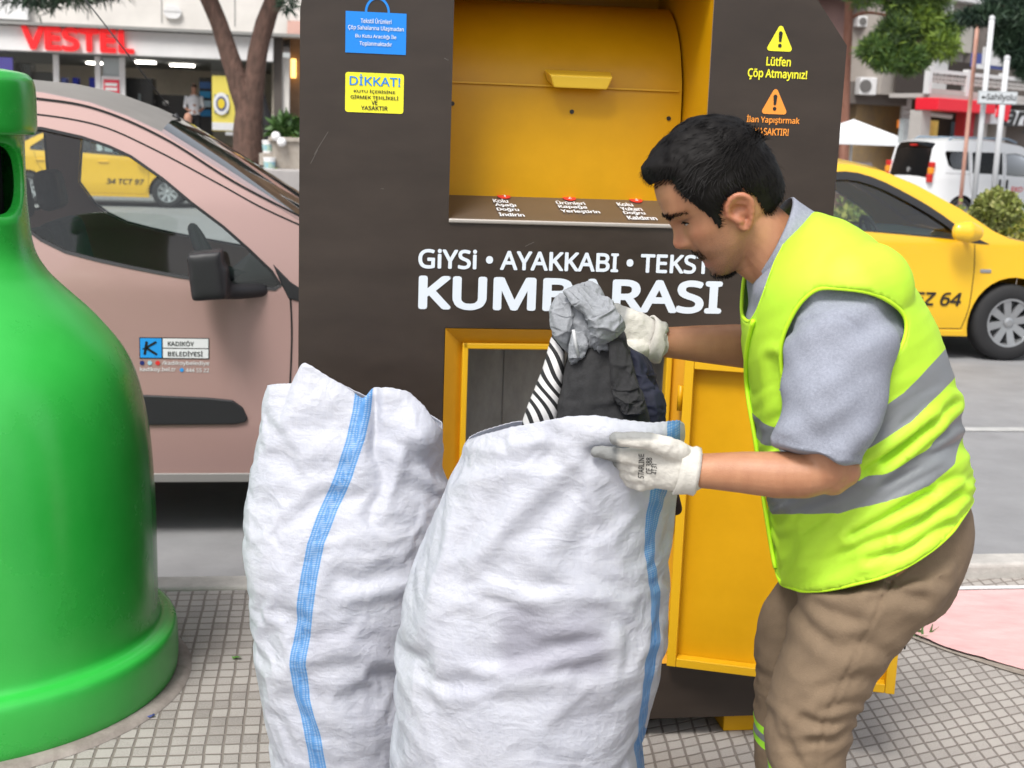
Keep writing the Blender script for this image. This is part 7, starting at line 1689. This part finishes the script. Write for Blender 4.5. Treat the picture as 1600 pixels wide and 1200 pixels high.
sack('woven_sack', 'fuller white woven sack in front, held open by the worker', rows, 2.17, [.12, .17, .20, .215, .22, .22, .225, .225, .225, .22, .22, .215, .21, .205, .20, .19],
     [(725, 694), (733, 690), (760, 679), (800, 668), (830, 661), (880, 651), (920, 649), (955, 655), (1000, 659), (1045, 655), (1058, 660), (1066, 676)], [(725, 694), (760, 696), (850, 690), (950, 688), (1066, 676)],
     [(1052, 600, 10), (1051, 700, 10), (1040, 715, 12), (1028, 770, 14), (1019, 800, 10), (1014, 830, 8), (1014, 865, 7), (1019, 900, 7), (1023, 940, 7.5), (1022, 990, 8.5), (1013, 1040, 8), (1005, 1080, 6), (1000, 1120, 5), (997, 1180, 4.5), (998, 1600, 5)], .0050, 7.7,
     contents=[(770, 930, 955, 1065, .85), (690, 1000, 800, 1100, .20), (850, 1040, 960, 1150, .25)], extra=ex_right, group='woven white sacks',
     creases=(([(740, 700), (790, 705), (850, 690)], .009, 8), ([(720, 760), (770, 740), (830, 735)], .007, 9), ([(905, 712), (820, 780), (740, 880)], .010, 12), ([(950, 715), (900, 800), (850, 880)], .008, 12), ([(690, 930), (760, 915), (850, 935)], .006, 9), ([(760, 1050), (850, 1040), (960, 1000)], .009, 8), ([(700, 1090), (790, 1070), (880, 1060)], .007, 8), ([(820, 935), (880, 925), (940, 930)], .007, 7), ([(840, 990), (900, 980), (960, 985)], .006, 6), ([(880, 700), (915, 740), (935, 800)], .007, 8), ([(650, 1000), (680, 960), (740, 940)], .006, 8)), grip=(890, 730), bend=2.2)

# ================================================================ clothes coming out of the bank into the sack
def cloth(name, label, cat, rows, Y, depth, m, amp, seed, n=46, k=52, attr=None, p=.8, fold=(9, 20), parts=None, sim=None):
    N = smooth_path([(*a, *b) for a, b in rows], n); D = np.interp(np.linspace(0, 1, n), np.linspace(0, 1, len(depth)), depth); YY = np.interp(np.linspace(0, 1, n), np.linspace(0, 1, len(Y)), Y)
    t = np.linspace(0, 2 * math.pi, k, endpoint=False); cx = np.sign(np.cos(t)) * np.abs(np.cos(t)) ** p; cy = np.sign(np.sin(t)) * np.abs(np.sin(t)) ** p
    X = np.zeros((n, k, 3))
    for i in range(n):
        a, b, c, d = N[i]
        for j in range(k): X[i, j] = P((a + c) / 2 + (c - a) / 2 * cx[j], (b + d) / 2 + (d - b) / 2 * cx[j], YY[i])
        X[i, :, 1] = YY[i] - D[i] * cy
    v = X.reshape(-1, 3); f = grid_faces(n, k, True) + [tuple(range(k - 1, -1, -1)), tuple((n - 1) * k + q for q in range(k))]
    me = mesh_of(name, v, f, m); nn = get_n(me); c0_ = v.mean(0)
    if ((v - c0_) * nn).sum() < 0: nn = -nn
    d = np.array([amp * (noise.noise(Vector((x * fold[1] + z * 4, y * 8, z * fold[0] + seed))) + .5 * (1 - 2.4 * abs(noise.noise(Vector((x * fold[1] * 1.7 - z * 9, y * 9, z * fold[0] * 2 + seed + 4)))))) for x, y, z in v])
    v2 = v + nn * d[:, None]; set_v(me, v2)
    if attr: set_attr(me, attr[0], attr[1](proj(v2)))
    smoothshade(me); base = np.array([v2[:, 0].mean(), v2[:, 1].mean(), v2[:, 2].min()]) if parts is None else parts[1]; rebase(me, base)
    o = link(name, me, None, base) if parts is None else link(name, me, parts[0])
    if sim: crumple(o, np.clip(sim[1] + .25 * nz(v2, 14, seed), .04, .5), sim[0], 14, 12, sim[2], .2)
    if parts is None: tag(o, label, cat, 'clothes taken from the bank')
    return o, base
M_char = mat('charcoal_cotton', (.018, .018, .019), .9, var=.25, vscale=120, bump=.4, bscale=300, bdist=.002); M_navy = mat('navy_cloth', (.008, .010, .026), .8, var=.3, vscale=40, bump=.4, bscale=200, bdist=.002)
M_greyk = mat('grey_jersey', (.25, .262, .28), .9, var=.14, vscale=200, bump=.5, bscale=340, bdist=.002)
def stripemat():
    m = mat('striped_jersey', (.62, .61, .60), .85, bump=.3, bscale=300, bdist=.002); n = m.node_tree.nodes; l = m.node_tree.links; b = n['Principled BSDF']
    a = n.new('ShaderNodeAttribute'); a.attribute_name = 'phase'; f = n.new('ShaderNodeMath'); f.operation = 'FRACT'; l.new(a.outputs['Fac'], f.inputs[0]); g = n.new('ShaderNodeMath'); g.operation = 'LESS_THAN'; g.inputs[1].default_value = .43; l.new(f.outputs[0], g.inputs[0])
    mx = n.new('ShaderNodeMix'); mx.data_type = 'RGBA'; l.new(g.outputs[0], mx.inputs['Factor']); mx.inputs['A'].default_value = (.62, .61, .60, 1); mx.inputs['B'].default_value = (.012, .012, .013, 1); l.new(mx.outputs['Result'], b.inputs['Base Color']); return m
cloth('striped_shirt', 'black and white striped shirt hanging between the bank and the sack', 'shirt', [((872, 500), (884, 508)), ((864, 525), (882, 535)), ((853, 560), (880, 575)), ((838, 605), (876, 625)), ((824, 645), (872, 665)), ((812, 690), (868, 705)), ((810, 740), (866, 745))], [2.20, 2.19, 2.18, 2.17, 2.17, 2.18, 2.2], [.012, .025, .03, .035, .035, .035, .03], stripemat(), .004, 1.0, attr=('phase', lambda p: (p[:, 1] - 1.6 * p[:, 0] + 6 * np.sin(p[:, 1] / 14)) / 27.0))
cloth('trousers', 'charcoal trousers held above the open sack', 'trousers', [((898, 528), (965, 506)), ((888, 552), (974, 522)), ((880, 585), (986, 560)), ((873, 625), (1000, 605)), ((868, 665), (1010, 650)), ((866, 710), (1012, 700)), ((866, 760), (1010, 750))], [2.19, 2.17, 2.16, 2.15, 2.15, 2.16, 2.18], [.02, .035, .045, .05, .055, .05, .04], M_char, .0040, 2.0, fold=(3, 26), sim=(.05, .12, .3))
cloth('trouser_leg', 'loose folded leg of dark cloth along the right of the charcoal trousers', 'trousers', [((950, 512), (972, 512)), ((956, 545), (986, 545)), ((962, 585), (1000, 585)), ((966, 615), (1008, 618)), ((968, 634), (1006, 640)), ((972, 642), (1000, 646))], [2.125, 2.11, 2.10, 2.095, 2.10, 2.11], [.012, .018, .02, .02, .018, .01], M_char, .003, 5.0, fold=(3, 30), sim=(.05, .12, .3))
cloth('navy_jacket', 'navy blue garment under the gloved far hand', 'jacket', [((968, 528), (1012, 548)), ((978, 548), (1026, 560)), ((984, 585), (1031, 588)), ((990, 625), (1033, 625)), ((992, 665), (1034, 662)), ((992, 720), (1030, 720))], [2.23, 2.22, 2.21, 2.20, 2.2, 2.2], [.02, .035, .04, .045, .045, .04], M_navy, .006, 3.0, fold=(14, 18), sim=(.08, .10, .2))
# grey sweatshirt: gathered body, a folded-back hood and a hanging sleeve
SW, base = cloth('sweatshirt', 'bunched grey sweatshirt with a drawstring on top of the clothes', 'sweatshirt', [((909, 434), (924, 434)), ((899, 448), (938, 447)), ((893, 468), (950, 466)), ((893, 490), (962, 488)), ((902, 512), (970, 506)), ((916, 530), (970, 520)), ((930, 540), (962, 528))], [2.20, 2.19, 2.18, 2.17, 2.165, 2.16, 2.16], [.012, .026, .034, .038, .038, .034, .016], M_greyk, .007, 11.0, fold=(9, 34), sim=(.16, .10, .06))
cloth('hood', None, None, [((888, 446), (912, 440)), ((870, 462), (908, 458)), ((864, 482), (902, 482)), ((866, 502), (896, 508)), ((873, 520), (894, 530)), ((880, 534), (892, 542))], [2.185, 2.17, 2.16, 2.155, 2.155, 2.16], [.012, .022, .024, .022, .018, .009], M_greyk, .005, 12.0, fold=(10, 30), parts=(SW, base), sim=(.14, .10, .06))
cloth('sleeve', None, None, [((884, 452), (906, 446)), ((900, 474), (936, 458)), ((918, 500), (958, 478)), ((926, 524), (970, 500)), ((930, 538), (972, 512))], [2.15, 2.13, 2.12, 2.12, 2.13], [.012, .020, .024, .024, .012], M_greyk, .005, 13.0, fold=(22, 12), parts=(SW, base), sim=(.14, .10, .06))
cloth('cuff', None, None, [((892, 500), (912, 494)), ((890, 520), (916, 516)), ((890, 540), (912, 538)), ((892, 555), (906, 556))], [2.14, 2.13, 2.13, 2.14], [.010, .016, .014, .008], M_greyk, .004, 14.0, fold=(10, 30), parts=(SW, base), sim=(.10, .12, .1))
b_ = MB(); b_.tube([P(896, 515, 2.108) - base, P(899, 535, 2.106) - base, P(904, 558, 2.110) - base], .0026, 8); b_.build('drawstring', mat('cord_pale', (.50, .51, .52), .8), SW, smooth=True)
def tb_(pts, r, **k): return rnd_tube([P(*q) for q in pts], r, 18, 5, **k)
me = union_remesh([tb_([(1030, 772, 2.28), (1050, 782, 2.26), (1056, 795, 2.26)], (.020, .018, .012)), tb_([(1035, 790, 2.28), (1046, 800, 2.27)], (.014, .010))], .003, 3); smoothshade(me); me.materials.append(mat('dark_red_speckled', (.012, .011, .014), .8, vscale=55, color2=(.05, .012, .012)))
o = link('cloth_end', me); tag(o, 'small dark cloth end poking out behind the fuller sack', 'cloth')
